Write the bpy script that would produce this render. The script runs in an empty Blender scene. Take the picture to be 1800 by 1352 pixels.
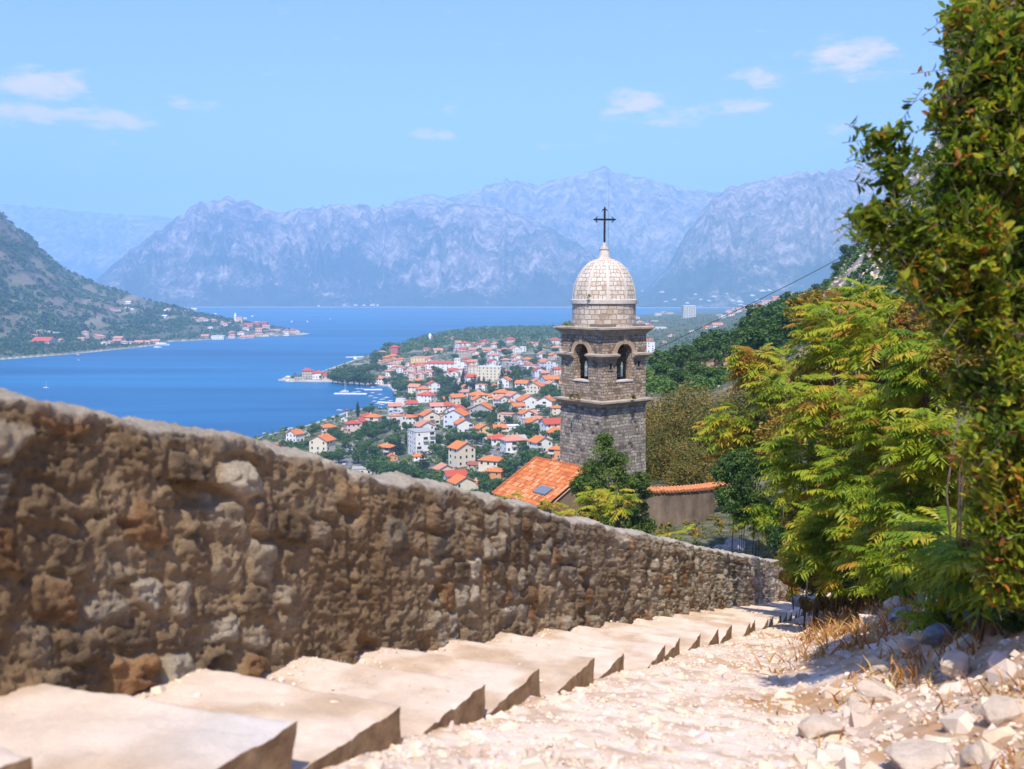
import bpy, bmesh, math, random
import numpy as np
from mathutils import Vector, Matrix
R = math.radians
scene = bpy.context.scene
col = scene.collection

# ------------------------------------------------------------------ camera, sky, sun, exposure
PITCH = R(5.35)
cam_d = bpy.data.cameras.new('camera'); cam = bpy.data.objects.new('camera', cam_d); col.objects.link(cam)
cam.location = (0, 0, 100); cam.rotation_euler = (R(90) - PITCH, 0, 0)
cam_d.sensor_width = 36; cam_d.lens = 35; cam_d.clip_start = 0.1; cam_d.clip_end = 40000
cam_d.dof.use_dof = True; cam_d.dof.focus_distance = 60; cam_d.dof.aperture_fstop = 2.6
scene.camera = cam
scene.view_settings.view_transform = 'Standard'; scene.view_settings.look = 'None'
scene.cycles.volume_bounces = 1
scene.view_settings.gamma = 1; scene.view_settings.exposure = 0.78

SUN_EL = R(57); SUN_H = Vector((-0.09, -0.996, 0)).normalized()       # horizontal direction towards the sun
sun_dir = Vector((SUN_H.x * math.cos(SUN_EL), SUN_H.y * math.cos(SUN_EL), math.sin(SUN_EL)))
sl = bpy.data.lights.new('sun', 'SUN'); sl.energy = 4.6; sl.angle = R(0.5); sl.color = (1, 0.94, 0.85)
so = bpy.data.objects.new('sun', sl); col.objects.link(so)
so.rotation_euler = (-sun_dir).to_track_quat('-Z', 'Y').to_euler(); so.location = (0, 0, 300)

world = bpy.data.worlds.new('World'); scene.world = world; world.use_nodes = True
wn = world.node_tree; wn.nodes.clear(); WL = wn.links
wout = wn.nodes.new('ShaderNodeOutputWorld'); wbg = wn.nodes.new('ShaderNodeBackground')
sky = wn.nodes.new('ShaderNodeTexSky'); sky.sky_type = 'NISHITA'; sky.sun_disc = False
sky.sun_elevation = SUN_EL; sky.sun_rotation = math.atan2(SUN_H.x, SUN_H.y)
sky.air_density = 1.3; sky.dust_density = 0.6; sky.ozone_density = 3.0; sky.altitude = 100
wbg.inputs['Strength'].default_value = 0.135
WL.new(wbg.outputs[0], wout.inputs[0])


# ------------------------------------------------------------------ camera geometry helpers
CP, SP, TP = math.cos(PITCH), math.sin(PITCH), math.tan(PITCH)
def drop(py, F):                     # metres below the eye of a point seen at image row py, F metres ahead
    k = (py - 676) / 1750
    return F * (TP + k) / (1 - k * TP)
def un(px, py, F):                   # the point F metres ahead seen at (px, py)
    D = drop(py, F); zc = F * CP + D * SP
    return np.array([(px - 900) / 1750 * zc, F, 100 - D])
def proj(p):
    D = 100 - p[2]; zc = p[1] * CP + D * SP
    return 900 + 1750 * p[0] / zc, 676 + 1750 * (D * CP - p[1] * SP) / zc

# clouds of the sky: soft noise patches at directions far away
def cloud_nodes():
    N = wn.nodes
    geo = N.new('ShaderNodeTexCoord')
    noise = N.new('ShaderNodeTexNoise'); noise.inputs['Scale'].default_value = 30; noise.inputs['Detail'].default_value = 8
    noise.inputs['Roughness'].default_value = 0.6
    mp = N.new('ShaderNodeMapping'); mp.inputs['Scale'].default_value = (1, 1, 2.6)
    WL.new(geo.outputs['Generated'], mp.inputs[0]); WL.new(mp.outputs[0], noise.inputs['Vector'])
    spots = [(70, 150, 95, 28), (30, 195, 90, 24), (170, 205, 110, 20), (345, 183, 48, 20), (750, 238, 48, 16), (1110, 180, 95, 24),
             (1200, 205, 130, 26), (1300, 185, 45, 16), (1500, 95, 85, 30), (1330, 135, 60, 20), (1540, 135, 70, 20), (1460, 228, 36, 16),
             (790, 190, 45, 14), (920, 215, 70, 16), (1440, 262, 80, 22), (185, 250, 30, 10), (640, 290, 90, 16), (1040, 250, 140, 22)]
    total = None
    for i, (px, py, w, h) in enumerate(spots):
        d = un(px, py, 1000) - np.array([0, 0, 100]); d /= np.linalg.norm(d)
        sub = N.new('ShaderNodeVectorMath'); sub.operation = 'SUBTRACT'; sub.inputs[1].default_value = d
        WL.new(geo.outputs['Generated'], sub.inputs[0])
        sc = N.new('ShaderNodeVectorMath'); sc.operation = 'MULTIPLY'; sc.inputs[1].default_value = (1750 / w, 1750 / w, 1750 / h)
        WL.new(sub.outputs[0], sc.inputs[0])
        ln = N.new('ShaderNodeVectorMath'); ln.operation = 'LENGTH'; WL.new(sc.outputs[0], ln.inputs[0])
        mr = N.new('ShaderNodeMapRange'); mr.interpolation_type = 'SMOOTHSTEP'
        mr.inputs[1].default_value = 1.5; mr.inputs[2].default_value = 0.1
        mr.inputs[4].default_value = [1, .9, .9, .5, .75, .8, .5, .8, .9, .65, .5, .5, .35, .35, .35, .35, .3, .3][i]
        WL.new(ln.outputs['Value'], mr.inputs[0])
        if total is None: total = mr.outputs[0]
        else:
            mx = N.new('ShaderNodeMath'); mx.operation = 'MAXIMUM'; WL.new(total, mx.inputs[0]); WL.new(mr.outputs[0], mx.inputs[1]); total = mx.outputs[0]
    na = N.new('ShaderNodeMath'); na.operation = 'MULTIPLY_ADD'; na.inputs[1].default_value = 2.3; na.inputs[2].default_value = -1.40; WL.new(noise.outputs['Fac'], na.inputs[0])
    mul = N.new('ShaderNodeMath'); mul.operation = 'ADD'; WL.new(total, mul.inputs[0]); WL.new(na.outputs[0], mul.inputs[1])
    mul2 = N.new('ShaderNodeMapRange'); mul2.interpolation_type = 'SMOOTHSTEP'; mul2.inputs[1].default_value = 0.0; mul2.inputs[2].default_value = 0.75; mul2.inputs[4].default_value = 0.8; WL.new(mul.outputs[0], mul2.inputs[0])
    tint = N.new('ShaderNodeMix'); tint.data_type = 'RGBA'; tint.blend_type = 'MULTIPLY'; tint.inputs['Factor'].default_value = 1
    WL.new(sky.outputs[0], tint.inputs['A']); tint.inputs['B'].default_value = SKY_TINT
    mix = N.new('ShaderNodeMix'); mix.data_type = 'RGBA'
    WL.new(mul2.outputs[0], mix.inputs['Factor']); WL.new(tint.outputs['Result'], mix.inputs['A']); mix.inputs['B'].default_value = CLOUD_COL
    WL.new(mix.outputs['Result'], wbg.inputs['Color'])
SKY_TINT = (0.74, 0.735, 1.07, 1); CLOUD_COL = (8.0, 5.3, 7.0, 1)
cloud_nodes()

# ------------------------------------------------------------------ numpy noise
def _hash(ix, iy, iz, seed):
    h = (ix * 374761393 + iy * 668265263 + iz * 1440662683 + seed * 974711) & 0x7fffffff
    h = ((h ^ (h >> 13)) * 1274126177) & 0x7fffffff
    h = ((h ^ (h >> 16)) * 1103515245) & 0x7fffffff
    return (h & 0xffff) / 65535.0
def vnoise(x, y, z=None, seed=0):
    x = np.asarray(x, float); y = np.asarray(y, float); z = np.zeros_like(x) if z is None else np.asarray(z, float)
    ix, iy, iz = np.floor(x).astype(np.int64), np.floor(y).astype(np.int64), np.floor(z).astype(np.int64)
    fx, fy, fz = x - ix, y - iy, z - iz
    fx, fy, fz = [f * f * (3 - 2 * f) for f in (fx, fy, fz)]
    def g(a, b, c): return _hash(ix + a, iy + b, iz + c, seed)
    l = lambda a, b, t: a + (b - a) * t
    return l(l(l(g(0,0,0), g(1,0,0), fx), l(g(0,1,0), g(1,1,0), fx), fy), l(l(g(0,0,1), g(1,0,1), fx), l(g(0,1,1), g(1,1,1), fx), fy), fz)
def fbm(x, y, z=None, oct=4, seed=0, ridged=False):
    s = 0; a = 0.5; f = 1.0
    for i in range(oct):
        n = vnoise(np.asarray(x) * f, np.asarray(y) * f, None if z is None else np.asarray(z) * f, seed + i * 17)
        if ridged: n = 1 - abs(2 * n - 1)
        s = s + a * n; a *= 0.5; f *= 2.03
    return s / (1 - 0.5 ** oct)
def sstep(a, b, x): t = np.clip((x - a) / (b - a), 0, 1); return t * t * (3 - 2 * t)

# ------------------------------------------------------------------ objects, labels, materials
def tag(o, label=None, cat=None, group=None, kind=None):
    if label: o['label'] = label
    if cat: o['category'] = cat
    if group: o['group'] = group
    if kind: o['kind'] = kind
    return o
def link(o, parent=None):
    col.objects.link(o)
    if parent is not None: o.parent = parent
    return o
def empty(name, loc, rz=0):
    o = bpy.data.objects.new(name, None); col.objects.link(o); o.location = loc; o.rotation_euler = (0, 0, rz); o.empty_display_size = 0.3
    return o
def mesh_np(name, V, F, mats, mi=None, smooth=False, vcol=None, fattr=None, uv=None):
    V = np.asarray(V, np.float32); me = bpy.data.meshes.new(name)
    if not isinstance(F, list): F = [F]
    F = [np.asarray(f, np.int32) for f in F if len(f)]
    loops = np.concatenate([f.ravel() for f in F]); sizes = np.concatenate([np.full(len(f), f.shape[1], np.int32) for f in F])
    me.vertices.add(len(V)); me.vertices.foreach_set('co', V.ravel())
    me.loops.add(len(loops)); me.loops.foreach_set('vertex_index', loops)
    me.polygons.add(len(sizes)); me.polygons.foreach_set('loop_start', np.concatenate([[0], np.cumsum(sizes)[:-1]]).astype(np.int32))
    if mi is not None: me.polygons.foreach_set('material_index', np.asarray(mi, np.int32))
    me.polygons.foreach_set('use_smooth', np.full(len(sizes), smooth, bool))
    for m in (mats if isinstance(mats, (list, tuple)) else [mats]): me.materials.append(m)
    if vcol is not None:
        a = me.color_attributes.new('tone', 'FLOAT_COLOR', 'POINT'); c = np.ones((len(V), 4), np.float32); c[:, :vcol.shape[1]] = vcol; a.data.foreach_set('color', c.ravel())
    if fattr is not None:
        a = me.attributes.new('tint', 'FLOAT', 'FACE'); a.data.foreach_set('value', np.asarray(fattr, np.float32))
    if uv is not None:
        l = me.uv_layers.new(name='UVMap'); l.data.foreach_set('uv', np.asarray(uv, np.float32).ravel())
    me.update(calc_edges=True); me.validate()
    return me
def obj(name, me, parent=None):
    return link(bpy.data.objects.new(name, me), parent)
def grid_faces(nr, nc):
    i = np.arange((nr - 1) * nc).reshape(nr - 1, nc)[:, :-1].ravel()
    return np.stack([i, i + 1, i + nc + 1, i + nc], 1)
class MB:
    """collects boxes, prisms and tubes for one mesh"""
    def __init__(s): s.V = []; s.F = []; s.M = []; s.UV = []
    def add(s, V, F, m=0):
        o = len(s.V); s.V += [tuple(v) for v in V]; s.F += [[o + i for i in f] for f in F]; s.M += [m] * len(F)
    def box(s, x0, x1, y0, y1, z0, z1, m=0):
        s.add([(x0,y0,z0),(x1,y0,z0),(x1,y1,z0),(x0,y1,z0),(x0,y0,z1),(x1,y0,z1),(x1,y1,z1),(x0,y1,z1)],
              [(3,2,1,0),(4,5,6,7),(0,1,5,4),(1,2,6,5),(2,3,7,6),(3,0,4,7)], m)
    def tube(s, pts, rad, n=6, m=0):
        pts = [Vector(p) for p in pts]; rad = rad if isinstance(rad, (list, tuple)) else [rad] * len(pts)
        o = len(s.V)
        for i, p in enumerate(pts):
            d = (pts[min(i + 1, len(pts) - 1)] - pts[max(i - 1, 0)]).normalized()
            a = d.orthogonal().normalized() if i == 0 else (a - d * a.dot(d)).normalized()
            b = d.cross(a)
            for k in range(n):
                t = 2 * math.pi * k / n; s.V.append(tuple(p + (a * math.cos(t) + b * math.sin(t)) * rad[i]))
        for i in range(len(pts) - 1):
            for k in range(n):
                s.F.append([o + i*n + k, o + i*n + (k+1) % n, o + (i+1)*n + (k+1) % n, o + (i+1)*n + k]); s.M.append(m)
        s.F.append([o + k for k in range(n)][::-1]); s.F.append([o + (len(pts)-1)*n + k for k in range(n)]); s.M += [m, m]
    def lathe(s, prof, n=32, m=0, c=(0, 0)):
        o = len(s.V)
        for r, z in prof:
            for k in range(n):
                t = 2 * math.pi * k / n; s.V.append((c[0] + r * math.cos(t), c[1] + r * math.sin(t), z))
        for i in range(len(prof) - 1):
            for k in range(n):
                s.F.append([o + i*n + k, o + i*n + (k+1) % n, o + (i+1)*n + (k+1) % n, o + (i+1)*n + k]); s.M.append(m)
        s.F.append([o + (len(prof)-1)*n + k for k in range(n)]); s.M.append(m)
    def mesh(s, name, mats, smooth=False):
        me = bpy.data.meshes.new(name); me.from_pydata(s.V, [], s.F)
        for m in (mats if isinstance(mats, (list, tuple)) else [mats]): me.materials.append(m)
        me.polygons.foreach_set('material_index', s.M)
        if smooth: me.polygons.foreach_set('use_smooth', [True] * len(s.F))
        me.update(); return me
    def build(s, name, mats, parent=None, smooth=False): return obj(name, s.mesh(name, mats, smooth), parent)

def new_mat(name):
    m = bpy.data.materials.new(name); m.use_nodes = True; nt = m.node_tree; nt.nodes.clear()
    out = nt.nodes.new('ShaderNodeOutputMaterial'); b = nt.nodes.new('ShaderNodeBsdfPrincipled'); nt.links.new(b.outputs[0], out.inputs[0])
    b.inputs['Roughness'].default_value = 0.85; b.inputs['Specular IOR Level'].default_value = 0.25
    return m, nt, b, out
def ramp(nt, fac, stops):
    r = nt.nodes.new('ShaderNodeValToRGB'); e = r.color_ramp.elements
    while len(e) < len(stops): e.new(0.5)
    for i, (p, c) in enumerate(stops): e[i].position = p; e[i].color = (*c, 1)
    nt.links.new(fac, r.inputs[0]); return r.outputs[0]
def noise_n(nt, scale, detail=4, rough=0.6, vec=None, dist=0):
    n = nt.nodes.new('ShaderNodeTexNoise'); n.inputs['Scale'].default_value = scale; n.inputs['Detail'].default_value = detail
    n.inputs['Roughness'].default_value = rough; n.inputs['Distortion'].default_value = dist
    if vec is not None: nt.links.new(vec, n.inputs['Vector'])
    return n
def objvec(nt, scale=(1, 1, 1)):
    t = nt.nodes.new('ShaderNodeTexCoord'); mp = nt.nodes.new('ShaderNodeMapping'); mp.inputs['Scale'].default_value = scale
    nt.links.new(t.outputs['Object'], mp.inputs[0]); return mp.outputs[0]
def mixc(nt, f, a, b, mode='MIX'):
    m = nt.nodes.new('ShaderNodeMix'); m.data_type = 'RGBA'; m.blend_type = mode
    for sck, v in (('Factor', f), ('A', a), ('B', b)):
        if isinstance(v, (int, float)): m.inputs[sck].default_value = v
        elif isinstance(v, tuple): m.inputs[sck].default_value = (*v, 1)
        else: nt.links.new(v, m.inputs[sck])
    return m.outputs['Result']
def maprange(nt, v, a, b, c=0, d=1):
    m = nt.nodes.new('ShaderNodeMapRange'); nt.links.new(v, m.inputs[0])
    for i, x in enumerate((a, b, c, d)): m.inputs[i + 1].default_value = x
    return m.outputs[0]
def bump(nt, b, h, strength=0.5, dist=0.05):
    n = nt.nodes.new('ShaderNodeBump'); n.inputs['Strength'].default_value = strength; n.inputs['Distance'].default_value = dist
    nt.links.new(h, n.inputs['Height']); nt.links.new(n.outputs[0], b.inputs['Normal'])
def mottled(name, c1, c2, scale=1.5, rough=0.85, bscale=None, bstr=0.4, bdist=0.03, c3=None):
    m, nt, b, _ = new_mat(name); v = objvec(nt); n = noise_n(nt, scale, 6, 0.65, v)
    st = [(0.3, c1), (0.7, c2)] if c3 is None else [(0.25, c1), (0.5, c2), (0.75, c3)]
    nt.links.new(ramp(nt, n.outputs['Fac'], st), b.inputs['Base Color']); b.inputs['Roughness'].default_value = rough
    if bscale: bump(nt, b, noise_n(nt, bscale, 6, 0.7, v).outputs['Fac'], bstr, bdist)
    return m
def plain(name, c, rough=0.6, metal=0):
    m, nt, b, _ = new_mat(name); v = objvec(nt); n = noise_n(nt, 2.5, 4, 0.6, v)
    nt.links.new(mixc(nt, maprange(nt, n.outputs['Fac'], 0.3, 0.7, 0.0, 0.25), c, tuple(x * 0.72 for x in c)), b.inputs['Base Color'])
    b.inputs['Roughness'].default_value = rough; b.inputs['Metallic'].default_value = metal; return m
def leafmat(name, stops, trans=0.35, rough=0.5):
    m, nt, b, out = new_mat(name)
    a = nt.nodes.new('ShaderNodeAttribute'); a.attribute_name = 'tint'
    oi = nt.nodes.new('ShaderNodeObjectInfo')
    ad = nt.nodes.new('ShaderNodeMath'); ad.operation = 'MULTIPLY_ADD'; ad.inputs[1].default_value = 0.22
    nt.links.new(oi.outputs['Random'], ad.inputs[0])
    sb = nt.nodes.new('ShaderNodeMath'); sb.operation = 'SUBTRACT'; sb.inputs[1].default_value = 0.11; nt.links.new(a.outputs['Fac'], sb.inputs[0])
    nt.links.new(sb.outputs[0], ad.inputs[2])
    c = ramp(nt, ad.outputs[0], stops); nt.links.new(c, b.inputs['Base Color']); b.inputs['Roughness'].default_value = rough
    t = nt.nodes.new('ShaderNodeBsdfTranslucent'); nt.links.new(c, t.inputs['Color'])
    mx = nt.nodes.new('ShaderNodeMixShader'); mx.inputs[0].default_value = trans
    nt.links.new(b.outputs[0], mx.inputs[1]); nt.links.new(t.outputs[0], mx.inputs[2]); nt.links.new(mx.outputs[0], out.inputs[0])
    return m

# ------------------------------------------------------------------ the lie of the land
PD = np.array([0.3697, 0.9292]); PR = np.array([0.9292, -0.3697])          # along the stair and to its right
R_EDGE, R_WALL = -2.26, -3.46
def sr(x, y): return x * PD[0] + y * PD[1], x * PR[0] + y * PR[1]
def xy(s, r): return s * PD[0] + r * PR[0], s * PD[1] + r * PR[1]
def lipz(s): return 100 - (0.826 + 0.2814 * np.where(s < 33, s, 33 + (s - 33) * 0.45))
def bank_edge(s): return np.interp(s, [-5, 0, 4, 6, 7.5, 10, 11, 16.5, 26, 34, 50], [2.2, 1.4, 0.4, -0.2, -0.6, -1.15, -1.25, -1.6, -1.9, -2.1, -2.1])
def G(x, y):                                                                # ground near the stair
    s, r = sr(x, y); z = lipz(s) - 0.2
    e = bank_edge(s); t = np.maximum(r - e, 0)
    kb = 1 - 0.72 * sstep(30, 46, s)
    z = z + kb * (0.46 * np.minimum(t, 1) + 0.75 * np.clip(t - 1, 0, 1) + 0.38 * np.clip(t - 2, 0, 4) + 0.25 * np.maximum(t - 6, 0))
    t2 = np.maximum(-3.9 - r, 0)
    z = z - np.where(r < -3.9, np.minimum(1.0, t2) + 0.42 * t2, 0) * (1 - 0.9 * sstep(29, 36, s))
    return z
def cols(tab):
    k = sorted(tab)
    def f(u, Y):
        Z = np.stack([np.interp(Y, [a for a, _ in tab[p]], [b for _, b in tab[p]]) for p in k])
        us = np.array([(p - 900) / 1750 for p in k]); i = np.clip(np.searchsorted(us, u) - 1, 0, len(k) - 2)
        t = np.clip((u - us[i]) / (us[i + 1] - us[i]), 0, 1); idx = np.arange(len(u))
        return Z[i, idx] * (1 - t) + Z[i + 1, idx] * t
    return f
main_h = cols({
    -1500: [(60, 60), (250, 12), (450, 5), (3000, 5)], 0: [(60, 66), (250, 16), (450, 5), (3000, 5)],
    420: [(60, 70), (250, 18), (450, 7), (700, 5), (3000, 5)], 540: [(60, 73), (250, 25), (400, 12), (700, 5), (3000, 4)],
    620: [(60, 75), (200, 36), (350, 17), (500, 9), (800, 4), (3000, 3)],
    700: [(60, 76), (150, 50), (300, 26), (450, 12), (700, 7), (950, 4), (1150, 4), (1500, 9), (1800, 6), (3000, 4)],
    760: [(60, 78), (150, 52), (300, 28), (450, 15), (700, 10), (1000, 7), (1500, 13), (2100, 8), (3000, 5)],
    860: [(60, 80), (150, 55), (300, 29), (420, 17), (700, 14), (1000, 13), (1500, 18), (2100, 18), (2500, 6), (4000, 6)],
    985: [(60, 85), (150, 62), (300, 36), (450, 24), (700, 22), (1000, 20), (1500, 22), (2100, 18), (2700, 6), (6000, 6)],
    1140: [(60, 88), (120, 87), (200, 84), (260, 77), (320, 66), (450, 36), (700, 29), (1000, 27), (1500, 28), (2500, 26), (3500, 16), (4100, 6), (6000, 4)],
    1250: [(60, 88), (120, 87), (200, 85), (300, 82), (400, 78), (480, 70), (700, 45), (1000, 36), (1500, 33), (2500, 36), (3500, 22), (4500, 6), (6000, 4)],
    1340: [(60, 89), (120, 89), (200, 90), (300, 89), (400, 85), (500, 79), (700, 68), (1000, 58), (1700, 60), (2300, 75), (3000, 40), (4600, 6), (6000, 4)],
    1420: [(60, 91), (120, 92), (200, 94), (300, 95), (420, 93), (600, 88), (800, 84), (1500, 88), (2300, 92), (3200, 50), (4600, 6), (6000, 4)],
    1480: [(60, 92), (120, 96), (200, 101), (300, 107), (450, 112), (600, 108), (1500, 95), (2300, 95), (3200, 50), (4600, 6), (6000, 4)],
    1560: [(60, 94), (120, 101), (200, 110), (300, 125), (450, 146), (600, 140), (1500, 120), (3200, 60), (4800, 6), (6000, 4)],
    1640: [(60, 96), (120, 106), (300, 146), (520, 178), (800, 190), (2000, 180), (4000, 80), (5000, 6), (6000, 4)],
    1800: [(60, 100), (120, 116), (300, 172), (600, 260), (1000, 330), (2000, 380), (4000, 200), (5200, 6), (6000, 4)],
    2600: [(60, 115), (300, 240), (1000, 500), (3000, 700), (5000, 300), (6000, 60)]})
left_h = cols({
    -1500: [(900, 3), (1300, 90), (2000, 420), (2600, 700), (4400, 200)], -300: [(1300, 2), (1700, 70), (2200, 300), (2600, 520), (4200, 60)],
    0: [(1458, 2), (1700, 20), (2200, 165), (2600, 338), (3400, 100), (4000, 5)], 60: [(1500, 2), (1760, 18), (2300, 130), (2700, 248), (3400, 70), (4000, 4)],
    130: [(1590, 2), (1900, 18), (2400, 84), (2800, 143), (3600, 20)], 200: [(1700, 2), (1950, 12), (2400, 52), (2800, 92), (3600, 10)],
    280: [(1880, 2), (2000, 4), (2300, 24), (2750, 60), (3500, 5)], 380: [(2060, 2), (2200, 6), (2700, 30), (3300, 3)],
    460: [(2200, 1.5), (2350, 4), (2600, 9), (3000, 2)], 545: [(2290, 1.2), (2380, 1.2), (2600, 1)]})
main_poly = [un(px, py, 100 * 1750 / (py - 512))[:2] for px, py in
    [(-1200, 900), (-300, 830), (0, 815), (200, 805), (420, 782), (470, 767), (540, 750), (560, 743), (600, 729), (640, 719), (668, 721), (688, 723),
     (703, 714), (712, 697), (703, 686), (690, 680), (660, 675), (590, 671), (505, 671), (493, 667), (505, 662), (560, 655), (600, 641), (625, 632),
     (652, 624), (690, 609), (740, 594), (790, 585), (870, 577), (985, 574), (1060, 566), (1120, 555), (1160, 549), (1300, 546), (1500, 545), (2600, 546)]]
main_poly = np.array(list(main_poly) + [(9000, 5000), (9000, -2500), (-6000, -2500)])
left_poly = np.array([un(px, py, 100 * 1750 / (py - 512))[:2] for px, py in
    [(-900, 690), (-200, 640), (0, 632), (130, 622), (265, 608), (300, 600), (330, 599), (450, 592), (500, 590), (535, 588), (545, 586)]] +
    [((px - 900) / 1750 * Y, Y) for px, Y in [(535, 2380), (500, 2600), (430, 3000), (340, 3500), (200, 3900), (0, 4200), (-1500, 4600)]])
def sdist(P, poly):
    d = np.full(len(P), 1e18); ins = np.zeros(len(P), bool)
    for i in range(len(poly)):
        a, b = poly[i], poly[(i + 1) % len(poly)]; e = b - a; w = P - a
        t = np.clip((w @ e) / (e @ e), 0, 1); q = w - t[:, None] * e; d = np.minimum(d, (q * q).sum(1))
        c = ((a[1] > P[:, 1]) != (b[1] > P[:, 1])); xx = a[0] + (P[:, 1] - a[1]) / (b[1] - a[1] + 1e-12) * e[0]; ins ^= c & (P[:, 0] < xx)
    return np.where(ins, 1, -1) * np.sqrt(d)
# far ranges: skyline as seen, the distance of the crest and of the foot
RANGES = [  # (skyline points, crest distance, foot distance, seed)
    ([(-300, 545), (120, 545), (165, 498), (230, 440), (300, 396), (350, 360), (400, 349), (450, 353), (490, 371), (560, 366), (640, 363), (720, 362), (800, 360),
      (870, 364), (930, 380), (1000, 420), (1060, 462), (1110, 500), (1170, 548), (3000, 560)], 7700, 6250, 3),
    ([(-300, 560), (600, 560), (640, 420), (700, 352), (745, 342), (790, 352), (850, 331), (890, 315), (940, 326), (1000, 310), (1060, 292), (1110, 313), (1160, 321),
      (1220, 334), (1300, 345), (1400, 360), (2400, 420)], 10200, 8200, 11),
    ([(-300, 560), (1080, 560), (1120, 520), (1170, 470), (1230, 370), (1270, 333), (1300, 326), (1350, 313), (1400, 306), (1450, 299), (1500, 291), (1560, 281), (1640, 272),
      (1800, 255), (2600, 250)], 7600, 6000, 23),
    ([(-2500, 250), (-400, 330), (-100, 352), (60, 362), (150, 372), (280, 378), (400, 390), (700, 450), (900, 560), (3000, 560)], 13600, 11200, 31)]
def MT(x, y, rough=True):
    u = x / np.maximum(y, 1); px = 900 + 1750 * u; z = np.full(x.shape, -8.0)
    for pts, YR, YF, sd in RANGES:
        py = np.interp(px, [p[0] for p in pts], [p[1] for p in pts]); zr = 100 - drop(py, YR)
        t = np.clip((y - YF) / (YR - YF), -0.05, 1.6)
        k = np.where(t < 1, np.clip(t, 0, 1) ** 0.85, 1 - 0.45 * (t - 1))
        h = zr * k
        if rough:
            s = 1 / 900.0; n = fbm(x * s + sd, y * s * 0.6, None, 6, sd, True) - 0.62; n2 = fbm(x * s * 4.3, y * s * 2.6 + sd, None, 5, sd + 5, True) - 0.6
            env = np.clip(t * 5, 0, 1) * np.where(t < 1, 0.25 + 3.0 * np.clip(t, 0, 1) * (1 - np.clip(t, 0, 1)), 0.25)
            ng = fbm(px / 17 + n * 2.4, y / 3200, None, 5, sd + 9, True) - 0.62; h = h + env * (250 * n + 120 * n2 + 260 * ng) * np.clip(zr / 500, 0, 1)
        h = np.where((zr < 6) | (t < 0), -8, np.maximum(h, 1.2)); z = np.maximum(z, h)
    return z
def T(x, y, fine=True):
    x = np.atleast_1d(np.asarray(x, float)).ravel(); y = np.atleast_1d(np.asarray(y, float)).ravel(); z = np.full(x.shape, -7.0)
    P = np.stack([x, y], 1); u = x / np.maximum(y, 60); Yc = np.maximum(y, 60)
    sm, sl_ = sdist(P, main_poly), sdist(P, left_poly)
    hm = main_h(u, Yc)
    n = fbm(x / 45.0, y / 45.0, None, 4, 5) - 0.5; px = 900 + 1750 * u
    hm = hm + n * 7 * sstep(1180, 1500, px) * sstep(90, 260, y) + (fbm(x / 9.0, y / 9.0, None, 3, 9) - 0.5) * 2.2 * sstep(1150, 1350, px) * sstep(60, 120, y) * (y < 900)
    z = np.where(sm > 0, np.minimum(hm, 1.0 + 0.12 * np.clip(sm, 0, 60) + 0.6 * np.maximum(sm - 60, 0)), np.maximum(-7, 0.5 * sm))
    hl = left_h(u, Yc); nl = fbm(x / 260.0, y / 260.0, None, 5, 41, True) - 0.6
    hl = hl + nl * np.clip((hl - 12) / 60, 0, 1) * 55
    z = np.where(sl_ > 0, np.minimum(np.maximum(hl, 1), 1.0 + 0.55 * sl_), np.maximum(z, np.maximum(-7, 0.5 * sl_)))
    g = G(x, y); w = sstep(40, 60, y); near = y < 60
    z = np.where(near, g * (1 - w) + np.where(sm > 0, hm, -7) * w, z)
    return z
def TM(x, y):
    z = T(x, y); far = y > 5600
    if far.any(): z[far] = np.maximum(z[far], MT(x[far], y[far]))
    return z
_ray = np.concatenate([np.geomspace(3, 90, 300), np.geomspace(90, 5600, 1500), np.geomspace(5600, 13000, 500)])
def at(px, py, zmin=0.0):
    """where the ray through (px, py) meets the ground or the sea"""
    d = un(px, py, 1.0) - np.array([0, 0, 100.0]); x, y, z = d[0] * _ray, _ray, 100 + d[2] * _ray
    g = np.maximum(TM(x, y), zmin); i = int(np.argmax(z < g))
    if i == 0: i = len(_ray) - 1
    a, b = _ray[i - 1], _ray[i]
    for _ in range(12):
        m = 0.5 * (a + b); gm = max(float(TM(np.array([d[0] * m]), np.array([m]))[0]), zmin)
        if 100 + d[2] * m < gm: b = m
        else: a = m
    return np.array([d[0] * b, b, max(float(TM(np.array([d[0] * b]), np.array([b]))[0]), zmin)])

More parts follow.
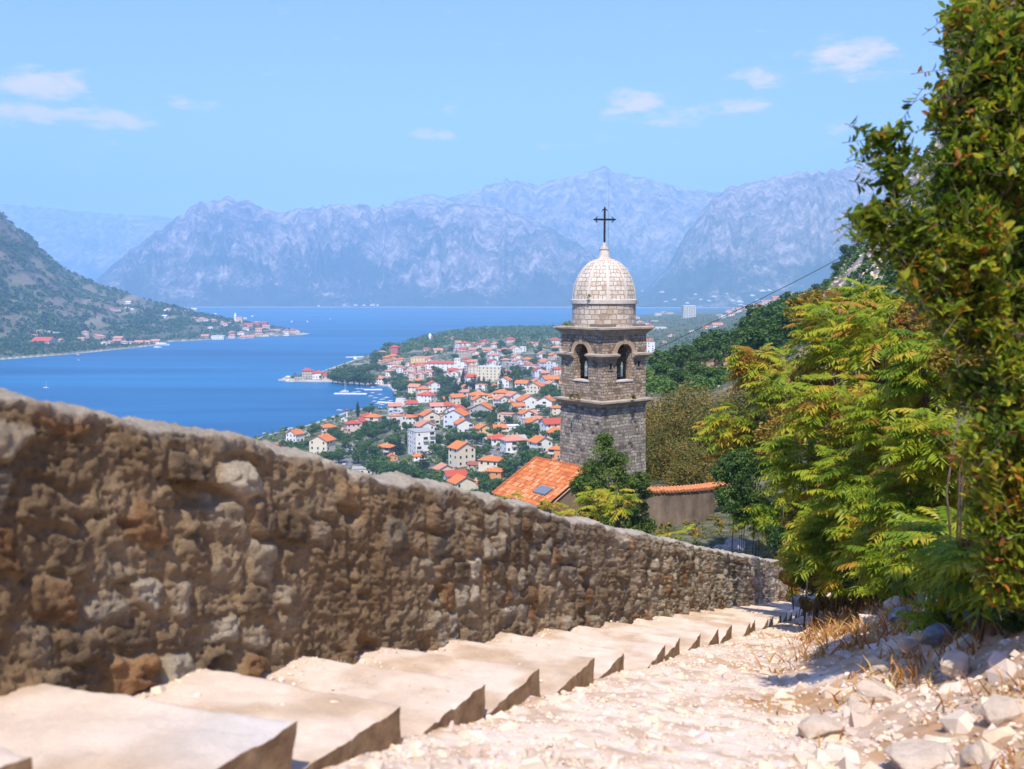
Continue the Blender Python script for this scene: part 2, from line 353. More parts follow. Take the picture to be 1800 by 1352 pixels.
# ------------------------------------------------------------------ setting: terrain, mountains, sea, haze
def terrain_mat():
    m, nt, b, _ = new_mat('hillside_ground'); g = nt.nodes.new('ShaderNodeNewGeometry'); v = g.outputs['Position']
    a = nt.nodes.new('ShaderNodeAttribute'); a.attribute_name = 'tone'
    n = noise_n(nt, 0.12, 6, 0.7, v); n2 = noise_n(nt, 1.3, 5, 0.7, v)
    c = mixc(nt, maprange(nt, n.outputs['Fac'], 0.3, 0.7, 0.0, 0.75), a.outputs['Color'], mixc(nt, 1.0, a.outputs['Color'], (0.42, 0.5, 0.36), 'MULTIPLY'))
    c = mixc(nt, maprange(nt, n2.outputs['Fac'], 0.45, 0.7, 0, 0.55), c, (0.34, 0.28, 0.2)); nt.links.new(c, b.inputs['Base Color'])
    bump(nt, b, n2.outputs['Fac'], 0.6, 0.6); return m
def build_terrain():
    us = np.concatenate([np.linspace(-1.5, -0.62, 30), np.linspace(-0.6, 0.6, 520), np.linspace(0.62, 1.5, 30)])
    Ys = np.concatenate([np.linspace(-14, 60, 75), np.geomspace(61, 5600, 560)])
    U, Y = np.meshgrid(us, Ys); X = U * (Y + 22); x, y = X.ravel(), Y.ravel(); z = T(x, y)
    s, r = sr(x, y); inside = (r > -3.7) & (r < 9.6) & (s > -3.4) & (s < 44.5); z = z - np.where(inside, 0.45, 0)
    px = 900 + 1750 * x / np.maximum(y, 30)
    green = np.array([0.05, 0.08, 0.026]); dirt = np.array([0.33, 0.2, 0.11]); pale = np.array([0.4, 0.36, 0.3]); rock = np.array([0.38, 0.35, 0.31]); scrub = np.array([0.075, 0.085, 0.04]); purple = np.array([0.15, 0.11, 0.095])
    n = fbm(x / 30, y / 30, None, 5, 77); nb = fbm(x / 140, y / 140, None, 5, 78)
    c = green + (scrub - green) * sstep(0.4, 0.6, n)[:, None]
    w = sstep(0.42, 0.58, fbm(x / 8, y / 8, None, 5, 82)) * sstep(1060, 1160, px) * (y > 70) * (y < 700); c = c + (dirt - c) * w[:, None]
    clr = np.exp(-(((px - 1265) / 70) ** 2 + ((y - 205) / 38) ** 2)); c = c + (np.array([0.42, 0.22, 0.12]) - c) * sstep(0.25, 0.6, clr)[:, None]
    w = sstep(1440, 1500, px) * (y > 100) * (y < 900) * sstep(0.34, 0.52, fbm(x / 14, y / 14, None, 5, 80)); c = c + (rock - c) * w[:, None]
    w = 0.75 * sstep(0.52, 0.66, fbm(x / 16, y / 16, None, 5, 79)) * (1 - sstep(1080, 1180, px)) * (y > 330) * (y < 2600) * (px > 380); c = c + (pale * 0.95 - c) * w[:, None]
    L = (px < 560) & (y > 1300); w = L * sstep(0.5, 0.62, fbm(x / 45, y / 120, None, 5, 78)) * sstep(8, 60, z); c = c + (purple - c) * w[:, None]
    w = L * sstep(0.57, 0.66, fbm(x / 22, y / 90, None, 5, 81)) * sstep(8, 40, z) * 0.7; c = c + (np.array([0.28, 0.22, 0.14]) - c) * w[:, None]
    w = ((z < 1.7) & (y > 300)).astype(float); c = c + (np.array([0.5, 0.46, 0.4]) - c) * w[:, None]
    me = mesh_np('terrain', np.stack([x, y, z], 1), grid_faces(len(Ys), len(us)), terrain_mat(), smooth=True, vcol=c)
    tag(obj('terrain', me), 'green and stony hillside running down to the town and the bay', 'terrain', kind='structure')
build_terrain()

def build_mountains():
    us = np.linspace(-0.85, 0.85, 760); Ys = np.concatenate([np.linspace(5600, 8000, 170), np.linspace(8030, 10600, 80), np.linspace(10700, 14200, 50)])
    U, Y = np.meshgrid(us, Ys); x, y = (U * Y).ravel(), Y.ravel(); z = MT(x, y)
    m, nt, b, _ = new_mat('bare_limestone_mountain'); g = nt.nodes.new('ShaderNodeNewGeometry'); v = g.outputs['Position']
    n1 = noise_n(nt, 0.0022, 8, 0.7, v, 0.15); n2 = noise_n(nt, 0.009, 8, 0.72, v, 0.0); n3 = noise_n(nt, 0.03, 5, 0.7, v)
    rockc = ramp(nt, n2.outputs['Fac'], [(0.36, (0.10, 0.085, 0.075)), (0.5, (0.38, 0.30, 0.28)), (0.62, (0.78, 0.64, 0.60))])
    sep = nt.nodes.new('ShaderNodeSeparateXYZ'); nt.links.new(v, sep.inputs[0])
    add = nt.nodes.new('ShaderNodeMath'); add.operation = 'MULTIPLY_ADD'; add.inputs[1].default_value = -0.00035; nt.links.new(sep.outputs['Z'], add.inputs[0])
    mm = nt.nodes.new('ShaderNodeMath'); mm.operation = 'ADD'; nt.links.new(n1.outputs['Fac'], mm.inputs[0])
    sc = maprange(nt, n3.outputs['Fac'], 0.2, 0.8, -0.12, 0.12); nt.links.new(sc, mm.inputs[1]); nt.links.new(mm.outputs[0], add.inputs[2])
    c = mixc(nt, maprange(nt, add.outputs[0], 0.30, 0.44, 0, 0.92), rockc, (0.03, 0.055, 0.03))
    c = mixc(nt, maprange(nt, sep.outputs['Z'], 5, 2, 0, 1), c, (0.6, 0.55, 0.48))
    nt.links.new(c, b.inputs['Base Color']); bump(nt, b, n2.outputs['Fac'], 1.0, 110)
    me = mesh_np('mountains', np.stack([x, y, z], 1), grid_faces(len(Ys), len(us)), m, smooth=True)
    tag(obj('mountains', me), 'bare pinkish grey mountains fading to blue beyond the bay', 'mountains', kind='structure')
build_mountains()

def build_sea():
    m, nt, b, _ = new_mat('sea_water'); g = nt.nodes.new('ShaderNodeNewGeometry'); v = g.outputs['Position']
    mp = nt.nodes.new('ShaderNodeMapping'); mp.inputs['Scale'].default_value = (0.16, 1, 1); mp.inputs['Rotation'].default_value = (0, 0, 0.3); nt.links.new(v, mp.inputs[0])
    n = noise_n(nt, 0.006, 5, 0.6, mp.outputs[0], 0.8); n2 = noise_n(nt, 0.14, 5, 0.65, mp.outputs[0])
    c = ramp(nt, n.outputs['Fac'], [(0.36, SEA_A), (0.62, SEA_B)])
    nt.links.new(c, b.inputs['Base Color']); b.inputs['Roughness'].default_value = 0.42; b.inputs['Specular IOR Level'].default_value = 0.22
    bump(nt, b, n2.outputs['Fac'], 0.35, 1.5)
    me = mesh_np('sea', [(-9500, -1500, 0), (9500, -1500, 0), (9500, 13500, 0), (-9500, 13500, 0)], np.array([[0, 1, 2, 3]]), m)
    tag(obj('sea', me), 'deep blue water of the bay', 'sea', kind='structure')
SEA_A, SEA_B = (0.003, 0.07, 0.185), (0.01, 0.135, 0.30)
build_sea()

def build_haze():
    mb = MB(); mb.box(-14500, 14500, -3200, 15000, -9.5, 1750)
    m = bpy.data.materials.new('haze'); m.use_nodes = True; nt = m.node_tree; nt.nodes.clear()
    out = nt.nodes.new('ShaderNodeOutputMaterial'); pv = nt.nodes.new('ShaderNodeVolumePrincipled')
    pv.inputs['Color'].default_value = HAZE_COL; pv.inputs['Density'].default_value = HAZE_D; pv.inputs['Anisotropy'].default_value = -0.2
    nt.links.new(pv.outputs[0], out.inputs['Volume'])
    tag(mb.build('haze', m), 'thin blue summer haze over the bay', 'haze', kind='stuff')
HAZE_COL, HAZE_D = (0.36, 0.65, 1.0, 1), 0.00015
build_haze()

# ------------------------------------------------------------------ the stair wall, the steps, the gravel path
M = {}
def tone_mat(name, nscale, bscale, bstr, bdist, amt=0.5, rough=0.9, dark=0.45):
    m, nt, b, _ = new_mat(name); v = objvec(nt)
    a = nt.nodes.new('ShaderNodeAttribute'); a.attribute_name = 'tone'
    n = noise_n(nt, nscale, 7, 0.7, v); n2 = noise_n(nt, nscale * 5, 5, 0.7, v)
    c = mixc(nt, maprange(nt, n.outputs['Fac'], 0.35, 0.65, 0, amt), a.outputs['Color'], mixc(nt, 1.0, a.outputs['Color'], (dark, dark, dark * 0.95), 'MULTIPLY'))
    c = mixc(nt, maprange(nt, n2.outputs['Fac'], 0.5, 0.72, 0, amt * 0.8), c, mixc(nt, 1.0, a.outputs['Color'], (1.35, 1.3, 1.2), 'MULTIPLY'))
    nt.links.new(c, b.inputs['Base Color']); b.inputs['Roughness'].default_value = rough
    bump(nt, b, noise_n(nt, bscale, 7, 0.72, v).outputs['Fac'], bstr, bdist); return m

def wall_top_z(s):
    X, Y = xy(s, R_WALL); pxs = [-400, -200, 0, 60, 145, 200, 255, 345, 420, 480, 540, 600, 700, 780, 850, 930, 1000, 1080, 1180, 1280, 1375, 1500]
    pys = [652, 672, 699, 706, 726, 737, 750, 769, 784, 802, 815, 826, 847, 862, 876, 893, 914, 932, 953, 974, 990, 1010]
    z = np.full(np.shape(s), 99.0)
    for _ in range(4):
        D = 100 - z; zc = Y * CP + D * SP; px = 900 + 1750 * X / zc; z = 100 - drop(np.interp(px, pxs, pys), Y)
    return z
WALL_END = 33.6
def build_wall():
    rng = np.random.default_rng(5)
    S = [0.5]
    while S[-1] < WALL_END: S.append(S[-1] + max(0.012, 0.0052 * S[-1]))
    S = np.array(S); S[-1] = WALL_END; nf, ntp, nb = 150, 22, 8
    zt = wall_top_z(np.maximum(S, 2.0)); zt = zt + (S < 2) * 0.2 * (2 - S)
    zt = zt + (vnoise(S * 3.1, S * 0, None, 3) - 0.5) * 0.07 + (vnoise(S * 9, S * 0, None, 4) - 0.5) * 0.03
    zb = lipz(S) - 0.75; TH = 0.46
    rows = nf + ntp + nb; Ssd = np.repeat(S[None], rows, 0); Z = np.zeros_like(Ssd); Rr = np.zeros_like(Ssd); face = np.zeros_like(Ssd)
    v = np.linspace(0, 1, nf)
    Z[:nf] = zb + (zt - zb) * v[:, None]; Rr[:nf] = R_WALL
    tt = np.linspace(0, 1, ntp + 2)[1:-1]
    for i, t in enumerate(tt):
        Z[nf + i] = zt + 0.05 * math.sin(math.pi * t); Rr[nf + i] = R_WALL - TH * t
    for i in range(nb):
        Z[nf + ntp + i] = zt + (zb - 1.5 - zt) * i / (nb - 1); Rr[nf + ntp + i] = R_WALL - TH
    # rubble stones: jittered courses, unfolded so that the pattern runs on over the top
    H = np.zeros_like(Z); H[:nf] = Z[:nf] - lipz(S); top = zt - lipz(S)
    H[nf:nf + ntp] = top + TH * tt[:, None]; H[nf + ntp:] = top + TH + (zt - Z[nf + ntp:])
    seeds = []; h = -0.8; k = 0
    while h < 4.5:
        ch = rng.uniform(0.15, 0.30); s = 0.2
        while s < WALL_END + 0.5:
            w = rng.uniform(0.16, 0.46); seeds.append((s + w / 2, h + ch / 2 + rng.normal(0, 0.035), w, ch)); s += w
        h += ch
    seeds = np.array(seeds); nsd = len(seeds); srnd = rng.random((nsd, 4))
    P = np.stack([Ssd.ravel(), H.ravel()], 1)
    P = P + np.stack([fbm(P[:, 0] * 5, P[:, 1] * 5, None, 3, 21) - 0.5, fbm(P[:, 0] * 5, P[:, 1] * 5, None, 3, 22) - 0.5], 1) * 0.14
    f1 = np.full(len(P), 9.0); f2 = np.full(len(P), 9.0); id1 = np.zeros(len(P), int)
    order = np.argsort(P[:, 0]); Pi = P[order]; so_ = np.argsort(seeds[:, 0]); sx = seeds[so_, 0]
    for c0 in range(0, len(Pi), 4000):
        q = Pi[c0:c0 + 4000]; a, b2 = np.searchsorted(sx, [q[0, 0] - 0.7, q[-1, 0] + 0.7]); cand = so_[a:b2]
        d = np.hypot((q[:, None, 0] - seeds[cand, 0]) * 0.75, (q[:, None, 1] - seeds[cand, 1]) * 1.15)
        part = np.argpartition(d, 1, 1)[:, :2]; dd = np.take_along_axis(d, part, 1); sw = dd[:, 0] > dd[:, 1]
        i1 = np.where(sw, part[:, 1], part[:, 0]); ids = order[c0:c0 + 4000]
        f1[ids] = dd.min(1); f2[ids] = dd.max(1); id1[ids] = cand[i1]
    edge = f2 - f1; x, y = Ssd.ravel(), H.ravel()
    mort = fbm(x * 1.1, y * 1.3, None, 4, 31)                                 # where mortar was smeared over the stones
    cover = sstep(0.38, 0.56, mort)
    stone = sstep(0.015, 0.075, edge) * (1 - 0.9 * cover * (srnd[id1, 0] < 0.85))
    dome = np.sqrt(np.clip(edge / 0.16, 0, 1))
    topfade = 1 - 0.75 * sstep(-0.16, -0.02, y - np.repeat(top[None], rows, 0).ravel())
    disp = topfade * stone * (0.006 + 0.034 * srnd[id1, 1] + 0.018 * dome) + 0.06 * (fbm(x * 2.6, y * 2.6, None, 5, 33) - 0.5) + 0.055 * (fbm(x * 7, y * 7, None, 6, 34, True) - 0.6) + 0.045 * (fbm(x * 26, y * 26, None, 4, 35, True) - 0.6)
    hole = sstep(0.66, 0.74, fbm(x * 1.9, y * 2.6, None, 4, 36)) * (y < 1.0); disp -= 0.07 * hole
    disp = disp.reshape(rows, -1); RR = Rr.copy(); ZZ = Z.copy()
    RR[:nf] += disp[:nf]; ZZ[nf:nf + ntp] += disp[nf:nf + ntp] * 0.8; 
    RR[nf:nf + 3] += disp[nf:nf + 3] * np.array([0.8, 0.5, 0.2])[:, None]; RR[nf + ntp:] -= disp[nf + ntp:] * 0.5
    ZZ[nf - 3:nf] += (disp[nf - 3:nf] * np.array([0.15, 0.3, 0.5])[:, None])
    X, Y = xy(Ssd, RR); V = np.stack([X.ravel(), Y.ravel(), ZZ.ravel()], 1); nc = len(S)
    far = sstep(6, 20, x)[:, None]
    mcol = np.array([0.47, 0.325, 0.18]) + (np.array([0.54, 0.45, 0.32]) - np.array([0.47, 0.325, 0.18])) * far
    a1, a2, a3 = np.array([0.66, 0.55, 0.40]), np.array([0.33, 0.23, 0.135]), np.array([0.45, 0.25, 0.115])
    scol = a1 * (0.6 + 0.55 * srnd[id1, 2])[:, None]; w = srnd[id1, 3]
    scol = np.where((w < 0.36)[:, None], a2 * (0.6 + 0.8 * srnd[id1, 2])[:, None], np.where((w > 0.86)[:, None], a3 * (0.7 + 0.5 * srnd[id1, 2])[:, None], scol))
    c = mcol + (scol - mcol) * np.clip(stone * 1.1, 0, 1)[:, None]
    c *= (0.62 + 0.7 * fbm(x * 2.2, y * 2.2, None, 5, 37))[:, None]
    stain = sstep(0.5, 0.64, fbm(x * 0.7, y * 0.9, None, 5, 38)); c = c * (1 - 0.34 * stain[:, None] * np.array([0.9, 1, 1.1]))
    capw = np.clip((y - np.repeat(top[None], rows, 0).ravel() + 0.05) / 0.06, 0, 1)[:, None]; c = c + (np.array([0.62, 0.52, 0.40]) * (0.7 + 0.5 * fbm(x * 4, y * 4, None, 4, 39))[:, None] - c) * capw
    rust = np.exp(-(((x - 24.6) / 0.10) ** 2 + ((y - 0.75) / 0.2) ** 2)); c = c + (np.array([0.42, 0.16, 0.07]) - c) * np.clip(rust * 1.4, 0, 1)[:, None]
    # end cap
    k = np.arange(nf); Vc = V.reshape(rows, nc, 3)[:nf, -1].copy(); Xc, Yc = xy(WALL_END - 0.03 + 0.06 * rng.random(nf), np.full(nf, R_WALL - TH)); cap = np.stack([Xc, Yc, Vc[:, 2]], 1)
    base = len(V); V = np.concatenate([V, cap]); c = np.concatenate([c, c.reshape(rows, nc, 3)[:nf, -1] * 0.9])
    Fc = np.stack([k[:-1] * nc + nc - 1, base + k[:-1], base + k[1:], k[1:] * nc + nc - 1], 1)
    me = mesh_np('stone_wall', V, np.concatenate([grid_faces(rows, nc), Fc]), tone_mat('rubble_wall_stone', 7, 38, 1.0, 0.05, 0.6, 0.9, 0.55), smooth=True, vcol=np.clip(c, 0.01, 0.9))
    tag(obj('stone_wall', me), 'rough rubble stone wall with smeared mortar running down beside the steps', 'wall')
build_wall()

def build_path():
    S = np.concatenate([np.arange(-3.2, 1.5, 0.09), np.arange(1.5, 12, 0.035), np.arange(12, 44.3, 0.11)]); Rg = np.concatenate([np.arange(-3.62, 2.5, 0.038), np.arange(2.5, 9.6, 0.16)])
    SS, RR = np.meshgrid(S, Rg); s, r = SS.ravel(), RR.ravel(); x, y = xy(s, r); z = G(x, y)
    e = bank_edge(s); tread = r < R_EDGE - 0.03
    rough = 0.07 * (fbm(s * 1.3, r * 1.3, None, 4, 51) - 0.5) + 0.025 * (fbm(s * 6, r * 6, None, 4, 52) - 0.5) + 0.04 * (fbm(s * 19, r * 19, None, 4, 53) - 0.5)
    z = z + rough * (1 - 0.7 * tread) + 0.35 * (fbm(s * 0.7, r * 0.7, None, 4, 54) - 0.5) * sstep(0, 1.5, r - e)
    z = np.where(tread & (s < WALL_END), z - 0.30, z)
    n = fbm(s * 0.9, r * 1.2, None, 5, 55); n2 = fbm(s * 5, r * 5, None, 4, 56)
    gravel = np.array([0.78, 0.625, 0.49]); g2 = np.array([0.56, 0.40, 0.27]); soil = np.array([0.40, 0.215, 0.095]); straw = np.array([0.5, 0.28, 0.11])
    c = gravel + (g2 - gravel) * sstep(0.42, 0.7, n2)[:, None]
    w = sstep(-0.9, 0.9, r - e + (n - 0.5) * 4.0) * (0.55 + 0.45 * sstep(0.35, 0.6, n)); c = c + (soil - c) * (0.85 * w)[:, None]
    w = sstep(0.55, 0.68, n) * sstep(-1.8, 0.2, r - e); c = c + (straw - c) * (0.6 * w)[:, None]
    w = np.exp(-((r - R_EDGE - 0.08) / 0.12) ** 2) * sstep(0.5, 0.65, fbm(s * 1.7, r, None, 3, 57)); c = c + (np.array([0.55, 0.33, 0.16]) - c) * (0.5 * w)[:, None]
    me = mesh_np('gravel_path', np.stack([x, y, z], 1), grid_faces(len(Rg), len(S)), tone_mat('path_ground', 9, 45, 0.6, 0.02, 0.3, 0.95, 0.72), smooth=True, vcol=np.clip(c, 0.02, 0.85))
    tag(obj('gravel_path', me), 'pale stony gravel path sloping down beside the steps', 'path', kind='structure')
build_path()
def pathz(x, y):
    s, r = sr(np.atleast_1d(x), np.atleast_1d(y)); e = bank_edge(s)
    z = G(np.atleast_1d(x), np.atleast_1d(y)) + 0.07 * (fbm(s * 1.3, r * 1.3, None, 4, 51) - 0.5) + 0.35 * (fbm(s * 0.7, r * 0.7, None, 4, 54) - 0.5) * sstep(0, 1.5, r - e)
    return z

ORD = ['', 'second', 'third', 'fourth', 'fifth', 'sixth', 'seventh', 'eighth', 'ninth', 'tenth', 'eleventh', 'twelfth', 'thirteenth', 'fourteenth', 'fifteenth', 'sixteenth', 'seventeenth', 'eighteenth', 'nineteenth', 'twentieth']
ORD += ['twenty ' + o for o in ['first'] + ORD[1:9]] + ['thirtieth'] + ['thirty ' + o for o in ['first'] + ORD[1:9]] + ['fortieth'] + ['forty ' + o for o in ['first'] + ORD[1:9]] + ['fiftieth'] + ['fifty ' + o for o in ['first'] + ORD[1:9]]
ORD = [o or 'first' for o in ORD]
def build_steps():
    tops = tone_mat('step_tread', 6, 55, 0.7, 0.015, 0.4, 0.95, 0.74); ends = mottled('step_end_stone', (0.17, 0.10, 0.05), (0.40, 0.26, 0.14), 9, 0.95, 30, 0.9, 0.03)
    ts = [1.85, 2.88, 3.9, 4.85, 5.84, 6.79, 7.9, 8.9, 10.05, 11.05, 12.3, 13.65, 14.9]
    while ts[-1] < 29.5: ts.append(ts[-1] + 1.18)
    ss = [-0.954 + t * 1.0509 for t in ts]; s_prev = ss[0] - 1.05
    for i, s1 in enumerate(ss):
        rng = np.random.default_rng(100 + i); z1 = float(lipz(s1)) + (0.12, 0.09, 0.035)[i] if i < 3 else float(lipz(s1)); s0 = s_prev; zb0 = z1 + 0.085 - (0.02 if i % 3 else 0)
        ns, nr, nd = 40, 44, 8; a = np.linspace(0, 1, ns); b = np.linspace(0, 1, nr)
        A, B = np.meshgrid(a, b, indexing='ij'); re = R_EDGE + rng.normal(0, 0.035) + (0.05 if i == 2 else 0)
        skew = rng.normal(0, 0.03)
        def place(A, B, dz):
            s = s0 - 0.02 + (s1 - s0 + 0.02 + skew * (B - 0.5)) * A; r = (R_WALL - 0.15) + (re - R_WALL + 0.15) * B
            wob = (vnoise(A * 3 + i * 7, B * 0 + dz * 3, None, 61) - 0.5) * 0.018 + (vnoise(A * 13 + i * 7, dz * 14, None, 62) - 0.5) * 0.014
            r = r + wob * (B > 0.97); s = s + (vnoise(B * 5 + i * 3, dz * 4, None, 63) - 0.5) * 0.035 * (A > 0.97)
            z = z1 + (zb0 - z1) * (1 - A) + 0.022 * (fbm(s * 3.5, r * 3.5, None, 4, 64) - 0.5) + 0.014 * (fbm(s * 14, r * 14, None, 4, 69, True) - 0.5) + 0.05 * np.maximum(0, 0.12 - B) / 0.12 * vnoise(s * 9, r * 9, None, 65) - dz
            edge = np.minimum((1 - A) * (s1 - s0), (1 - B) * 1.2); z = z - (0.006 + 0.012 * sstep(.5, .8, vnoise(s * 9, r * 9, None, 68))) * np.clip(1 - edge / 0.03, 0, 1) ** 2 * (dz == 0)
            return s, r, z
        s, r, z = place(A, B, 0 * A); X, Y = xy(s, r); V = [np.stack([X, Y, z], -1).reshape(-1, 3)]; F = [grid_faces(ns, nr)[:, ::-1]]
        n1 = fbm(s * 2, r * 2, None, 5, 66).ravel(); n2 = fbm(s * 7 + i, r * 7, None, 4, 67).ravel()
        c = np.array([0.70, 0.555, 0.43]) + (np.array([0.54, 0.39, 0.26]) - np.array([0.70, 0.555, 0.43])) * sstep(0.42, 0.66, n1)[:, None]; c = c * (0.86 + 0.28 * n2)[:, None]
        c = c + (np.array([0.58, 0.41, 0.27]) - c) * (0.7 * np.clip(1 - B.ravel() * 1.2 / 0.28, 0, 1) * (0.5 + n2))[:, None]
        if i == 2: c = c + (np.array([0.66, 0.62, 0.58]) - c) * (0.7 * sstep(0.5, 0.95, B.ravel()) * sstep(0.3, 0.9, A.ravel()))[:, None]
        cols_ = [c]; o = len(V[0]); mi = [np.zeros(len(F[0]), int)]
        dz = np.linspace(0, 0.42, nd)
        for pa, pb, n_ in ((a, np.ones(ns), ns), (np.ones(nr), b, nr)):         # outer end, riser
            AA = np.repeat(pa[:, None], nd, 1); BB = np.repeat(pb[:, None], nd, 1); DZ = np.repeat(dz[None], n_, 0)
            s, r, z = place(AA, BB, DZ); 
            X, Y = xy(s, r); V.append(np.stack([X, Y, z], -1).reshape(-1, 3)); f = grid_faces(n_, nd) + o; o += n_ * nd
            F.append(f if pb is not b else f[:, ::-1]); cols_.append(np.tile([0.6, 0.47, 0.36], (n_ * nd, 1))); mi.append(np.ones(len(f), int))
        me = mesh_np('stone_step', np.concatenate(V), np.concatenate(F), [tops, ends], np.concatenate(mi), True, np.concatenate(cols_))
        o = obj('stone_step', me)
        lab = ('pale stone step cut off at the bottom left corner' if i == 1 else 'nearest pale stone step, mostly below the picture' if i == 0 else 'broad pale step with a rough broken brown end, second from the bottom left corner' if i == 2 else
               'pale stone step with brown end, %s step down from the bottom left corner' % ORD[i - 1])
        tag(o, lab, 'step', 'steps down beside the wall'); s_prev = s1
build_steps()

# ------------------------------------------------------------------ stones
def rock_mesh(seed, n=22, flat=1.0, name='rock', sub=2, rough=0.05):
    rng = np.random.default_rng(seed); bm = bmesh.new()
    for p in rng.normal(size=(n, 3)):
        p = p / np.linalg.norm(p) * rng.uniform(0.75, 1.0); bm.verts.new((p[0], p[1], p[2] * flat))
    bmesh.ops.convex_hull(bm, input=bm.verts[:]); bmesh.ops.delete(bm, geom=[v for v in bm.verts if not v.link_faces], context='VERTS')
    bmesh.ops.triangulate(bm, faces=bm.faces[:])
    if sub:
        bmesh.ops.bevel(bm, geom=bm.edges[:], offset=0.06, segments=1, affect='EDGES', clamp_overlap=True)
        bmesh.ops.triangulate(bm, faces=bm.faces[:])
        bmesh.ops.subdivide_edges(bm, edges=bm.edges[:], cuts=sub, use_grid_fill=True); bmesh.ops.triangulate(bm, faces=bm.faces[:])
    V = np.array([v.co for v in bm.verts]); bm.verts.index_update(); F = np.array([[v.index for v in f.verts] for f in bm.faces]); bm.free()
    if sub:
        d = (fbm(V[:, 0] * 2.3 + seed, V[:, 1] * 2.3, V[:, 2] * 2.3, 5, 3) - 0.5) * rough * 4; V = V * (1 + d[:, None])
    return V, F
def stone_mat(name, c1, c2, c3):
    m, nt, b, _ = new_mat(name); v = objvec(nt); g = nt.nodes.new('ShaderNodeNewGeometry')
    n = noise_n(nt, 2.2, 7, 0.7, v); n2 = noise_n(nt, 14, 6, 0.75, v)
    c = ramp(nt, n.outputs['Fac'], [(0.3, c1), (0.5, c2), (0.7, c3)])
    c = mixc(nt, maprange(nt, n2.outputs['Fac'], 0.5, 0.7, 0, 0.5), c, tuple(x * 0.66 for x in c1)); nt.links.new(c, b.inputs['Base Color'])
    bump(nt, b, n2.outputs['Fac'], 0.7, 0.06); b.inputs['Roughness'].default_value = 0.9; return m
M['stone'] = stone_mat('limestone', (0.64, 0.49, 0.36), (0.77, 0.62, 0.475), (0.82, 0.70, 0.56))
M['grey'] = stone_mat('grey_limestone', (0.2, 0.19, 0.18), (0.4, 0.37, 0.34), (0.54, 0.49, 0.44))
M['blue'] = stone_mat('shade_tinted_limestone', (0.13, 0.16, 0.20), (0.27, 0.31, 0.36), (0.4, 0.42, 0.45))  # grey stone with the blue of shade mixed into its colour
_rk = {}
def rock(px, py, Y, w, h, label, mat='stone', seed=1, rz=0.0, depth=None, tilt=0.0, group=None, sink=0.3, name='rock'):
    """w, h in picture pixels of the 1800 px photograph at distance Y"""
    if Y < 31:                                                         # where the sight line meets the path
        ys = np.linspace(3.2, 30, 900); d = un(px, py + h * .35, 1.0) - np.array([0, 0, 100.0]); hit = np.nonzero(100 + d[2] * ys < pathz(d[0] * ys, ys))[0]
        if len(hit): Y = float(ys[hit[0]])
    p = un(px, py + h * .35, Y); W, H = w * Y / 1750, h * Y / 1750; z = float(pathz(p[0], p[1])[0]) if Y < 44 else float(T(p[0], p[1])[0])
    k = (seed, mat)
    if k not in _rk:
        V, F = rock_mesh(seed); _rk[k] = mesh_np('rock', V, F, M[mat], smooth=False)
    o = obj(name, _rk[k]); o.scale = (W / 2, (depth or W * 0.8) / 2, H / 2 * (1 + sink)); o.rotation_euler = (tilt, tilt * 0.6, rz); o.location = (p[0], p[1], z + H / 2 * (1 - sink))
    return tag(o, label, 'rock', group)
rock(1424, 1040, 27, 90, 42, 'flat pale boulder with a shaded front just past the end of the wall', 'grey', 2, 0.2)
rock(1352, 992, 33, 62, 34, 'pale squared slab resting behind the lower end of the wall', 'stone', 3, 0.5, sink=0.1)
rock(1400, 985, 35, 44, 66, 'mottled grey boulder standing under the shrubs beyond the wall end', 'grey', 4)
rock(1690, 1168, 6.3, 95, 58, 'pale wedge shaped rock with a dark shaded side on the right bank', 'stone', 5, 0.3, tilt=0.25)
rock(1442, 1282, 4.9, 100, 42, 'flat pinkish stone with a dark underside low on the path', 'stone', 6, 0.1)
rock(1560, 1215, 5.6, 120, 40, 'large flat pale stone set in the right side of the path', 'stone', 7, -0.2)
rock(1625, 1330, 4.5, 190, 34, 'low whitish slab at the bottom edge, right of centre', 'stone', 8, 0.1)
rock(1722, 1325, 4.55, 100, 38, 'rounded white stone near the bottom right corner', 'stone', 9, 0.4)
rock(1484, 1152, 8.6, 42, 18, 'small brownish stone with a dark left edge on the path', 'stone', 10)
rock(1760, 1250, 5.3, 90, 60, 'buff rock half buried in dry grass at the right edge', 'stone', 11, 0.3)
rock(1510, 1240, 5.4, 70, 26, 'pale flat stone left of the large flat stone', 'stone', 12, 0.6)
rock(1600, 1140, 8.5, 60, 36, 'pale rock in front of the blue grey stones', 'stone', 13)
rock(1650, 1120, 8.9, 70, 46, 'broad stone tinted blue grey for laurel shade, right of the pale rock', 'blue', 14)
rock(1588, 1085, 10.5, 66, 34, 'dark stone tinted blue grey for shade at the left of the shaded stones', 'blue', 15)
rock(1640, 1062, 10.8, 80, 40, 'stone tinted blue grey for shade at the top of the shaded stones', 'blue', 16)
rock(1715, 1085, 9, 64, 54, 'stone tinted blue grey for shade under the dark foliage of the laurel', 'blue', 17, 0.8)
rock(1612, 1102, 10, 44, 26, 'small stone tinted blue for shade in the middle of the shaded stones', 'blue', 18)
rock(1575, 1062, 14, 52, 26, 'pale stone beside the orange dry grass under the shrubs', 'stone', 19)
rock(1525, 1052, 18, 28, 22, 'small whitish stone at the foot of the pinnate shrubs', 'stone', 20)
rock(1240, 960, 41, 60, 26, 'long pale rock below the plastered wall', 'stone', 21, sink=0.0)
rock(1268, 948, 43, 46, 34, 'grey broken rock in the pile below the plastered wall', 'grey', 22, sink=0.0)
rock(1290, 940, 44, 50, 42, 'tallest grey rock of the pile beside the plastered wall', 'grey', 23, sink=0.0)
rock(1300, 962, 41, 50, 24, 'flat grey rock at the right of the pile behind the wall', 'grey', 24, sink=0.0)
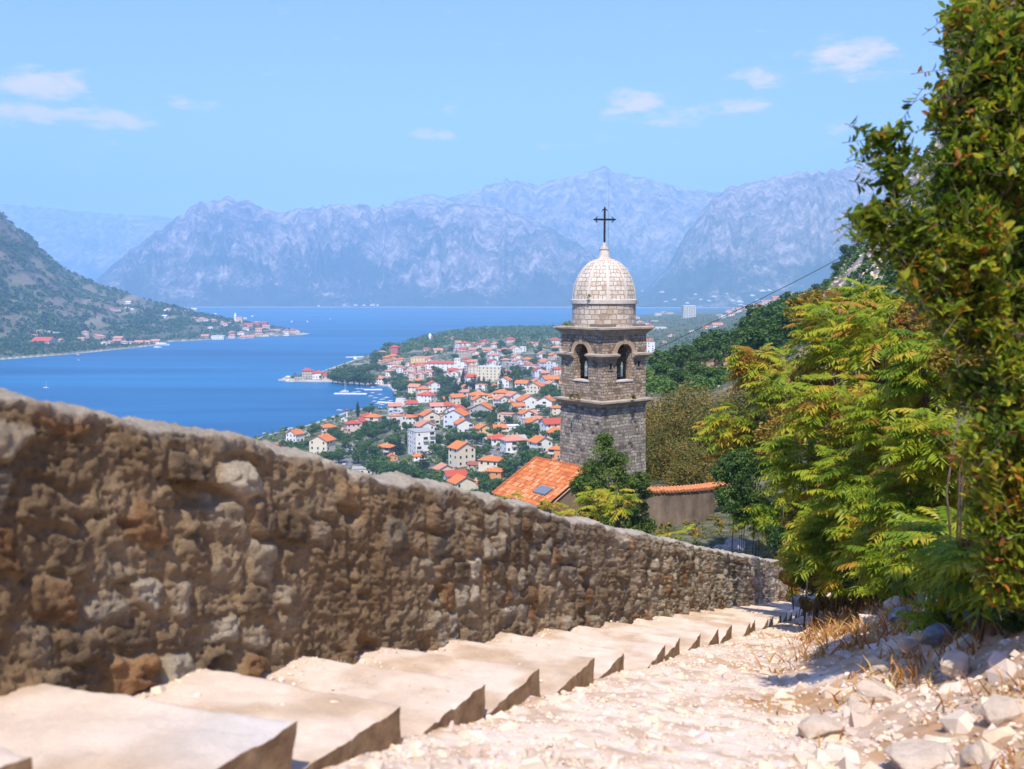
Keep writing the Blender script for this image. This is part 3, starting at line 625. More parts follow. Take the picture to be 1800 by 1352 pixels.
rock(1272, 966, 40, 34, 18, 'small pale rock just over the wall top below the pile', 'stone', 25, sink=0.0)
rock(1545, 1178, 7.3, 36, 18, 'small pale stone left of the wedge shaped rock', 'stone', 26)
rock(1410, 1190, 7.4, 30, 14, 'little brownish stone in the middle of the gravel', 'stone', 27)
rock(1330, 1230, 6.2, 30, 13, 'little buff stone right of the steps in the gravel', 'stone', 28)

def scatter_stones(name, pts, sizes, mat, label, seed=0, kind='stuff'):
    rng = np.random.default_rng(seed); base = [rock_mesh(900 + i, 14, 0.7, sub=0) for i in range(8)]
    VV, FF, CC = [], [], []; off = 0
    for p, s in zip(pts, sizes):
        V, F = base[rng.integers(8)]; a = rng.uniform(0, 6.28); ca, sa = math.cos(a), math.sin(a); st = rng.uniform(0.7, 1.3, 3) * s
        W = V * st; W = np.stack([W[:, 0] * ca - W[:, 1] * sa, W[:, 0] * sa + W[:, 1] * ca, W[:, 2]], 1) + p
        VV.append(W); FF.append(F + off); off += len(V)
        CC.append(np.tile(np.array([0.72, 0.58, 0.455]) * rng.uniform(0.72, 1.06) * np.array([1, rng.uniform(0.93, 1.02), rng.uniform(0.86, 1.05)]), (len(V), 1)))
    me = mesh_np(name, np.concatenate(VV), np.concatenate(FF), mat, smooth=False, vcol=np.clip(np.concatenate(CC), 0, 0.85))
    return tag(obj(name, me), label, name, kind=kind)
def build_gravel():
    rng = np.random.default_rng(8); P, Sz = [], []
    n = 0
    while n < 16000:
        s = 2.2 + 34 * rng.random() ** 2.2; r = rng.uniform(R_EDGE + 0.02, 2.2); e = float(bank_edge(s))
        if r > e + 1.4 or rng.random() > 1 - 0.35 * (r > e): continue
        x, y = xy(s, r); sz = min(0.10, 0.009 + 0.012 * rng.pareto(2.1)) * (1 + 0.02 * s) * (0.8 + 0.7 * (r > -.4))
        P.append((x, y, 0, sz)); n += 1
    for i in range(1500):                                                         # crumbs swept against the wall foot and the step ends
        s = 2 + 30 * rng.random() ** 1.8
        r = (R_WALL + 0.06 + abs(rng.normal(0, 0.06))) if i % 2 else R_EDGE + abs(rng.normal(0, 0.09)) + 0.02
        x, y = xy(s, r); sz = 0.008 + 0.012 * rng.pareto(2.8); sz = min(sz, 0.06)
        P.append((x, y, 1 if i % 2 else 0, sz))
    for i in range(1500):                                                         # grit lying on the treads, thicker towards the wall
        s = 1.5 + 24 * rng.random() ** 1.6; r = R_WALL + 0.05 + 1.12 * rng.random() ** 1.8; x, y = xy(s, r); P.append((x, y, 1, min(0.03, 0.004 + 0.004 * rng.pareto(2.4))))
    P = np.array(P); z = pathz(P[:, 0], P[:, 1]); s, r = sr(P[:, 0], P[:, 1])
    ss = np.array(STEP_S); k = np.clip(np.searchsorted(ss, s), 0, len(ss) - 1); zl = lipz(ss[k]) + 0.09 * np.clip((ss[k] - s) / 1.1, 0, 1)
    z = np.where(P[:, 2] == 1, zl, z); P3 = np.stack([P[:, 0], P[:, 1], z + P[:, 3] * (-0.15 + 0.25 * (P[:, 3] < .03))], 1)
    scatter_stones('gravel', P3, P[:, 3], tone_mat('gravel_stone', 20, 70, 0.4, 0.01, 0.3, 0.95, 0.75), 'loose pale gravel and pebbles over the path', 3)
STEP_S = [-0.954 + t * 1.0509 for t in [1.85, 2.88, 3.9, 4.85, 5.84, 6.79, 7.9, 8.9, 10.05, 11.05, 12.3, 13.65, 14.9] + [14.9 + 1.18 * i for i in range(1, 14)]]
build_gravel()

def build_dry_grass():
    rng = np.random.default_rng(12); V, F, tint = [], [], []
    cnt = 0
    while cnt < 5200:
        s = 3 + 26 * rng.random() ** 1.4; r = rng.uniform(-1.6, 4.0); e = float(bank_edge(s))
        if r < e + 0.35 + rng.normal(0, 0.3) or vnoise([s * 1.6], [r * 1.6], None, 71)[0] < 0.38: continue
        x, y = xy(s, r); z = float(G(np.array([x]), np.array([y]))[0]) - 0.02; cnt += 1
        for k in range(4):
            h = rng.uniform(0.03, 0.14) * (1 + 0.02 * s); a = rng.uniform(0, 6.28); l = rng.uniform(0.5, 1.6) * h; w = 0.005 + 0.0006 * s; b = rng.uniform(0, 6.28)
            p0 = np.array([x + rng.normal(0, .04), y + rng.normal(0, .04), z]); d = np.array([math.cos(b), math.sin(b), 0]) * w; e1 = np.array([math.cos(a) * l * .4, math.sin(a) * l * .4, h * .65]); e2 = np.array([math.cos(a) * l, math.sin(a) * l, h])
            o = len(V); V += [p0 - d, p0 + d, p0 + e1 + d * .7, p0 + e1 - d * .7, p0 + e2]; F.append((o, o + 1, o + 2, o + 3)); F.append((o + 3, o + 2, o + 4, o + 4)); tint += [rng.random()] * 2
    F4 = np.array([f for f in F if f[2] != f[3]]); F3 = np.array([f[:3] for f in F if f[2] == f[3]])
    me = mesh_np('dry_grass', np.array(V), [F4, F3], leafmat('straw', [(0, (0.30, 0.11, 0.03)), (0.5, (0.5, 0.25, 0.07)), (0.85, (0.56, 0.4, 0.17)), (1, (0.22, 0.26, 0.05))], 0.25), fattr=np.concatenate([tint[::2], tint[1::2]]))
    tag(obj('dry_grass', me), 'orange dry grass on the bank right of the path', 'grass', kind='stuff')
build_dry_grass()

# ------------------------------------------------------------------ masonry materials for the church
def masonry_mat(name, stones, mortar, bw, bh, msz=0.018, distort=0.06, stain=0.5):
    m, nt, b, _ = new_mat(name)
    uv = nt.nodes.new('ShaderNodeTexCoord'); v = uv.outputs['UV']
    nd = noise_n(nt, 3.0, 4, 0.6, v)
    sub = nt.nodes.new('ShaderNodeVectorMath'); sub.operation = 'SUBTRACT'; sub.inputs[1].default_value = (.5, .5, .5); nt.links.new(nd.outputs['Color'], sub.inputs[0])
    sca = nt.nodes.new('ShaderNodeVectorMath'); sca.operation = 'SCALE'; sca.inputs['Scale'].default_value = distort * 2; nt.links.new(sub.outputs[0], sca.inputs[0])
    add = nt.nodes.new('ShaderNodeVectorMath'); add.operation = 'ADD'; nt.links.new(v, add.inputs[0]); nt.links.new(sca.outputs[0], add.inputs[1])
    br = nt.nodes.new('ShaderNodeTexBrick'); nt.links.new(add.outputs[0], br.inputs['Vector'])
    br.inputs['Scale'].default_value = 1; br.inputs['Brick Width'].default_value = bw; br.inputs['Row Height'].default_value = bh; br.inputs['Mortar Size'].default_value = msz
    br.inputs['Mortar Smooth'].default_value = 0.4; br.inputs['Color1'].default_value = (0, 0, 0, 1); br.inputs['Color2'].default_value = (1, 1, 1, 1); br.offset = 0.43; br.squash = 0.7; br.squash_frequency = 3
    vo = nt.nodes.new('ShaderNodeTexVoronoi'); vo.inputs['Scale'].default_value = 2.6; nt.links.new(add.outputs[0], vo.inputs['Vector'])
    bwn = nt.nodes.new('ShaderNodeRGBToBW'); nt.links.new(br.outputs['Color'], bwn.inputs[0])
    bv = nt.nodes.new('ShaderNodeRGBToBW'); nt.links.new(vo.outputs['Color'], bv.inputs[0])
    av = nt.nodes.new('ShaderNodeMath'); av.operation = 'MULTIPLY_ADD'; av.inputs[1].default_value = 0.5; nt.links.new(bwn.outputs[0], av.inputs[0])
    hv = nt.nodes.new('ShaderNodeMath'); hv.operation = 'MULTIPLY'; hv.inputs[1].default_value = 0.5; nt.links.new(bv.outputs[0], hv.inputs[0]); nt.links.new(hv.outputs[0], av.inputs[2])
    c = ramp(nt, av.outputs[0], [(0.1 + 0.8 * i / (len(stones) - 1), s) for i, s in enumerate(stones)])
    n2 = noise_n(nt, 0.9, 6, 0.7, v); n3 = noise_n(nt, 14, 5, 0.7, v)
    c = mixc(nt, maprange(nt, n3.outputs['Fac'], 0.35, 0.7, 0, 0.4), c, mixc(nt, 1.0, c, (0.5, 0.48, 0.45), 'MULTIPLY'))
    c = mixc(nt, br.outputs['Fac'], c, mortar)
    c = mixc(nt, maprange(nt, n2.outputs['Fac'], 0.5, 0.7, 0, stain), c, mixc(nt, 1.0, c, (0.45, 0.43, 0.4), 'MULTIPLY'))
    nt.links.new(c, b.inputs['Base Color']); b.inputs['Roughness'].default_value = 0.92
    inv = nt.nodes.new('ShaderNodeMath'); inv.operation = 'MULTIPLY_ADD'; inv.inputs[1].default_value = -1.0; nt.links.new(br.outputs['Fac'], inv.inputs[0]); 
    nh = nt.nodes.new('ShaderNodeMath'); nh.operation = 'MULTIPLY_ADD'; nh.inputs[1].default_value = 0.6; nt.links.new(n3.outputs['Fac'], nh.inputs[0]); nt.links.new(hv.outputs[0], nh.inputs[2])
    nt.links.new(nh.outputs[0], inv.inputs[2]); bump(nt, b, inv.outputs[0], 0.9, 0.05); return m
M['tower'] = masonry_mat('tower_masonry', [(0.08, 0.072, 0.06), (0.27, 0.235, 0.19), (0.41, 0.36, 0.29), (0.56, 0.5, 0.41)], (0.2, 0.165, 0.125), 0.36, 0.19, 0.022, 0.12)
M['belfry'] = masonry_mat('belfry_masonry', [(0.12, 0.09, 0.065), (0.33, 0.25, 0.18), (0.47, 0.37, 0.27), (0.6, 0.5, 0.39)], (0.23, 0.155, 0.095), 0.30, 0.17, 0.022, 0.11)
M['drum'] = masonry_mat('drum_masonry', [(0.36, 0.26, 0.18), (0.56, 0.46, 0.36), (0.66, 0.57, 0.47), (0.72, 0.64, 0.55)], (0.42, 0.29, 0.19), 0.50, 0.29, 0.03, 0.1, 0.3)
M['dome'] = masonry_mat('dome_masonry', [(0.48, 0.40, 0.31), (0.66, 0.58, 0.48), (0.70, 0.63, 0.54), (0.72, 0.66, 0.58)], (0.46, 0.31, 0.2), 0.40, 0.27, 0.028, 0.085, 0.3)
M['pale_stone'] = mottled('pale_cut_stone', (0.5, 0.42, 0.34), (0.68, 0.6, 0.51), 3, 0.85, 14, 0.4, 0.03)
M['brown_stone'] = mottled('brown_dressed_stone', (0.34, 0.22, 0.14), (0.47, 0.34, 0.23), 3, 0.85, 14, 0.4, 0.03)
M['cornice'] = mottled('weathered_cornice_stone', (0.24, 0.2, 0.16), (0.46, 0.39, 0.31), 2.5, 0.9, 12, 0.6, 0.04)
M['dark'] = plain('opening_shade_paint', (0.012, 0.011, 0.01), 0.95)  # near-black paint standing for shade inside the tower slits
M['iron'] = plain('dark_iron', (0.022, 0.024, 0.025), 0.55, 0.4)

TC = un(1061, 600, 60.0)[:2]; TROT = math.atan2(0.616, 0.788)          # right face normal (0.616,-0.788)
def zt_(py, F=58.6): return float(100 - drop(py, F))
def build_tower():
    t = empty('bell_tower', (TC[0], TC[1], 86.5), TROT); z0 = 86.5
    tag(t, 'square stone bell tower with arched belfry and pale dome beside the tiled church', 'bell tower')
    h = 1.80; Z = lambda py, F=58.6: zt_(py, F) - z0
    def uvbuild(name, V, F, mat, uvs, parent=t):
        me = bpy.data.meshes.new(name); me.from_pydata(V, [], F); me.materials.append(mat)
        l = me.uv_layers.new(name='UVMap')
        for p in me.polygons:
            for li in p.loop_indices: l.data[li].uv = uvs[p.index][li - p.loop_start] if uvs else (0, 0)
        me.update(); return obj(name, me, parent)
    def boxuv(o):                      # metre uv from the dominant normal
        me = o.data; l = me.uv_layers.active or me.uv_layers.new(name='UVMap')
        for p in me.polygons:
            n = p.normal
            for li in p.loop_indices:
                c = me.vertices[me.loops[li].vertex_index].co
                if abs(n.z) > 0.8: l.data[li].uv = (c.x, c.y)
                elif abs(n.x) > abs(n.y): l.data[li].uv = (c.y + 7.3, c.z)
                else: l.data[li].uv = (c.x, c.z)
        return o
    # shaft, slightly wider at the foot
    zs = [0, 3, Z(704)]; hs = [h + 0.09, h + 0.05, h]
    V, F = [], []
    for z, q in zip(zs, hs): V += [(-q, -q, z), (q, -q, z), (q, q, z), (-q, q, z)]
    for i in range(2):
        for k in range(4): F.append([i*4 + k, i*4 + (k+1) % 4, i*4 + 4 + (k+1) % 4, i*4 + 4 + k])
    F.append([8, 9, 10, 11]); boxuv(uvbuild('shaft', V, F, M['tower'], None))
    # belfry: four walls with arched openings
    zb, zsill, ztop = Z(704), Z(671), Z(580); th = 0.5
    def face_wall(k):
        hw, zarch = (0.62, Z(604)) if k in (0, 3) else (0.34, Z(636)); zspr = zarch - hw
        e = [(1, 0), (0, 1), (-1, 0), (0, -1)][k]; n = [(0, -1), (1, 0), (0, 1), (-1, 0)][k]
        bm = bmesh.new(); P = lambda a, z: bm.verts.new((a, 0, z))
        na = 12; arc = [(hw * math.cos(math.pi * i / na), zspr + hw * math.sin(math.pi * i / na)) for i in range(na + 1)]
        grid = {}
        def g(a, z):
            key = (round(a, 4), round(z, 4))
            if key not in grid: grid[key] = P(a, z)
            return grid[key]
        A0 = -h if True else 0; A1 = h
        bm.faces.new([g(A0, zb), g(-hw, zb), g(-hw, zsill), g(A0, zsill)]); bm.faces.new([g(-hw, zb), g(hw, zb), g(hw, zsill), g(-hw, zsill)]); bm.faces.new([g(hw, zb), g(A1, zb), g(A1, zsill), g(hw, zsill)])
        bm.faces.new([g(A0, zsill), g(-hw, zsill), g(-hw, zspr), g(A0, zspr)]); bm.faces.new([g(hw, zsill), g(A1, zsill), g(A1, zspr), g(hw, zspr)])
        bm.faces.new([g(A0, zspr), g(-hw, zspr), g(-hw, ztop), g(A0, ztop)]); bm.faces.new([g(hw, zspr), g(A1, zspr), g(A1, ztop), g(hw, ztop)])
        for i in range(na):
            a, b2 = arc[i], arc[i + 1]; bm.faces.new([g(*b2), g(*a), g(a[0], ztop), g(b2[0], ztop)])
        bmesh.ops.recalc_face_normals(bm, faces=bm.faces[:])
        if bm.faces[0].normal.y > 0: bmesh.ops.reverse_faces(bm, faces=bm.faces[:])
        ex = bmesh.ops.extrude_face_region(bm, geom=bm.faces[:]); bmesh.ops.translate(bm, vec=(0, th, 0), verts=[v for v in ex['geom'] if isinstance(v, bmesh.types.BMVert)])
        bmesh.ops.recalc_face_normals(bm, faces=bm.faces[:])
        hh = h if k % 2 == 0 else h
        for v in bm.verts:                                         # mitre the corners so that neighbouring walls meet
            a, d, z = v.co; lim = h - d
            a = max(-lim, min(lim, a)); v.co = (e[0] * a + n[0] * (h - d), e[1] * a + n[1] * (h - d), z)
        me = bpy.data.meshes.new('belfry_wall'); bm.to_mesh(me); bm.free(); me.materials.append(M['belfry']); boxuv(obj('belfry_wall', me, t))
        # dressed arch ring and keystone
        def loc(a, o_, z): return (e[0] * a + n[0] * (h + o_), e[1] * a + n[1] * (h + o_), z)
        Vr, Fr = [], []; nn = 16
        zc0 = Z(622)
        prof = [(hw, zc0 - 0.0)] + [(hw * math.cos(math.pi * i / nn), zspr + hw * math.sin(math.pi * i / nn)) for i in range(nn + 1)] + [(-hw, zc0 - 0.0)]
        ro = 0.27
        outp = [(hw + ro, zc0)] + [((hw + ro) * math.cos(math.pi * i / nn), zspr + (hw + ro) * math.sin(math.pi * i / nn)) for i in range(nn + 1)] + [(-hw - ro, zc0)]
        for (a, z), (a2, z2) in zip(prof, outp): Vr += [loc(a, 0.035, z), loc(a2, 0.035, z2), loc(a2, -0.05, z2), loc(a, -0.2, z)]
        for i in range(len(prof) - 1):
            for j in range(4): Fr.append([i*4 + j, i*4 + (j+1) % 4, i*4 + 4 + (j+1) % 4, i*4 + 4 + j])
        me = bpy.data.meshes.new('arch_ring'); me.from_pydata(Vr, [], Fr); bm = bmesh.new(); bm.from_mesh(me); bmesh.ops.recalc_face_normals(bm, faces=bm.faces[:]); bm.to_mesh(me); bm.free()
        me.materials.append(M['brown_stone'] if k in (3,) else M['belfry'] if False else M['brown_stone']); ar = obj('arch_ring', me, t)
        kb = MB(); z1 = zspr + hw - 0.03; w1, w2 = 0.10, 0.15
        kb.add([loc(-w1, 0.08, z1), loc(w1, 0.08, z1), loc(w2, 0.08, z1 + 0.48), loc(-w2, 0.08, z1 + 0.48), loc(-w1, -0.06, z1), loc(w1, -0.06, z1), loc(w2, -0.06, z1 + 0.48), loc(-w2, -0.06, z1 + 0.48)],
               [(0,1,2,3), (0,4,5,1), (1,5,6,2), (2,6,7,3), (3,7,4,0)]); kb.build('keystone', M['brown_stone'], ar)
        sb = MB(); sb.add([loc(-hw - 0.08, 0.05, zsill), loc(hw + 0.08, 0.05, zsill), loc(hw + 0.08, 0.05, zsill + 0.09), loc(-hw - 0.08, 0.05, zsill + 0.09), loc(-hw + .003, -0.55, zsill + .003), loc(hw - .003, -0.55, zsill + .003), loc(hw - .003, -0.55, zsill + 0.09), loc(-hw + .003, -0.55, zsill + 0.09)],
               [(0,1,2,3), (3,2,6,7), (0,4,5,1), (1,5,6,2), (0,3,7,4)]); sb.build('sill', M['pale_stone'], t)
        # blind panel proud frames under the sill
        # impost cornice on the piers
        flare('impost_cornice', [(hw, h), (-h, -hw)], k, Z(622), 0.10, 0.30, 0.22)
    def flare(name, spans, k, zt, edge, over, fl):
        e = [(1, 0), (0, 1), (-1, 0), (0, -1)][k]; n = [(0, -1), (1, 0), (0, 1), (-1, 0)][k]
        for a0, a1 in spans:
            mb = MB(); prof = [(0.0, zt - edge - fl), (0.10, zt - edge - fl * 0.6), (over * 0.75, zt - edge - 0.04), (over, zt - edge), (over, zt), (0.0, zt + 0.05)]
            V = []
            for a in (a0, a1):
                for o_, z in prof:
                    aa = a + (o_ if abs(a - h) < 1e-6 else -o_ if abs(a + h) < 1e-6 else 0)
                    V.append((e[0] * aa + n[0] * (h + o_ + 0.002), e[1] * aa + n[1] * (h + o_ + 0.002), z))
            m_ = len(prof); Fc = [[i, m_ + i, m_ + i + 1, i + 1] for i in range(m_ - 1)]; Fc += [list(range(m_)), list(range(m_, 2 * m_))[::-1]]
            mb.add(V, [f[::-1] for f in Fc]); ob = mb.build(name, [M['cornice']], t)
            bm = bmesh.new(); bm.from_mesh(ob.data); bmesh.ops.recalc_face_normals(bm, faces=bm.faces[:]); bm.to_mesh(ob.data); bm.free()
    for k in range(4): face_wall(k)
    for k in range(4):
        flare('cornice', [(-h, h)], k, Z(703), 0.10, 0.36, 0.24); flare('cornice', [(-h, h)], k, Z(575.5), 0.10, 0.37, 0.34)
    # floor and ceiling of the belfry and the roof slab under the drum
    mb = MB(); q = h - 0.03; mb.box(-q, q, -q, q, ztop - 0.02, ztop + 0.34); mb.build('belfry_ceiling', M['tower'], t); mb = MB(); mb.box(-q, q, -q, q, zsill - 0.9, zsill - 0.75); mb.build('belfry_floor', M['tower'], t)
    # drum and dome
    F0 = 60.0; zd0, zd1 = Z(574, 59), Z(534, F0); rd = 1.90
    n = 72
    def rev(name, prof, mat, bulge=None, parent=t):
        V, Fc, U = [], [], []
        L = [0]
        for i in range(1, len(prof)): L.append(L[-1] + math.hypot(prof[i][0] - prof[i-1][0], prof[i][1] - prof[i-1][1]))
        for i, (r, z) in enumerate(prof):
            for k in range(n):
                a = 2 * math.pi * k / n; rr = r * (1 + (bulge(a, i / (len(prof) - 1)) if bulge else 0)); V.append((rr * math.cos(a), rr * math.sin(a), z))
        uvs = []
        for i in range(len(prof) - 1):
            for k in range(n):
                Fc.append([i*n + k, i*n + (k+1) % n, (i+1)*n + (k+1) % n, (i+1)*n + k])
                u0, u1 = rd * 2 * math.pi * k / n, rd * 2 * math.pi * (k + 1) / n; uvs.append([(u0, L[i]), (u1, L[i]), (u1, L[i+1]), (u0, L[i+1])])
        Fc.append([(len(prof)-1)*n + k for k in range(n)]); uvs.append([(0, 0)] * n)
        return uvbuild(name, V, Fc, mat, uvs, parent)
    rev('drum', [(rd, zd0 - 0.15), (rd, zd0 + 0.5), (rd, zd1)], M['drum'])
    rev('dome_ring', [(rd, zd1 - 0.02), (rd + 0.09, zd1 + 0.02), (rd + 0.10, zd1 + 0.24), (rd - 0.02, zd1 + 0.27)], M['pale_stone'])
    zdm = zd1 + 0.25; zapex = Z(454, F0); Hd = zapex - zdm; prof = []
    for i in range(19):
        a = (math.pi / 2) * i / 18; r = (rd + 0.0) * math.cos(a) ** 0.92; z = zdm + Hd * math.sin(a) ** 1.02
        if r < 0.3: break
        prof.append((r, z))
    seg = 10
    def panel(a, f): return -0.022 * abs(math.cos(a * seg / 2)) ** 1.0
    dm = rev('dome', prof, M['dome'], panel)
    for k in range(seg):                                              # ribs between the panels
        a = 2 * math.pi * (k + 0.5) / seg; mb = MB(); V = []
        for i, (r, z) in enumerate(prof):
            w = 0.085 * (0.35 + 0.65 * r / rd); tx, ty = -math.sin(a), math.cos(a); 
            for sgn, up in ((-1, 0.0), (-1, 0.03), (1, 0.03), (1, 0.0)):
                rr = r + up - 0.01; V.append((rr * math.cos(a) + sgn * w * tx, rr * math.sin(a) + sgn * w * ty, z + up * 0.5))
        Fr = []
        for i in range(len(prof) - 1):
            for j in range(3): Fr.append([i*4 + j, i*4 + j + 1, i*4 + 5 + j, i*4 + 4 + j])
        mb.add(V, Fr); mb.build('rib', M['pale_stone'], dm)
    zf = zapex - 0.12
    fb = MB(); fb.lathe([(0.42, zf - 0.12), (0.42, zf + 0.12), (0.33, zf + 0.14), (0.27, zf + 0.55), (0.25, zf + 0.6), (0.30, zf + 0.64), (0.30, zf + 0.78), (0.12, zf + 0.80), (0.10, zf + 1.05)], 20)
    fb.build('finial', M['pale_stone'], t, False)
    # iron cross with flared tips, standing square to the camera
    c = empty('cross', (0, 0, 0), -TROT + 0.05); c.parent = t; c['label'] = 'black iron cross with hooked tips'
    zc0, zc1, zarm = zf + 1.02, Z(363, F0), Z(386, F0); cb = MB(); w = 0.055
    cb.box(-w, w, -w, w, zc0, zc1 - 0.2); cb.box(-0.56, -w + .001, -w * .8, w * .8, zarm - w, zarm + w); cb.box(w - .001, 0.56, -w * .8, w * .8, zarm - w, zarm + w); c_ob = cb.build('cross_bars', M['iron'], c)
    def fleur(cx, cz, dx, dz):
        tip = MB(); px_, pz_ = -dz, dx
        tip.tube([(cx, 0, cz), (cx + dx * .16, 0, cz + dz * .16), (cx + dx * .26, 0, cz + dz * .26)], [.05, .06, .008], 6)
        for s_ in (-1, 1):
            pts = [(0, 0), (.02, .07), (.0, .13), (-.06, .16), (-.09, .12)]
            tip.tube([(cx + dx * (u + .05) + px_ * s_ * v, 0, cz + dz * (u + .05) + pz_ * s_ * v) for u, v in pts], [.035, .035, .03, .025, .012], 5)
        tip.build('cross_tip', M['iron'], c)
    fleur(-0.44, zarm, -1, 0); fleur(0.44, zarm, 1, 0); fleur(0, zc1 - 0.25, 0, 1)
    # rod and cables
    rb = MB(); rx, ry = 0.24 * math.cos(-TROT), 0.24 * math.sin(-TROT)
    rb.tube([(rx, ry, zf), (rx, ry, Z(312, F0))], 0.006, 5); rb.build('lightning_rod', M['iron'], t)
    wb = MB(); a = math.pi * 1.5 - TROT + 0.9
    def on(fa, o_, z): return (h + o_, fa, z)
    wb.tube([(rx, ry, zf + .1), (1.2, 0.1, zd1 + 1.4), (1.98, -0.2, zd1 + 0.3), (2.0, -0.2, zd0 + .1), (2.2, 0.9, Z(573)), (2.21, 0.9, Z(577)), (h + .42, .9, Z(580)), (h + .42, .9, Z(640)), (h + .4, .9, Z(700)), (h + .06, 0.9, Z(715)), (h + .09, .9, 1)], 0.012, 5); wb.build('earth_wire', M['iron'], t)
    # small openings: a flat panel painted dark for the shade within, framed in stone
    def slit(face, a, py, w, hh, frame=True):
        e = [(1, 0), (0, 1), (-1, 0), (0, -1)][face]; n = [(0, -1), (1, 0), (0, 1), (-1, 0)][face]; z = Z(py); o0 = 0.003 if z > zs[1] else 0.05 * (1 - z / zs[2]) + 0.012
        L = lambda a_, o_, z_: (e[0] * a_ + n[0] * (h + o_), e[1] * a_ + n[1] * (h + o_), z_)
        mb = MB(); mb.add([L(a - w/2, o0 + .01, z - hh/2), L(a + w/2, o0 + .01, z - hh/2), L(a + w/2, o0 + .01, z + hh/2), L(a - w/2, o0 + .01, z + hh/2)], [(0, 1, 2, 3)]); wob = mb.build('slit_window', M['dark'], t)
        fb = MB()
        for (x0, x1, y0, y1) in ((a - w/2 - .07, a - w/2, z - hh/2, z + hh/2), (a + w/2, a + w/2 + .07, z - hh/2, z + hh/2), (a - w/2 - .1, a + w/2 + .1, z + hh/2, z + hh/2 + .09), (a - w/2 - .1, a + w/2 + .1, z - hh/2 - .08, z - hh/2)):
            q = [L(x0, o0 + .05, y0), L(x1, o0 + .05, y0), L(x1, o0 + .05, y1), L(x0, o0 + .05, y1), L(x0, -.02, y0), L(x1, -.02, y0), L(x1, -.02, y1), L(x0, -.02, y1)]
            fb.add(q, [(0,1,2,3), (0,4,5,1), (1,5,6,2), (2,6,7,3), (3,7,4,0)])
        fb.build('window_frame', M['tower'], wob)
    # face 3 is the left one seen, face 0 the right one seen
    slit(3, -1.2, 760, .2, .32); slit(0, 1.05, 757, .22, .34); slit(3, -.8, 812, .18, .42); slit(0, .75, 811, .16, .4); slit(3, .7, 806, .14, .5)
    slit(0, -1.15, 643, .2, .34); slit(0, 1.15, 641, .2, .34)
build_tower()

# ------------------------------------------------------------------ church nave with its tiled roof, plastered wall
def tile_mat():
    m, nt, b, _ = new_mat('terracotta_tile'); a = nt.nodes.new('ShaderNodeAttribute'); a.attribute_name = 'tint'; v = objvec(nt); n = noise_n(nt, 5, 5, 0.7, v)
    c = ramp(nt, a.outputs['Fac'], [(0, (0.36, 0.10, 0.035)), (0.4, (0.50, 0.155, 0.05)), (0.75, (0.57, 0.215, 0.085)), (1, (0.6, 0.34, 0.2))])
    c = mixc(nt, maprange(nt, n.outputs['Fac'], 0.45, 0.75, 0, 0.6), c, (0.3, 0.13, 0.06)); nt.links.new(c, b.inputs['Base Color']); b.inputs['Roughness'].default_value = 0.8; return m
M['tile'] = tile_mat()
def tile_roof(name, L, W, rise, mat, parent, pitch_w=0.21, course=0.36, seed=1, rw=0.10):
    """one slope of half-round tiles: x 0..L along the ridge, running down to -y by W and down by rise"""
    rng = np.random.default_rng(seed); V, F, tint = [], [], []; sl_ = math.hypot(W, rise); nc = int(round(sl_ / course)); nx = int(round(L / pitch_w)); dn = np.array([0, -W, -rise]) / sl_; nn = np.array([0, -rise, W]) / sl_
    seg = 5
    for i in range(nx):
        for j in range(nc):
            tv = np.clip(rng.normal(0.52, 0.33), 0, 1); off = rng.normal(0, 0.012); h0, h1 = 0.0, 0.03
            for hump in (0, 1):                                       # cover tile and the trough beside it
                xc = (i + 0.5 * hump) * pitch_w; R0 = pitch_w * 0.27; o = len(V)
                for t, lift in ((j * course - 0.03, 0.012), ((j + 1) * course + off, 0.042)):
                    for k in range(seg + 1):
                        a = math.pi * k / seg; sgn = 1 if hump == 0 else -0.7
                        p = np.array([xc + R0 * math.cos(a), 0, 0]) + dn * t + nn * (lift + sgn * R0 * math.sin(a) + (0 if hump == 0 else 0.03)); V.append(p)
                for k in range(seg): F.append((o + k, o + k + 1, o + seg + 2 + k, o + seg + 1 + k)); tint.append(tv if hump == 0 else tv * 0.7)
    me = mesh_np(name, np.array(V), np.array(F), mat, smooth=True, fattr=tint); return obj(name, me, parent)
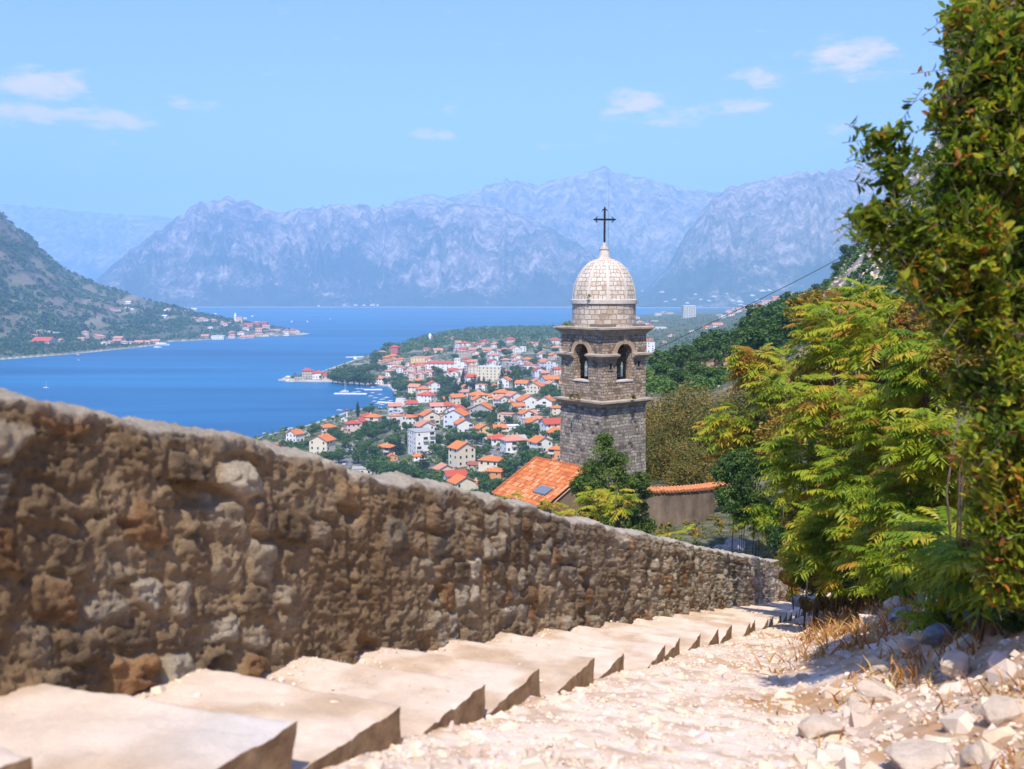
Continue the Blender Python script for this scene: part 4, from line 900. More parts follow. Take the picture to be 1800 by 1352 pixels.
def build_church():
    A = un(943, 805, 62.0); c = empty('church_nave', (A[0], A[1], A[2]), math.atan2(-0.788, 0.616))
    tag(c, 'small church nave with orange half round tile roof left of the bell tower', 'church')
    L, W, rise = 5.0, 3.45, 1.85
    # local frame: x along the ridge towards the camera's right, -y is the uphill side; the seen slope falls to local -y
    r = tile_roof('roof', L, W, rise, M['tile'], c, seed=4)
    rng = np.random.default_rng(2)
    mb = MB(); mb.add([(0, -W + .12, -rise - .12), (L, -W + .12, -rise - .12), (L, 0, -.13), (0, 0, -.13), (L, 3.3, -rise), (0, 3.3, -rise), (0, 3.3, -rise - .1), (L, 3.3, -rise - .1)], [(0, 1, 2, 3), (3, 2, 4, 5), (5, 4, 7, 6)])
    mb.build('roof_deck', M['brown_stone'], c)
    rt = MB()
    for i in range(13):
        x = i * 0.37; rt.tube([(x, 0.0, -0.02 + .012 * (i % 2)), (x + 0.42, 0.0, 0.0)], [0.115, 0.095], 8)
    rt.build('ridge_tiles', M['tile'], r)
    et = MB()
    for i in range(9): t = i / 9; et.tube([(-0.02, -W * t, -rise * t + .02), (-0.02, -W * (t + .125), -rise * (t + .125) + .04)], [0.085, 0.1], 7)
    et.build('verge_tiles', M['tile'], r)
    w = MB(); w.add([(0.15, -W + .3, -rise - .14), (0.15, 3.0, -rise - .14), (0.15, 3.0, -rise - 4.5), (0.15, -W + .3, -rise - 4.5), (L - .1, -W + .3, -rise - .14), (L - .1, 3.0, -rise - .14), (L - .1, 3.0, -rise - 4.5), (L - .1, -W + .3, -rise - 4.5), (0.15, -.1, -.17), (L - .1, -.1, -.17)],
        [(0, 1, 2, 3), (4, 7, 6, 5), (0, 3, 7, 4), (1, 5, 6, 2), (0, 8, 1), (4, 5, 9)])
    w.build('wall', M['belfry'], c)
    g = MB(); p = 0.55
    g.add([(x, y, z) for x, y, z in ((3.0, -2.75, -1.30), (4.1, -2.75, -1.30), (4.1, -2.1, -1.02), (3.0, -2.1, -1.02), (3.0, -2.75, -1.36), (4.1, -2.75, -1.36), (4.1, -2.1, -1.08), (3.0, -2.1, -1.08))], [(0,1,2,3), (4,7,6,5), (0,4,5,1), (1,5,6,2), (2,6,7,3), (3,7,4,0)])
    sk = g.build('metal_sheet', plain('grey_sheet_metal', (0.25, 0.29, 0.33), 0.4, 0.5)); sk.matrix_world = Matrix.LocRotScale(Vector(A), Matrix.Rotation(math.atan2(-0.788, 0.616), 3, 'Z'), None)
    tag(sk, 'small grey metal sheet lying on the tiled roof above the wall', 'metal sheet')
build_church()
def build_plaster_wall():
    a, b_ = un(1137, 866, 51.5), un(1256, 858, 53.5); d = b_ - a; L = math.hypot(d[0], d[1]); rz = math.atan2(d[1], d[0]); base = 86.3; H0, H1 = a[2] - base, b_[2] - base
    o = empty('plastered_wall', (a[0], a[1], base), rz); tag(o, 'bare brown plastered wall with a row of orange coping tiles right of the tower', 'wall')
    n, m = 40, 30; X, Zt = np.meshgrid(np.linspace(0, L, n), np.linspace(0, 1, m)); x, t = X.ravel(), Zt.ravel(); bulge = 0.35 * np.sin(np.pi * np.clip(x / L, 0, 1)) ** 0.7
    z = t * (H0 + (H1 - H0) * x / L); y = -bulge + 0.05 * (fbm(x * 1.5, z * 1.5, None, 4, 91) - .5)
    V = np.stack([x, y, z], 1); Vb = np.stack([x, y + 0.4, z], 1); F = grid_faces(m, n); top = np.arange((m - 1) * n, m * n)
    Ft = np.stack([top[:-1], top[1:], top[1:] + m * n, top[:-1] + m * n], 1); k = np.arange(m - 1) * n; e1 = np.stack([k + n - 1, k + n - 1 + m * n, k + 2 * n - 1 + m * n, k + 2 * n - 1], 1); e0 = np.stack([k, k + n, k + n + m * n, k + m * n], 1)
    mt, nt, bb, _ = new_mat('weathered_plaster'); v = objvec(nt, (1, 1, 0.35)); v2 = objvec(nt); n1 = noise_n(nt, 1.3, 6, 0.65, v); n2 = noise_n(nt, 7, 6, 0.7, v2)
    c = ramp(nt, n1.outputs['Fac'], [(0.3, (0.10, 0.072, 0.048)), (0.5, (0.19, 0.14, 0.096)), (0.72, (0.29, 0.225, 0.16))]); c = mixc(nt, maprange(nt, n2.outputs['Fac'], 0.5, 0.7, 0, .4), c, (0.12, 0.09, 0.065)); nt.links.new(c, bb.inputs['Base Color']); bb.inputs['Roughness'].default_value = .95; bump(nt, bb, n2.outputs['Fac'], .4, .04)
    obj('wall_face', mesh_np('wall_face', np.concatenate([V, Vb]), np.concatenate([F, F[:, ::-1] + m * n, Ft, e1, e0]), mt, smooth=False), o)
    rng = np.random.default_rng(3); cp = MB()
    nt_ = int((L + 1.1) / 0.2)
    for i in range(nt_):
        x0 = 0.02 + i * 0.2; zz = H0 + (H1 - H0) * x0 / L; yb = -0.35 * math.sin(math.pi * min(1, x0 / L)) ** .7
        cp.tube([(x0, yb + .42, zz + .2), (x0 + rng.normal(0, .015), yb - .12, zz + .06 + rng.normal(0, .012))], [0.075, 0.1], 7)
    cp.build('coping_tiles', mottled('coping_terracotta', (0.45, 0.14, 0.05), (0.6, 0.26, 0.12), 4), o)
    # the faded painted mark low on the plaster, two strokes of a sign
    mk = MB(); mx = (1185 - 1137) / (1256 - 1137) * L; yb = -0.36 - 0.06; mz = 0.75
    def stroke(pts): mk.tube([(mx + u, yb, mz + v_) for u, v_ in pts], 0.014, 4)
    stroke([(-.13, .18), (-.04, .22), (-.03, .13), (-.12, .1), (-.02, .07), (-.03, -.03), (-.13, -.05)]); stroke([(.14, .2), (.04, .2), (.03, .1), (.13, .08), (.13, -.03), (.03, -.06)]); stroke([(-.12, -.12), (.13, -.12), (.11, -.2), (-.1, -.2)])
    mk.build('painted_mark', plain('faded_white_paint', (0.5, 0.45, 0.38), .9), o)
build_plaster_wall()
def build_cable():
    a, b_ = un(1146, 617, 60.5), un(1760, 268, 190); pts = []
    for i in range(25):
        t = i / 24; p = a + (b_ - a) * t; p[2] -= 3.4 * 4 * t * (1 - t) * 0.5; pts.append(p)
    mb = MB(); mb.tube(pts, [0.022 + 0.045 * i / 24 for i in range(25)], 5); o = mb.build('cable', plain('black_cable', (0.03, 0.03, 0.04), .6)); tag(o, 'thin dark cable climbing from the bell tower to the right hillside', 'cable')
build_cable()

def cornice_tuft(px, py, F, n, mat, label, seed, r=.2):
    rng = np.random.default_rng(seed); c = un(px, py, F); o = obj('cornice_weed', crown('cornice_weed', [((0, 0, .1), (r, r * .8, r * .8))], n, .12, mat, rng, 6, .35, .5, (.5, .3), .5)); o.location = c
    tag(o, label, 'weed', 'weeds rooted in the bell tower')

# ------------------------------------------------------------------ foliage
def leaves_mesh(P, N, size, rng, aspect=0.42, jitter=0.8):
    """one folded rhombus per point; N is the preferred facing"""
    n = len(P); d = rng.normal(size=(n, 3)); d /= np.linalg.norm(d, axis=1)[:, None]
    nn = N + jitter * rng.normal(size=(n, 3)); nn /= np.linalg.norm(nn, axis=1)[:, None] + 1e-9
    d -= nn * (d * nn).sum(1)[:, None]; d /= np.linalg.norm(d, axis=1)[:, None] + 1e-9; b = np.cross(nn, d)
    L = size * rng.uniform(0.7, 1.3, n)[:, None] if np.isscalar(size) else (size * rng.uniform(0.7, 1.3, n))[:, None]; W = L * aspect
    base, tip = P - d * L * 0.5, P + d * L * 0.5 - nn * L * 0.12; l, r = P + b * W * 0.5 + nn * L * 0.08, P - b * W * 0.5 + nn * L * 0.08
    V = np.stack([base, r, tip, l], 1).reshape(-1, 3); return V, np.arange(4 * n).reshape(n, 4)
def crown(name, blobs, n, size, mat, rng, clumps=14, spread=0.26, aspect=0.5, tint=(0.5, 0.2), up=0.5, tint_of=None, shell=0.55):
    """leaf clumps through the volume of several balls: (centre, (rx,ry,rz))"""
    blobs = [(np.array(c, float), np.array(r if hasattr(r, '__len__') else (r, r, r), float)) for c, r in blobs]
    vol = np.array([r.prod() ** (2 / 3) for _, r in blobs]); cnt = np.maximum(1, (n * vol / vol.sum()).astype(int)); PP, NN, TT = [], [], []
    for (c, r), k in zip(blobs, cnt):
        d = rng.normal(size=(clumps, 3)); d /= np.linalg.norm(d, axis=1)[:, None]; rad = rng.uniform(shell, 1.0, clumps) ** 0.7
        cc = d * rad[:, None]; ct = rng.normal(0, 1, clumps); i = rng.integers(clumps, size=k)
        p = cc[i] + rng.normal(0, spread, (k, 3)); nrm = np.linalg.norm(p, axis=1); p = np.where((nrm > 1.12)[:, None], p / nrm[:, None] * rng.uniform(0.9, 1.12, k)[:, None], p)
        PP.append(c + p * r); NN.append(p * 0.8 + np.array([0, 0, up])); TT.append(tint[0] + tint[1] * (0.6 * ct[i] + 0.6 * rng.normal(size=k)))
    P, N, t = np.concatenate(PP), np.concatenate(NN), np.concatenate(TT)
    if tint_of is not None: t = tint_of(P, t, rng)
    V, F = leaves_mesh(P, N, size, rng, aspect); return mesh_np(name, V, F, mat, fattr=np.clip(t, 0, 1))
def trunk_mesh(paths, mat, n=6):
    mb = MB()
    for pts, rad in paths: mb.tube(pts, rad, n)
    return mb.mesh('trunk', mat, True)
M['bark'] = mottled('grey_brown_bark', (0.09, 0.065, 0.045), (0.2, 0.15, 0.11), 6, 0.95, 25, 0.6, 0.02)
M['leaf_town'] = leafmat('town_foliage', [(0.0, (0.02, 0.05, 0.014)), (0.4, (0.05, 0.115, 0.02)), (0.7, (0.10, 0.18, 0.026)), (1, (0.2, 0.24, 0.04))], 0.25)
M['leaf_pine'] = leafmat('conifer_foliage', [(0.0, (0.008, 0.025, 0.014)), (0.5, (0.02, 0.052, 0.022)), (1, (0.05, 0.095, 0.03))], 0.15)
M['leaf_olive'] = leafmat('olive_brown_foliage', [(0.0, (0.045, 0.055, 0.012)), (0.35, (0.125, 0.13, 0.022)), (0.65, (0.23, 0.175, 0.034)), (1, (0.33, 0.16, 0.04))], 0.3)
M['leaf_laurel'] = leafmat('laurel_foliage', [(0.0, (0.04, 0.09, 0.011)), (0.35, (0.14, 0.22, 0.016)), (0.6, (0.29, 0.34, 0.02)), (0.78, (0.46, 0.42, 0.035)), (0.9, (0.45, 0.2, 0.03)), (1, (0.40, 0.08, 0.02))], 0.5, 0.4)
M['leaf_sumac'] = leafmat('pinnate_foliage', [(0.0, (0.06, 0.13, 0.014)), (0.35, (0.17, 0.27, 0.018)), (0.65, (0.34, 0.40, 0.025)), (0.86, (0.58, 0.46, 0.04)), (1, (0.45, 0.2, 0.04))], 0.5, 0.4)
M['leaf_rust'] = leafmat('rusty_foliage', [(0.0, (0.07, 0.08, 0.013)), (0.35, (0.22, 0.19, 0.022)), (0.7, (0.40, 0.25, 0.038)), (1, (0.44, 0.15, 0.03))], 0.35, 0.5)
M['leaf_dark'] = leafmat('evergreen_shrub', [(0.0, (0.02, 0.05, 0.012)), (0.5, (0.06, 0.125, 0.022)), (1, (0.16, 0.21, 0.035))], 0.25, 0.5)

# town and hillside trees: shared crowns, copied with their trunks
def tree_kinds():
    K = {}
    for v in range(5):                                                # broad trees, unit size: 1 m tall, scaled per tree
        rng = np.random.default_rng(300 + v); bl = [((0, 0, 0.58), (0.36, 0.36, 0.36))]
        for k in range(5 + v % 3):
            a = rng.uniform(0, 6.28); bl.append(((0.26 * math.cos(a), 0.26 * math.sin(a), rng.uniform(0.42, 0.78)), rng.uniform(0.16, 0.25)))
        me = crown('crown', bl, 1500, 0.072, M['leaf_town'], rng, 10, 0.24, 0.75, (0.48, 0.16), 0.6)
        tm = trunk_mesh([([(0, 0, -0.06), (0.01, 0, 0.2), (0, 0.02, 0.55)], [0.035, 0.028, 0.012]), ([(0.01, 0, 0.24), (0.14, 0.05, 0.5)], [0.02, 0.008]), ([(0.01, 0, 0.22), (-0.12, -0.06, 0.48)], [0.02, 0.008])], M['bark'])
        K['broad', v] = (me, tm)
    for v in range(2):                                                # cypress
        rng = np.random.default_rng(330 + v); bl = [((0, 0, 0.12 + 0.09 * i), (0.11 * w, 0.11 * w, 0.1)) for i, w in enumerate([.8, 1, 1.1, 1.1, 1, .9, .75, .55, .35])]
        K['cypress', v] = (crown('crown', bl, 1300, 0.05, M['leaf_pine'], rng, 8, 0.3, 0.6, (0.4, 0.2), 0.3), trunk_mesh([([(0, 0, -0.05), (0, 0, 0.4)], [0.02, 0.012])], M['bark']))
    for v in range(2):                                                # tall layered conifer
        rng = np.random.default_rng(340 + v); bl = []
        for i in range(9):
            z = 0.16 + 0.088 * i; w = 0.30 * (1 - i / 9.6) + 0.02
            for k in range(5): a = rng.uniform(0, 6.28); bl.append(((w * 0.7 * math.cos(a), w * 0.7 * math.sin(a), z + rng.uniform(-.02, .03)), (w * 0.5, w * 0.5, 0.032)))
            bl.append(((0, 0, z), (w * .5, w * .5, .06)))
        K['conifer', v] = (crown('crown', bl, 2400, 0.045, M['leaf_pine'], rng, 6, 0.3, 0.55, (0.45, 0.2), 0.4), trunk_mesh([([(0, 0, -0.05), (0, 0, 0.95)], [0.022, 0.006])], M['bark']))
    rng = np.random.default_rng(350); bl = [((0.16 * math.cos(a), 0.16 * math.sin(a), 0.86 - 0.05 * (i % 2)), (0.15, 0.15, 0.07)) for i, a in enumerate(np.linspace(0, 6.28, 9)[:-1])]
    K['palm', 0] = (crown('crown', bl, 900, 0.09, M['leaf_town'], rng, 6, 0.3, 0.25, (0.55, 0.15), 0.2), trunk_mesh([([(0, 0, -0.05), (0.01, 0, 0.85)], [0.035, 0.025])], M['bark']))
    for v in range(3):                                                # olive toned trees behind the tower wall: fuller, small leaves
        rng = np.random.default_rng(360 + v); bl = [((0, 0, 0.55), (0.4, 0.4, 0.38))]
        for k in range(9): a = rng.uniform(0, 6.28); bl.append(((0.3 * math.cos(a), 0.3 * math.sin(a), rng.uniform(0.3, 0.8)), rng.uniform(0.16, 0.26)))
        K['olive', v] = (crown('crown', bl, 9000, 0.026, M['leaf_olive'], rng, 16, 0.22, 0.6, (0.46, 0.2), 0.5), trunk_mesh([([(0, 0, -0.05), (0.02, 0, 0.3), (0, 0, 0.6)], [0.03, 0.025, 0.01])], M['bark']))
    return K
KIND = tree_kinds(); _seen = set()
TREES = []                                                             # (object, description, px, py, group) labelled together at the end
def tree(kind, v, p, h, desc, group, wide=1.0, name='tree', rz=None, rng=random.Random(3)):
    me, tm = KIND[kind, v]; o = empty(name, p, rng.uniform(0, 6.28) if rz is None else rz); o.scale = (h * wide, h * wide, h)
    obj('crown', me, o); obj('trunk', tm, o)
    q = proj((p[0], p[1], p[2] + h * 0.6)); tag(o, None, 'tree', group); TREES.append((o, desc, q[0], q[1])); return o

# ------------------------------------------------------------------ the laurel at the right edge, a few metres off
def elliptic_leaves(P, D, N, L, rng, W=0.36):
    n = len(P); D = D / np.linalg.norm(D, axis=1)[:, None]; N = N - D * (N * D).sum(1)[:, None]; N /= np.linalg.norm(N, axis=1)[:, None] + 1e-9; B = np.cross(N, D)
    L = L[:, None]; w = L * W
    pts = [P, P + D * L * .3 + B * w * .42 + N * w * .16, P + D * L * .68 + B * w * .46 + N * w * .14, P + D * L - N * L * .05, P + D * L * .68 - B * w * .46 + N * w * .14, P + D * L * .3 - B * w * .42 + N * w * .16, P + D * L * .5]
    V = np.stack(pts, 1).reshape(-1, 3); b = (np.arange(n) * 7)[:, None]
    F = np.concatenate([b + np.array([[0, 6, 2, 1]]), b + np.array([[6, 3, 2, 2]]), b + np.array([[0, 5, 4, 6]]), b + np.array([[6, 4, 3, 3]])])
    q = F[F[:, 2] != F[:, 3]]; t = F[F[:, 2] == F[:, 3]][:, :3]; return V, q, t
def twig_tree(name, label, cat, blobs, n_twig, leaf_len, mat, trunk, tint_fn, seed, leaves=14, twig_len=0.30, W=0.44, up=0.45):
    rng = np.random.default_rng(seed); root = empty(name, trunk[0][0][0]); org = np.array(trunk[0][0][0], float); tag(root, label, cat)
    bl = [(np.array(c, float), float(r)) for c, r in blobs]; wts = np.array([r ** 2 for _, r in bl]); wts /= wts.sum(); idx = rng.choice(len(bl), n_twig, p=wts)
    d = rng.normal(size=(n_twig, 3)); d /= np.linalg.norm(d, axis=1)[:, None]; rad = rng.uniform(0.25, 1.0, n_twig) ** 0.5
    C = np.array([bl[i][0] for i in idx]); Rr = np.array([bl[i][1] for i in idx]); tip = C + d * (Rr * rad)[:, None]
    clump = fbm(tip[:, 0] * 2.2, tip[:, 1] * 2.2, tip[:, 2] * 2.2, 3, seed); d = d[clump > 0.46]; tip = tip[clump > 0.46]; n = len(tip)
    tdir = d * 0.9 + np.array([0, 0, up]) + 0.45 * rng.normal(size=(n, 3)); tdir /= np.linalg.norm(tdir, axis=1)[:, None]; tl = twig_len * rng.uniform(0.6, 1.3, n)
    k = leaves; f = np.tile(np.linspace(0.12, 1.0, k), n); ti = np.repeat(np.arange(n), k)
    P = tip[ti] - tdir[ti] * (tl[ti] * (1 - f))[:, None]; rd = rng.normal(size=(n * k, 3)); rd -= tdir[ti] * (rd * tdir[ti]).sum(1)[:, None]; rd /= np.linalg.norm(rd, axis=1)[:, None]
    D = rd * (1.15 - 0.65 * f)[:, None] + tdir[ti] * (0.35 + 0.6 * f)[:, None] + np.array([0, 0, -0.08]); N = tdir[ti] * 0.8 - rd * 0.2 + np.array([0, 0, 0.45]) + 0.35 * rng.normal(size=(n * k, 3))
    L = leaf_len * rng.uniform(0.65, 1.25, n * k); V, q, t = elliptic_leaves(P, D, N, L, rng, W)
    tt = tint_fn(P, tip[ti], rng); nl = n * k
    tint = np.concatenate([tt, tt, tt, tt]); order_q = np.concatenate([tt, tt]); order_t = np.concatenate([tt, tt])
    me = mesh_np('foliage', V - org, [q, t], mat, fattr=np.clip(np.concatenate([order_q, order_t]), 0, 1)); obj('foliage', me, root)
    # twigs as thin three sided sticks
    b1 = np.cross(tdir, np.array([0, 0, 1.0])); b1 /= np.linalg.norm(b1, axis=1)[:, None] + 1e-9; b2 = np.cross(tdir, b1); a = tip - tdir * (tl * 1.0)[:, None]; rr = 0.0018
    VV = []
    for base, r_ in ((a, rr * 1.6), (tip, rr * .6)):
        for ang in (0, 2.09, 4.19): VV.append(base + b1 * r_ * math.cos(ang) + b2 * r_ * math.sin(ang))
    VV = np.stack(VV, 1).reshape(-1, 3) - org; bb = (np.arange(n) * 6)[:, None]; FF = np.concatenate([bb + np.array([[0, 1, 4, 3]]), bb + np.array([[1, 2, 5, 4]]), bb + np.array([[2, 0, 3, 5]])])
    obj('twigs', mesh_np('twigs', VV, FF, M['bark']), root)
    mb = MB()
    for pts, rad_ in trunk: mb.tube([tuple(np.array(p) - org) for p in pts], rad_, 8)
    mb.build('trunk', M['bark'], root, True); return root
def ground(px, Y, py0=1050):
    p = un(px, py0, Y); p[2] = float(pathz(p[0], p[1])[0]); return p
def build_laurel():
    Y = 6.4
    bl = [(1760, 30, 6.6, 110), (1720, 60, 6.4, 80), (1690, 120, 6.3, 66), (1662, 150, 6.3, 46), (1640, 130, 6.2, 36), (1620, 118, 6.2, 20), (1700, 190, 6.4, 70), (1690, 20, 6.5, 50), (1665, 40, 6.4, 28), (1780, 150, 6.5, 120), (1720, 270, 6.4, 80), (1680, 290, 6.3, 50),
          (1780, 300, 6.4, 110), (1655, 350, 6.3, 50), (1600, 385, 6.2, 52), (1548, 395, 6.2, 40), (1530, 372, 6.15, 26), (1560, 440, 6.2, 44), (1538, 425, 6.2, 24), (1578, 330, 6.15, 22), (1562, 290, 6.15, 34), (1552, 252, 6.15, 22), (1585, 268, 6.15, 18), (1572, 236, 6.1, 11), (1545, 236, 6.1, 11),
          (1600, 470, 6.2, 44), (1640, 440, 6.3, 70), (1720, 420, 6.3, 100), (1660, 520, 6.3, 54), (1740, 540, 6.4, 100), (1690, 590, 6.4, 50), (1790, 640, 6.3, 110), (1720, 680, 6.5, 60),
          (1790, 780, 6.2, 100), (1728, 790, 6.5, 52), (1780, 900, 6.2, 90), (1730, 900, 6.6, 44), (1790, 1000, 6.2, 80), (1745, 985, 6.6, 44), (1850, 200, 6.6, 160), (1860, 500, 6.6, 160), (1880, 800, 6.6, 150), (1800, 90, 7.2, 140), (1810, 450, 7.2, 150)]
    blobs = [(un(px, py, y), r * (0.74 if r < 60 else 0.9) * y / 1750) for px, py, y, r in bl]
    g = ground(1850, 6.5); W = lambda px, py, y: tuple(un(px, py, y))
    trunk = [([tuple(g - np.array([0, 0, .1])), W(1845, 900, 6.5), W(1835, 650, 6.5), W(1830, 400, 6.6), W(1800, 120, 6.6), W(1760, -60, 6.6)], [.13, .11, .09, .07, .05, .03]),
             ([W(1835, 650, 6.5), W(1740, 540, 6.4), W(1640, 440, 6.3), W(1585, 395, 6.2), W(1562, 290, 6.15), W(1552, 240, 6.12)], [.06, .045, .03, .018, .010, .005]), ([W(1830, 400, 6.6), W(1740, 280, 6.5), W(1660, 160, 6.3)], [.05, .03, .012]),
             ([W(1845, 850, 6.5), W(1770, 760, 6.4), W(1720, 690, 6.5)], [.05, .03, .012]), ([W(1850, 1000, 6.4), W(1790, 920, 6.3), W(1740, 900, 6.5)], [.04, .025, .01])]
    def tint(P, T_, rng):
        n = fbm(T_[:, 0] * 2.6, T_[:, 1] * 2.6, T_[:, 2] * 2.6, 3, 7); t = 0.47 + 0.17 * rng.normal(size=len(P)) + 0.9 * (n - 0.5)
        z = 100 - P[:, 2]; low = sstep(0.2, 1.0, z) * (1 - sstep(1.7, 2.2, z)); t = t + 0.13 * low * (n > 0.5) + (rng.random(len(P)) < 0.07) * 0.5
        return t
    twig_tree('laurel_tree', 'tall laurel tree with glossy green and rusty leaves leaning in from the right edge', 'tree', blobs, 8000, 0.070, M['leaf_laurel'], trunk, tint, 5)
build_laurel()

# ------------------------------------------------------------------ pinnate shrubs (long feather leaves) on the right bank
def pinnate_mesh(n, rad, rng, Lf=0.62, pairs=10, hgt=1.0, tint0=0.5):
    """n feather leaves arching out of a crown of radius rad, drooping leaflets"""
    P0 = rng.normal(size=(n, 3)); P0 /= np.linalg.norm(P0, axis=1)[:, None]; P0[:, 2] = P0[:, 2] * 0.9; q = rng.uniform(0.15, 0.85, n) ** 0.6; P0 = P0 * (q * rad)[:, None] * np.array([1, 1, hgt])
    az = np.arctan2(P0[:, 1], P0[:, 0]) + rng.normal(0, 0.9, n); el = rng.normal(0.3, 0.3, n); L = Lf * rng.uniform(0.65, 1.2, n)
    dh = np.stack([np.cos(az), np.sin(az), 0 * az], 1); side = np.stack([-np.sin(az), np.cos(az), 0 * az], 1); V, F, tt = [], [], []; bt = np.clip(rng.normal(tint0, 0.16, n), 0, 1) + (rng.random(n) < 0.12) * 0.3
    K = pairs
    for j in range(K + 1):
        f = (j + 0.6) / (K + 1); c = P0 + dh * (L * f * np.cos(el * (1 - f)))[:, None]; c[:, 2] += L * (np.sin(el) * f - 0.42 * f * f)
        tang = dh * np.cos(el - 0.8 * f)[:, None]; tang[:, 2] = np.sin(el - 0.8 * f); ll = L * 0.25 * (0.55 + 0.9 * math.sin(math.pi * min(1, f * 0.9 + 0.08)))
        for sg in (-1, 1):
            if j == K and sg == 1: continue
            dl = side * sg * 0.82 + tang * 0.42 + np.array([0, 0, -0.42]) if j < K else tang + np.array([0, 0, -0.3])
            dl = dl + 0.12 * rng.normal(size=dl.shape); w = tang * (ll * 0.17)[:, None] if j < K else side * (ll * .17)[:, None]
            e = c + dl * ll[:, None]; m_ = c + dl * (ll * 0.45)[:, None] + np.array([0, 0, .008]); b = len(V) * 4
            V.append(np.stack([c, m_ + w, e, m_ - w], 1)); tt.append(bt + rng.normal(0, 0.05, n))
    Vv = np.concatenate(V).reshape(-1, 3); Fv = np.arange(len(Vv)).reshape(-1, 4); t = np.concatenate(tt)
    # stalks
    S = []
    a0, a1 = P0, P0 + dh * (L * 0.98)[:, None] + np.stack([0 * L, 0 * L, L * (np.sin(el) - 0.42)], 1); am = P0 + dh * (L * .5)[:, None] + np.stack([0 * L, 0 * L, L * (np.sin(el) * .5 - 0.105)], 1); w = np.array([0, 0, 0.004]) * (Lf / .62)
    S = np.stack([a0 - w, am - w, am + w, a0 + w, am - w, a1, a1 + w * .5, am + w], 1).reshape(-1, 3); o = len(Vv)
    return np.concatenate([Vv, S]), np.concatenate([Fv, np.arange(len(S)).reshape(-1, 4) + o]), np.concatenate([t, np.full(len(S) // 4, 0.8)]), P0
def pinnate_shrub(px, py, Y, rpx, label, seed, n=130, tint0=0.5, base=None, Lf=0.6, hgt=1.1, group='feather leaved shrubs on the right bank'):
    rng = np.random.default_rng(seed); c = un(px, py, Y); r = rpx * Y / 1750
    g = c.copy() if base is None else un(base[0], 1050, base[1]); g[2] = float(pathz(g[0], g[1])[0]) if g[1] < 44 else float(T(g[0], g[1])[0]); g[2] = min(g[2], c[2] - 0.3)
    o = empty('pinnate_shrub', g); tag(o, label, 'shrub', group)
    V, F, t, P0 = pinnate_mesh(n, r, rng, Lf, 10, hgt, tint0); obj('foliage', mesh_np('foliage', V + (c - g), F, M['leaf_sumac'], fattr=np.clip(t, 0, 1)), o)
    mb = MB(); q = c - g; mb.tube([(0, 0, -.2), tuple(q * .5 + np.array([.1, .05, 0])), tuple(q), tuple(q + np.array([0, 0, r * .7]))], [.022, .018, .012, .004], 5)
    for i in rng.choice(len(P0), min(16, n), replace=False): mb.tube([tuple(q * .55 + rng.normal(0, .05, 3)), tuple(q + P0[i] * .5), tuple(q + P0[i])], [.014, .009, .004], 4)
    mb.build('stems', M['bark'], o, True); return o
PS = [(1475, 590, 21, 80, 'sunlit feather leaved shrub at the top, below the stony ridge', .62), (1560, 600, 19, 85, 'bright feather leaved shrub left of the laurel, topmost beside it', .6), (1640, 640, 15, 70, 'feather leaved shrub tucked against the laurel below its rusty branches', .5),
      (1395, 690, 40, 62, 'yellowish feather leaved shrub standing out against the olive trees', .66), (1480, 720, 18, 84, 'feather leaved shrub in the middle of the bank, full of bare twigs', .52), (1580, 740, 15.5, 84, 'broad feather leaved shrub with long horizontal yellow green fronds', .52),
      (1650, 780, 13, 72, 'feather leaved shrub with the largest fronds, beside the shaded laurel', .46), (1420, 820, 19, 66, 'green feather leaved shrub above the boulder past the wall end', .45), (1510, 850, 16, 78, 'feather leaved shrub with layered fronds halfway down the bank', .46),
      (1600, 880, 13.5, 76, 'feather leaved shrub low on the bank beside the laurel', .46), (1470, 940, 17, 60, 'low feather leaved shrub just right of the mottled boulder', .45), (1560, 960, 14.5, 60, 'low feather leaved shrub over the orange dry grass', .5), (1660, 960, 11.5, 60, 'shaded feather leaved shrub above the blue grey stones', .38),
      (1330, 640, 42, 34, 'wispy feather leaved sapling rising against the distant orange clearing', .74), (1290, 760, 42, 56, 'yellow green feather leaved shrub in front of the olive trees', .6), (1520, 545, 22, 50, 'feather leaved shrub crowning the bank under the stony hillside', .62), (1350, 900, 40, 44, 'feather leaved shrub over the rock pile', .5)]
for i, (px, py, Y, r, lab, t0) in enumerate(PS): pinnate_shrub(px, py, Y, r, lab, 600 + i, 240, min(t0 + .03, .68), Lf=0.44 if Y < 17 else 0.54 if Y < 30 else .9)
pinnate_shrub(1660, 1090, 8.2, 30, 'little fern green seedling among the blue grey stones', 650, 26, .5, Lf=.34, group=None)
for px, py, Y, r, lab, n in ((1050, 878, 40, 30, 'yellow green feather leaved shrub in front of the tower foot', 90), (965, 890, 40, 18, 'yellow green feather leaved sprigs against the tiled roof', 26), (1085, 878, 38.5, 34, 'bright feather leaved shrub right of the tower foot below the conifer', 50), (900, 872, 44, 18, 'small yellow sprig at the lower left corner of the tiled roof', 14), (1190, 945, 36, 16, 'yellowish sprig over the wall below the plastered wall', 10), (1012, 905, 36, 28, 'golden feather leaved sprigs peeking over the wall', 28)):
    pinnate_shrub(px, py, Y, r, lab, 700 + px, n, .74, Lf=.55, group='yellow green shrubs over the wall')

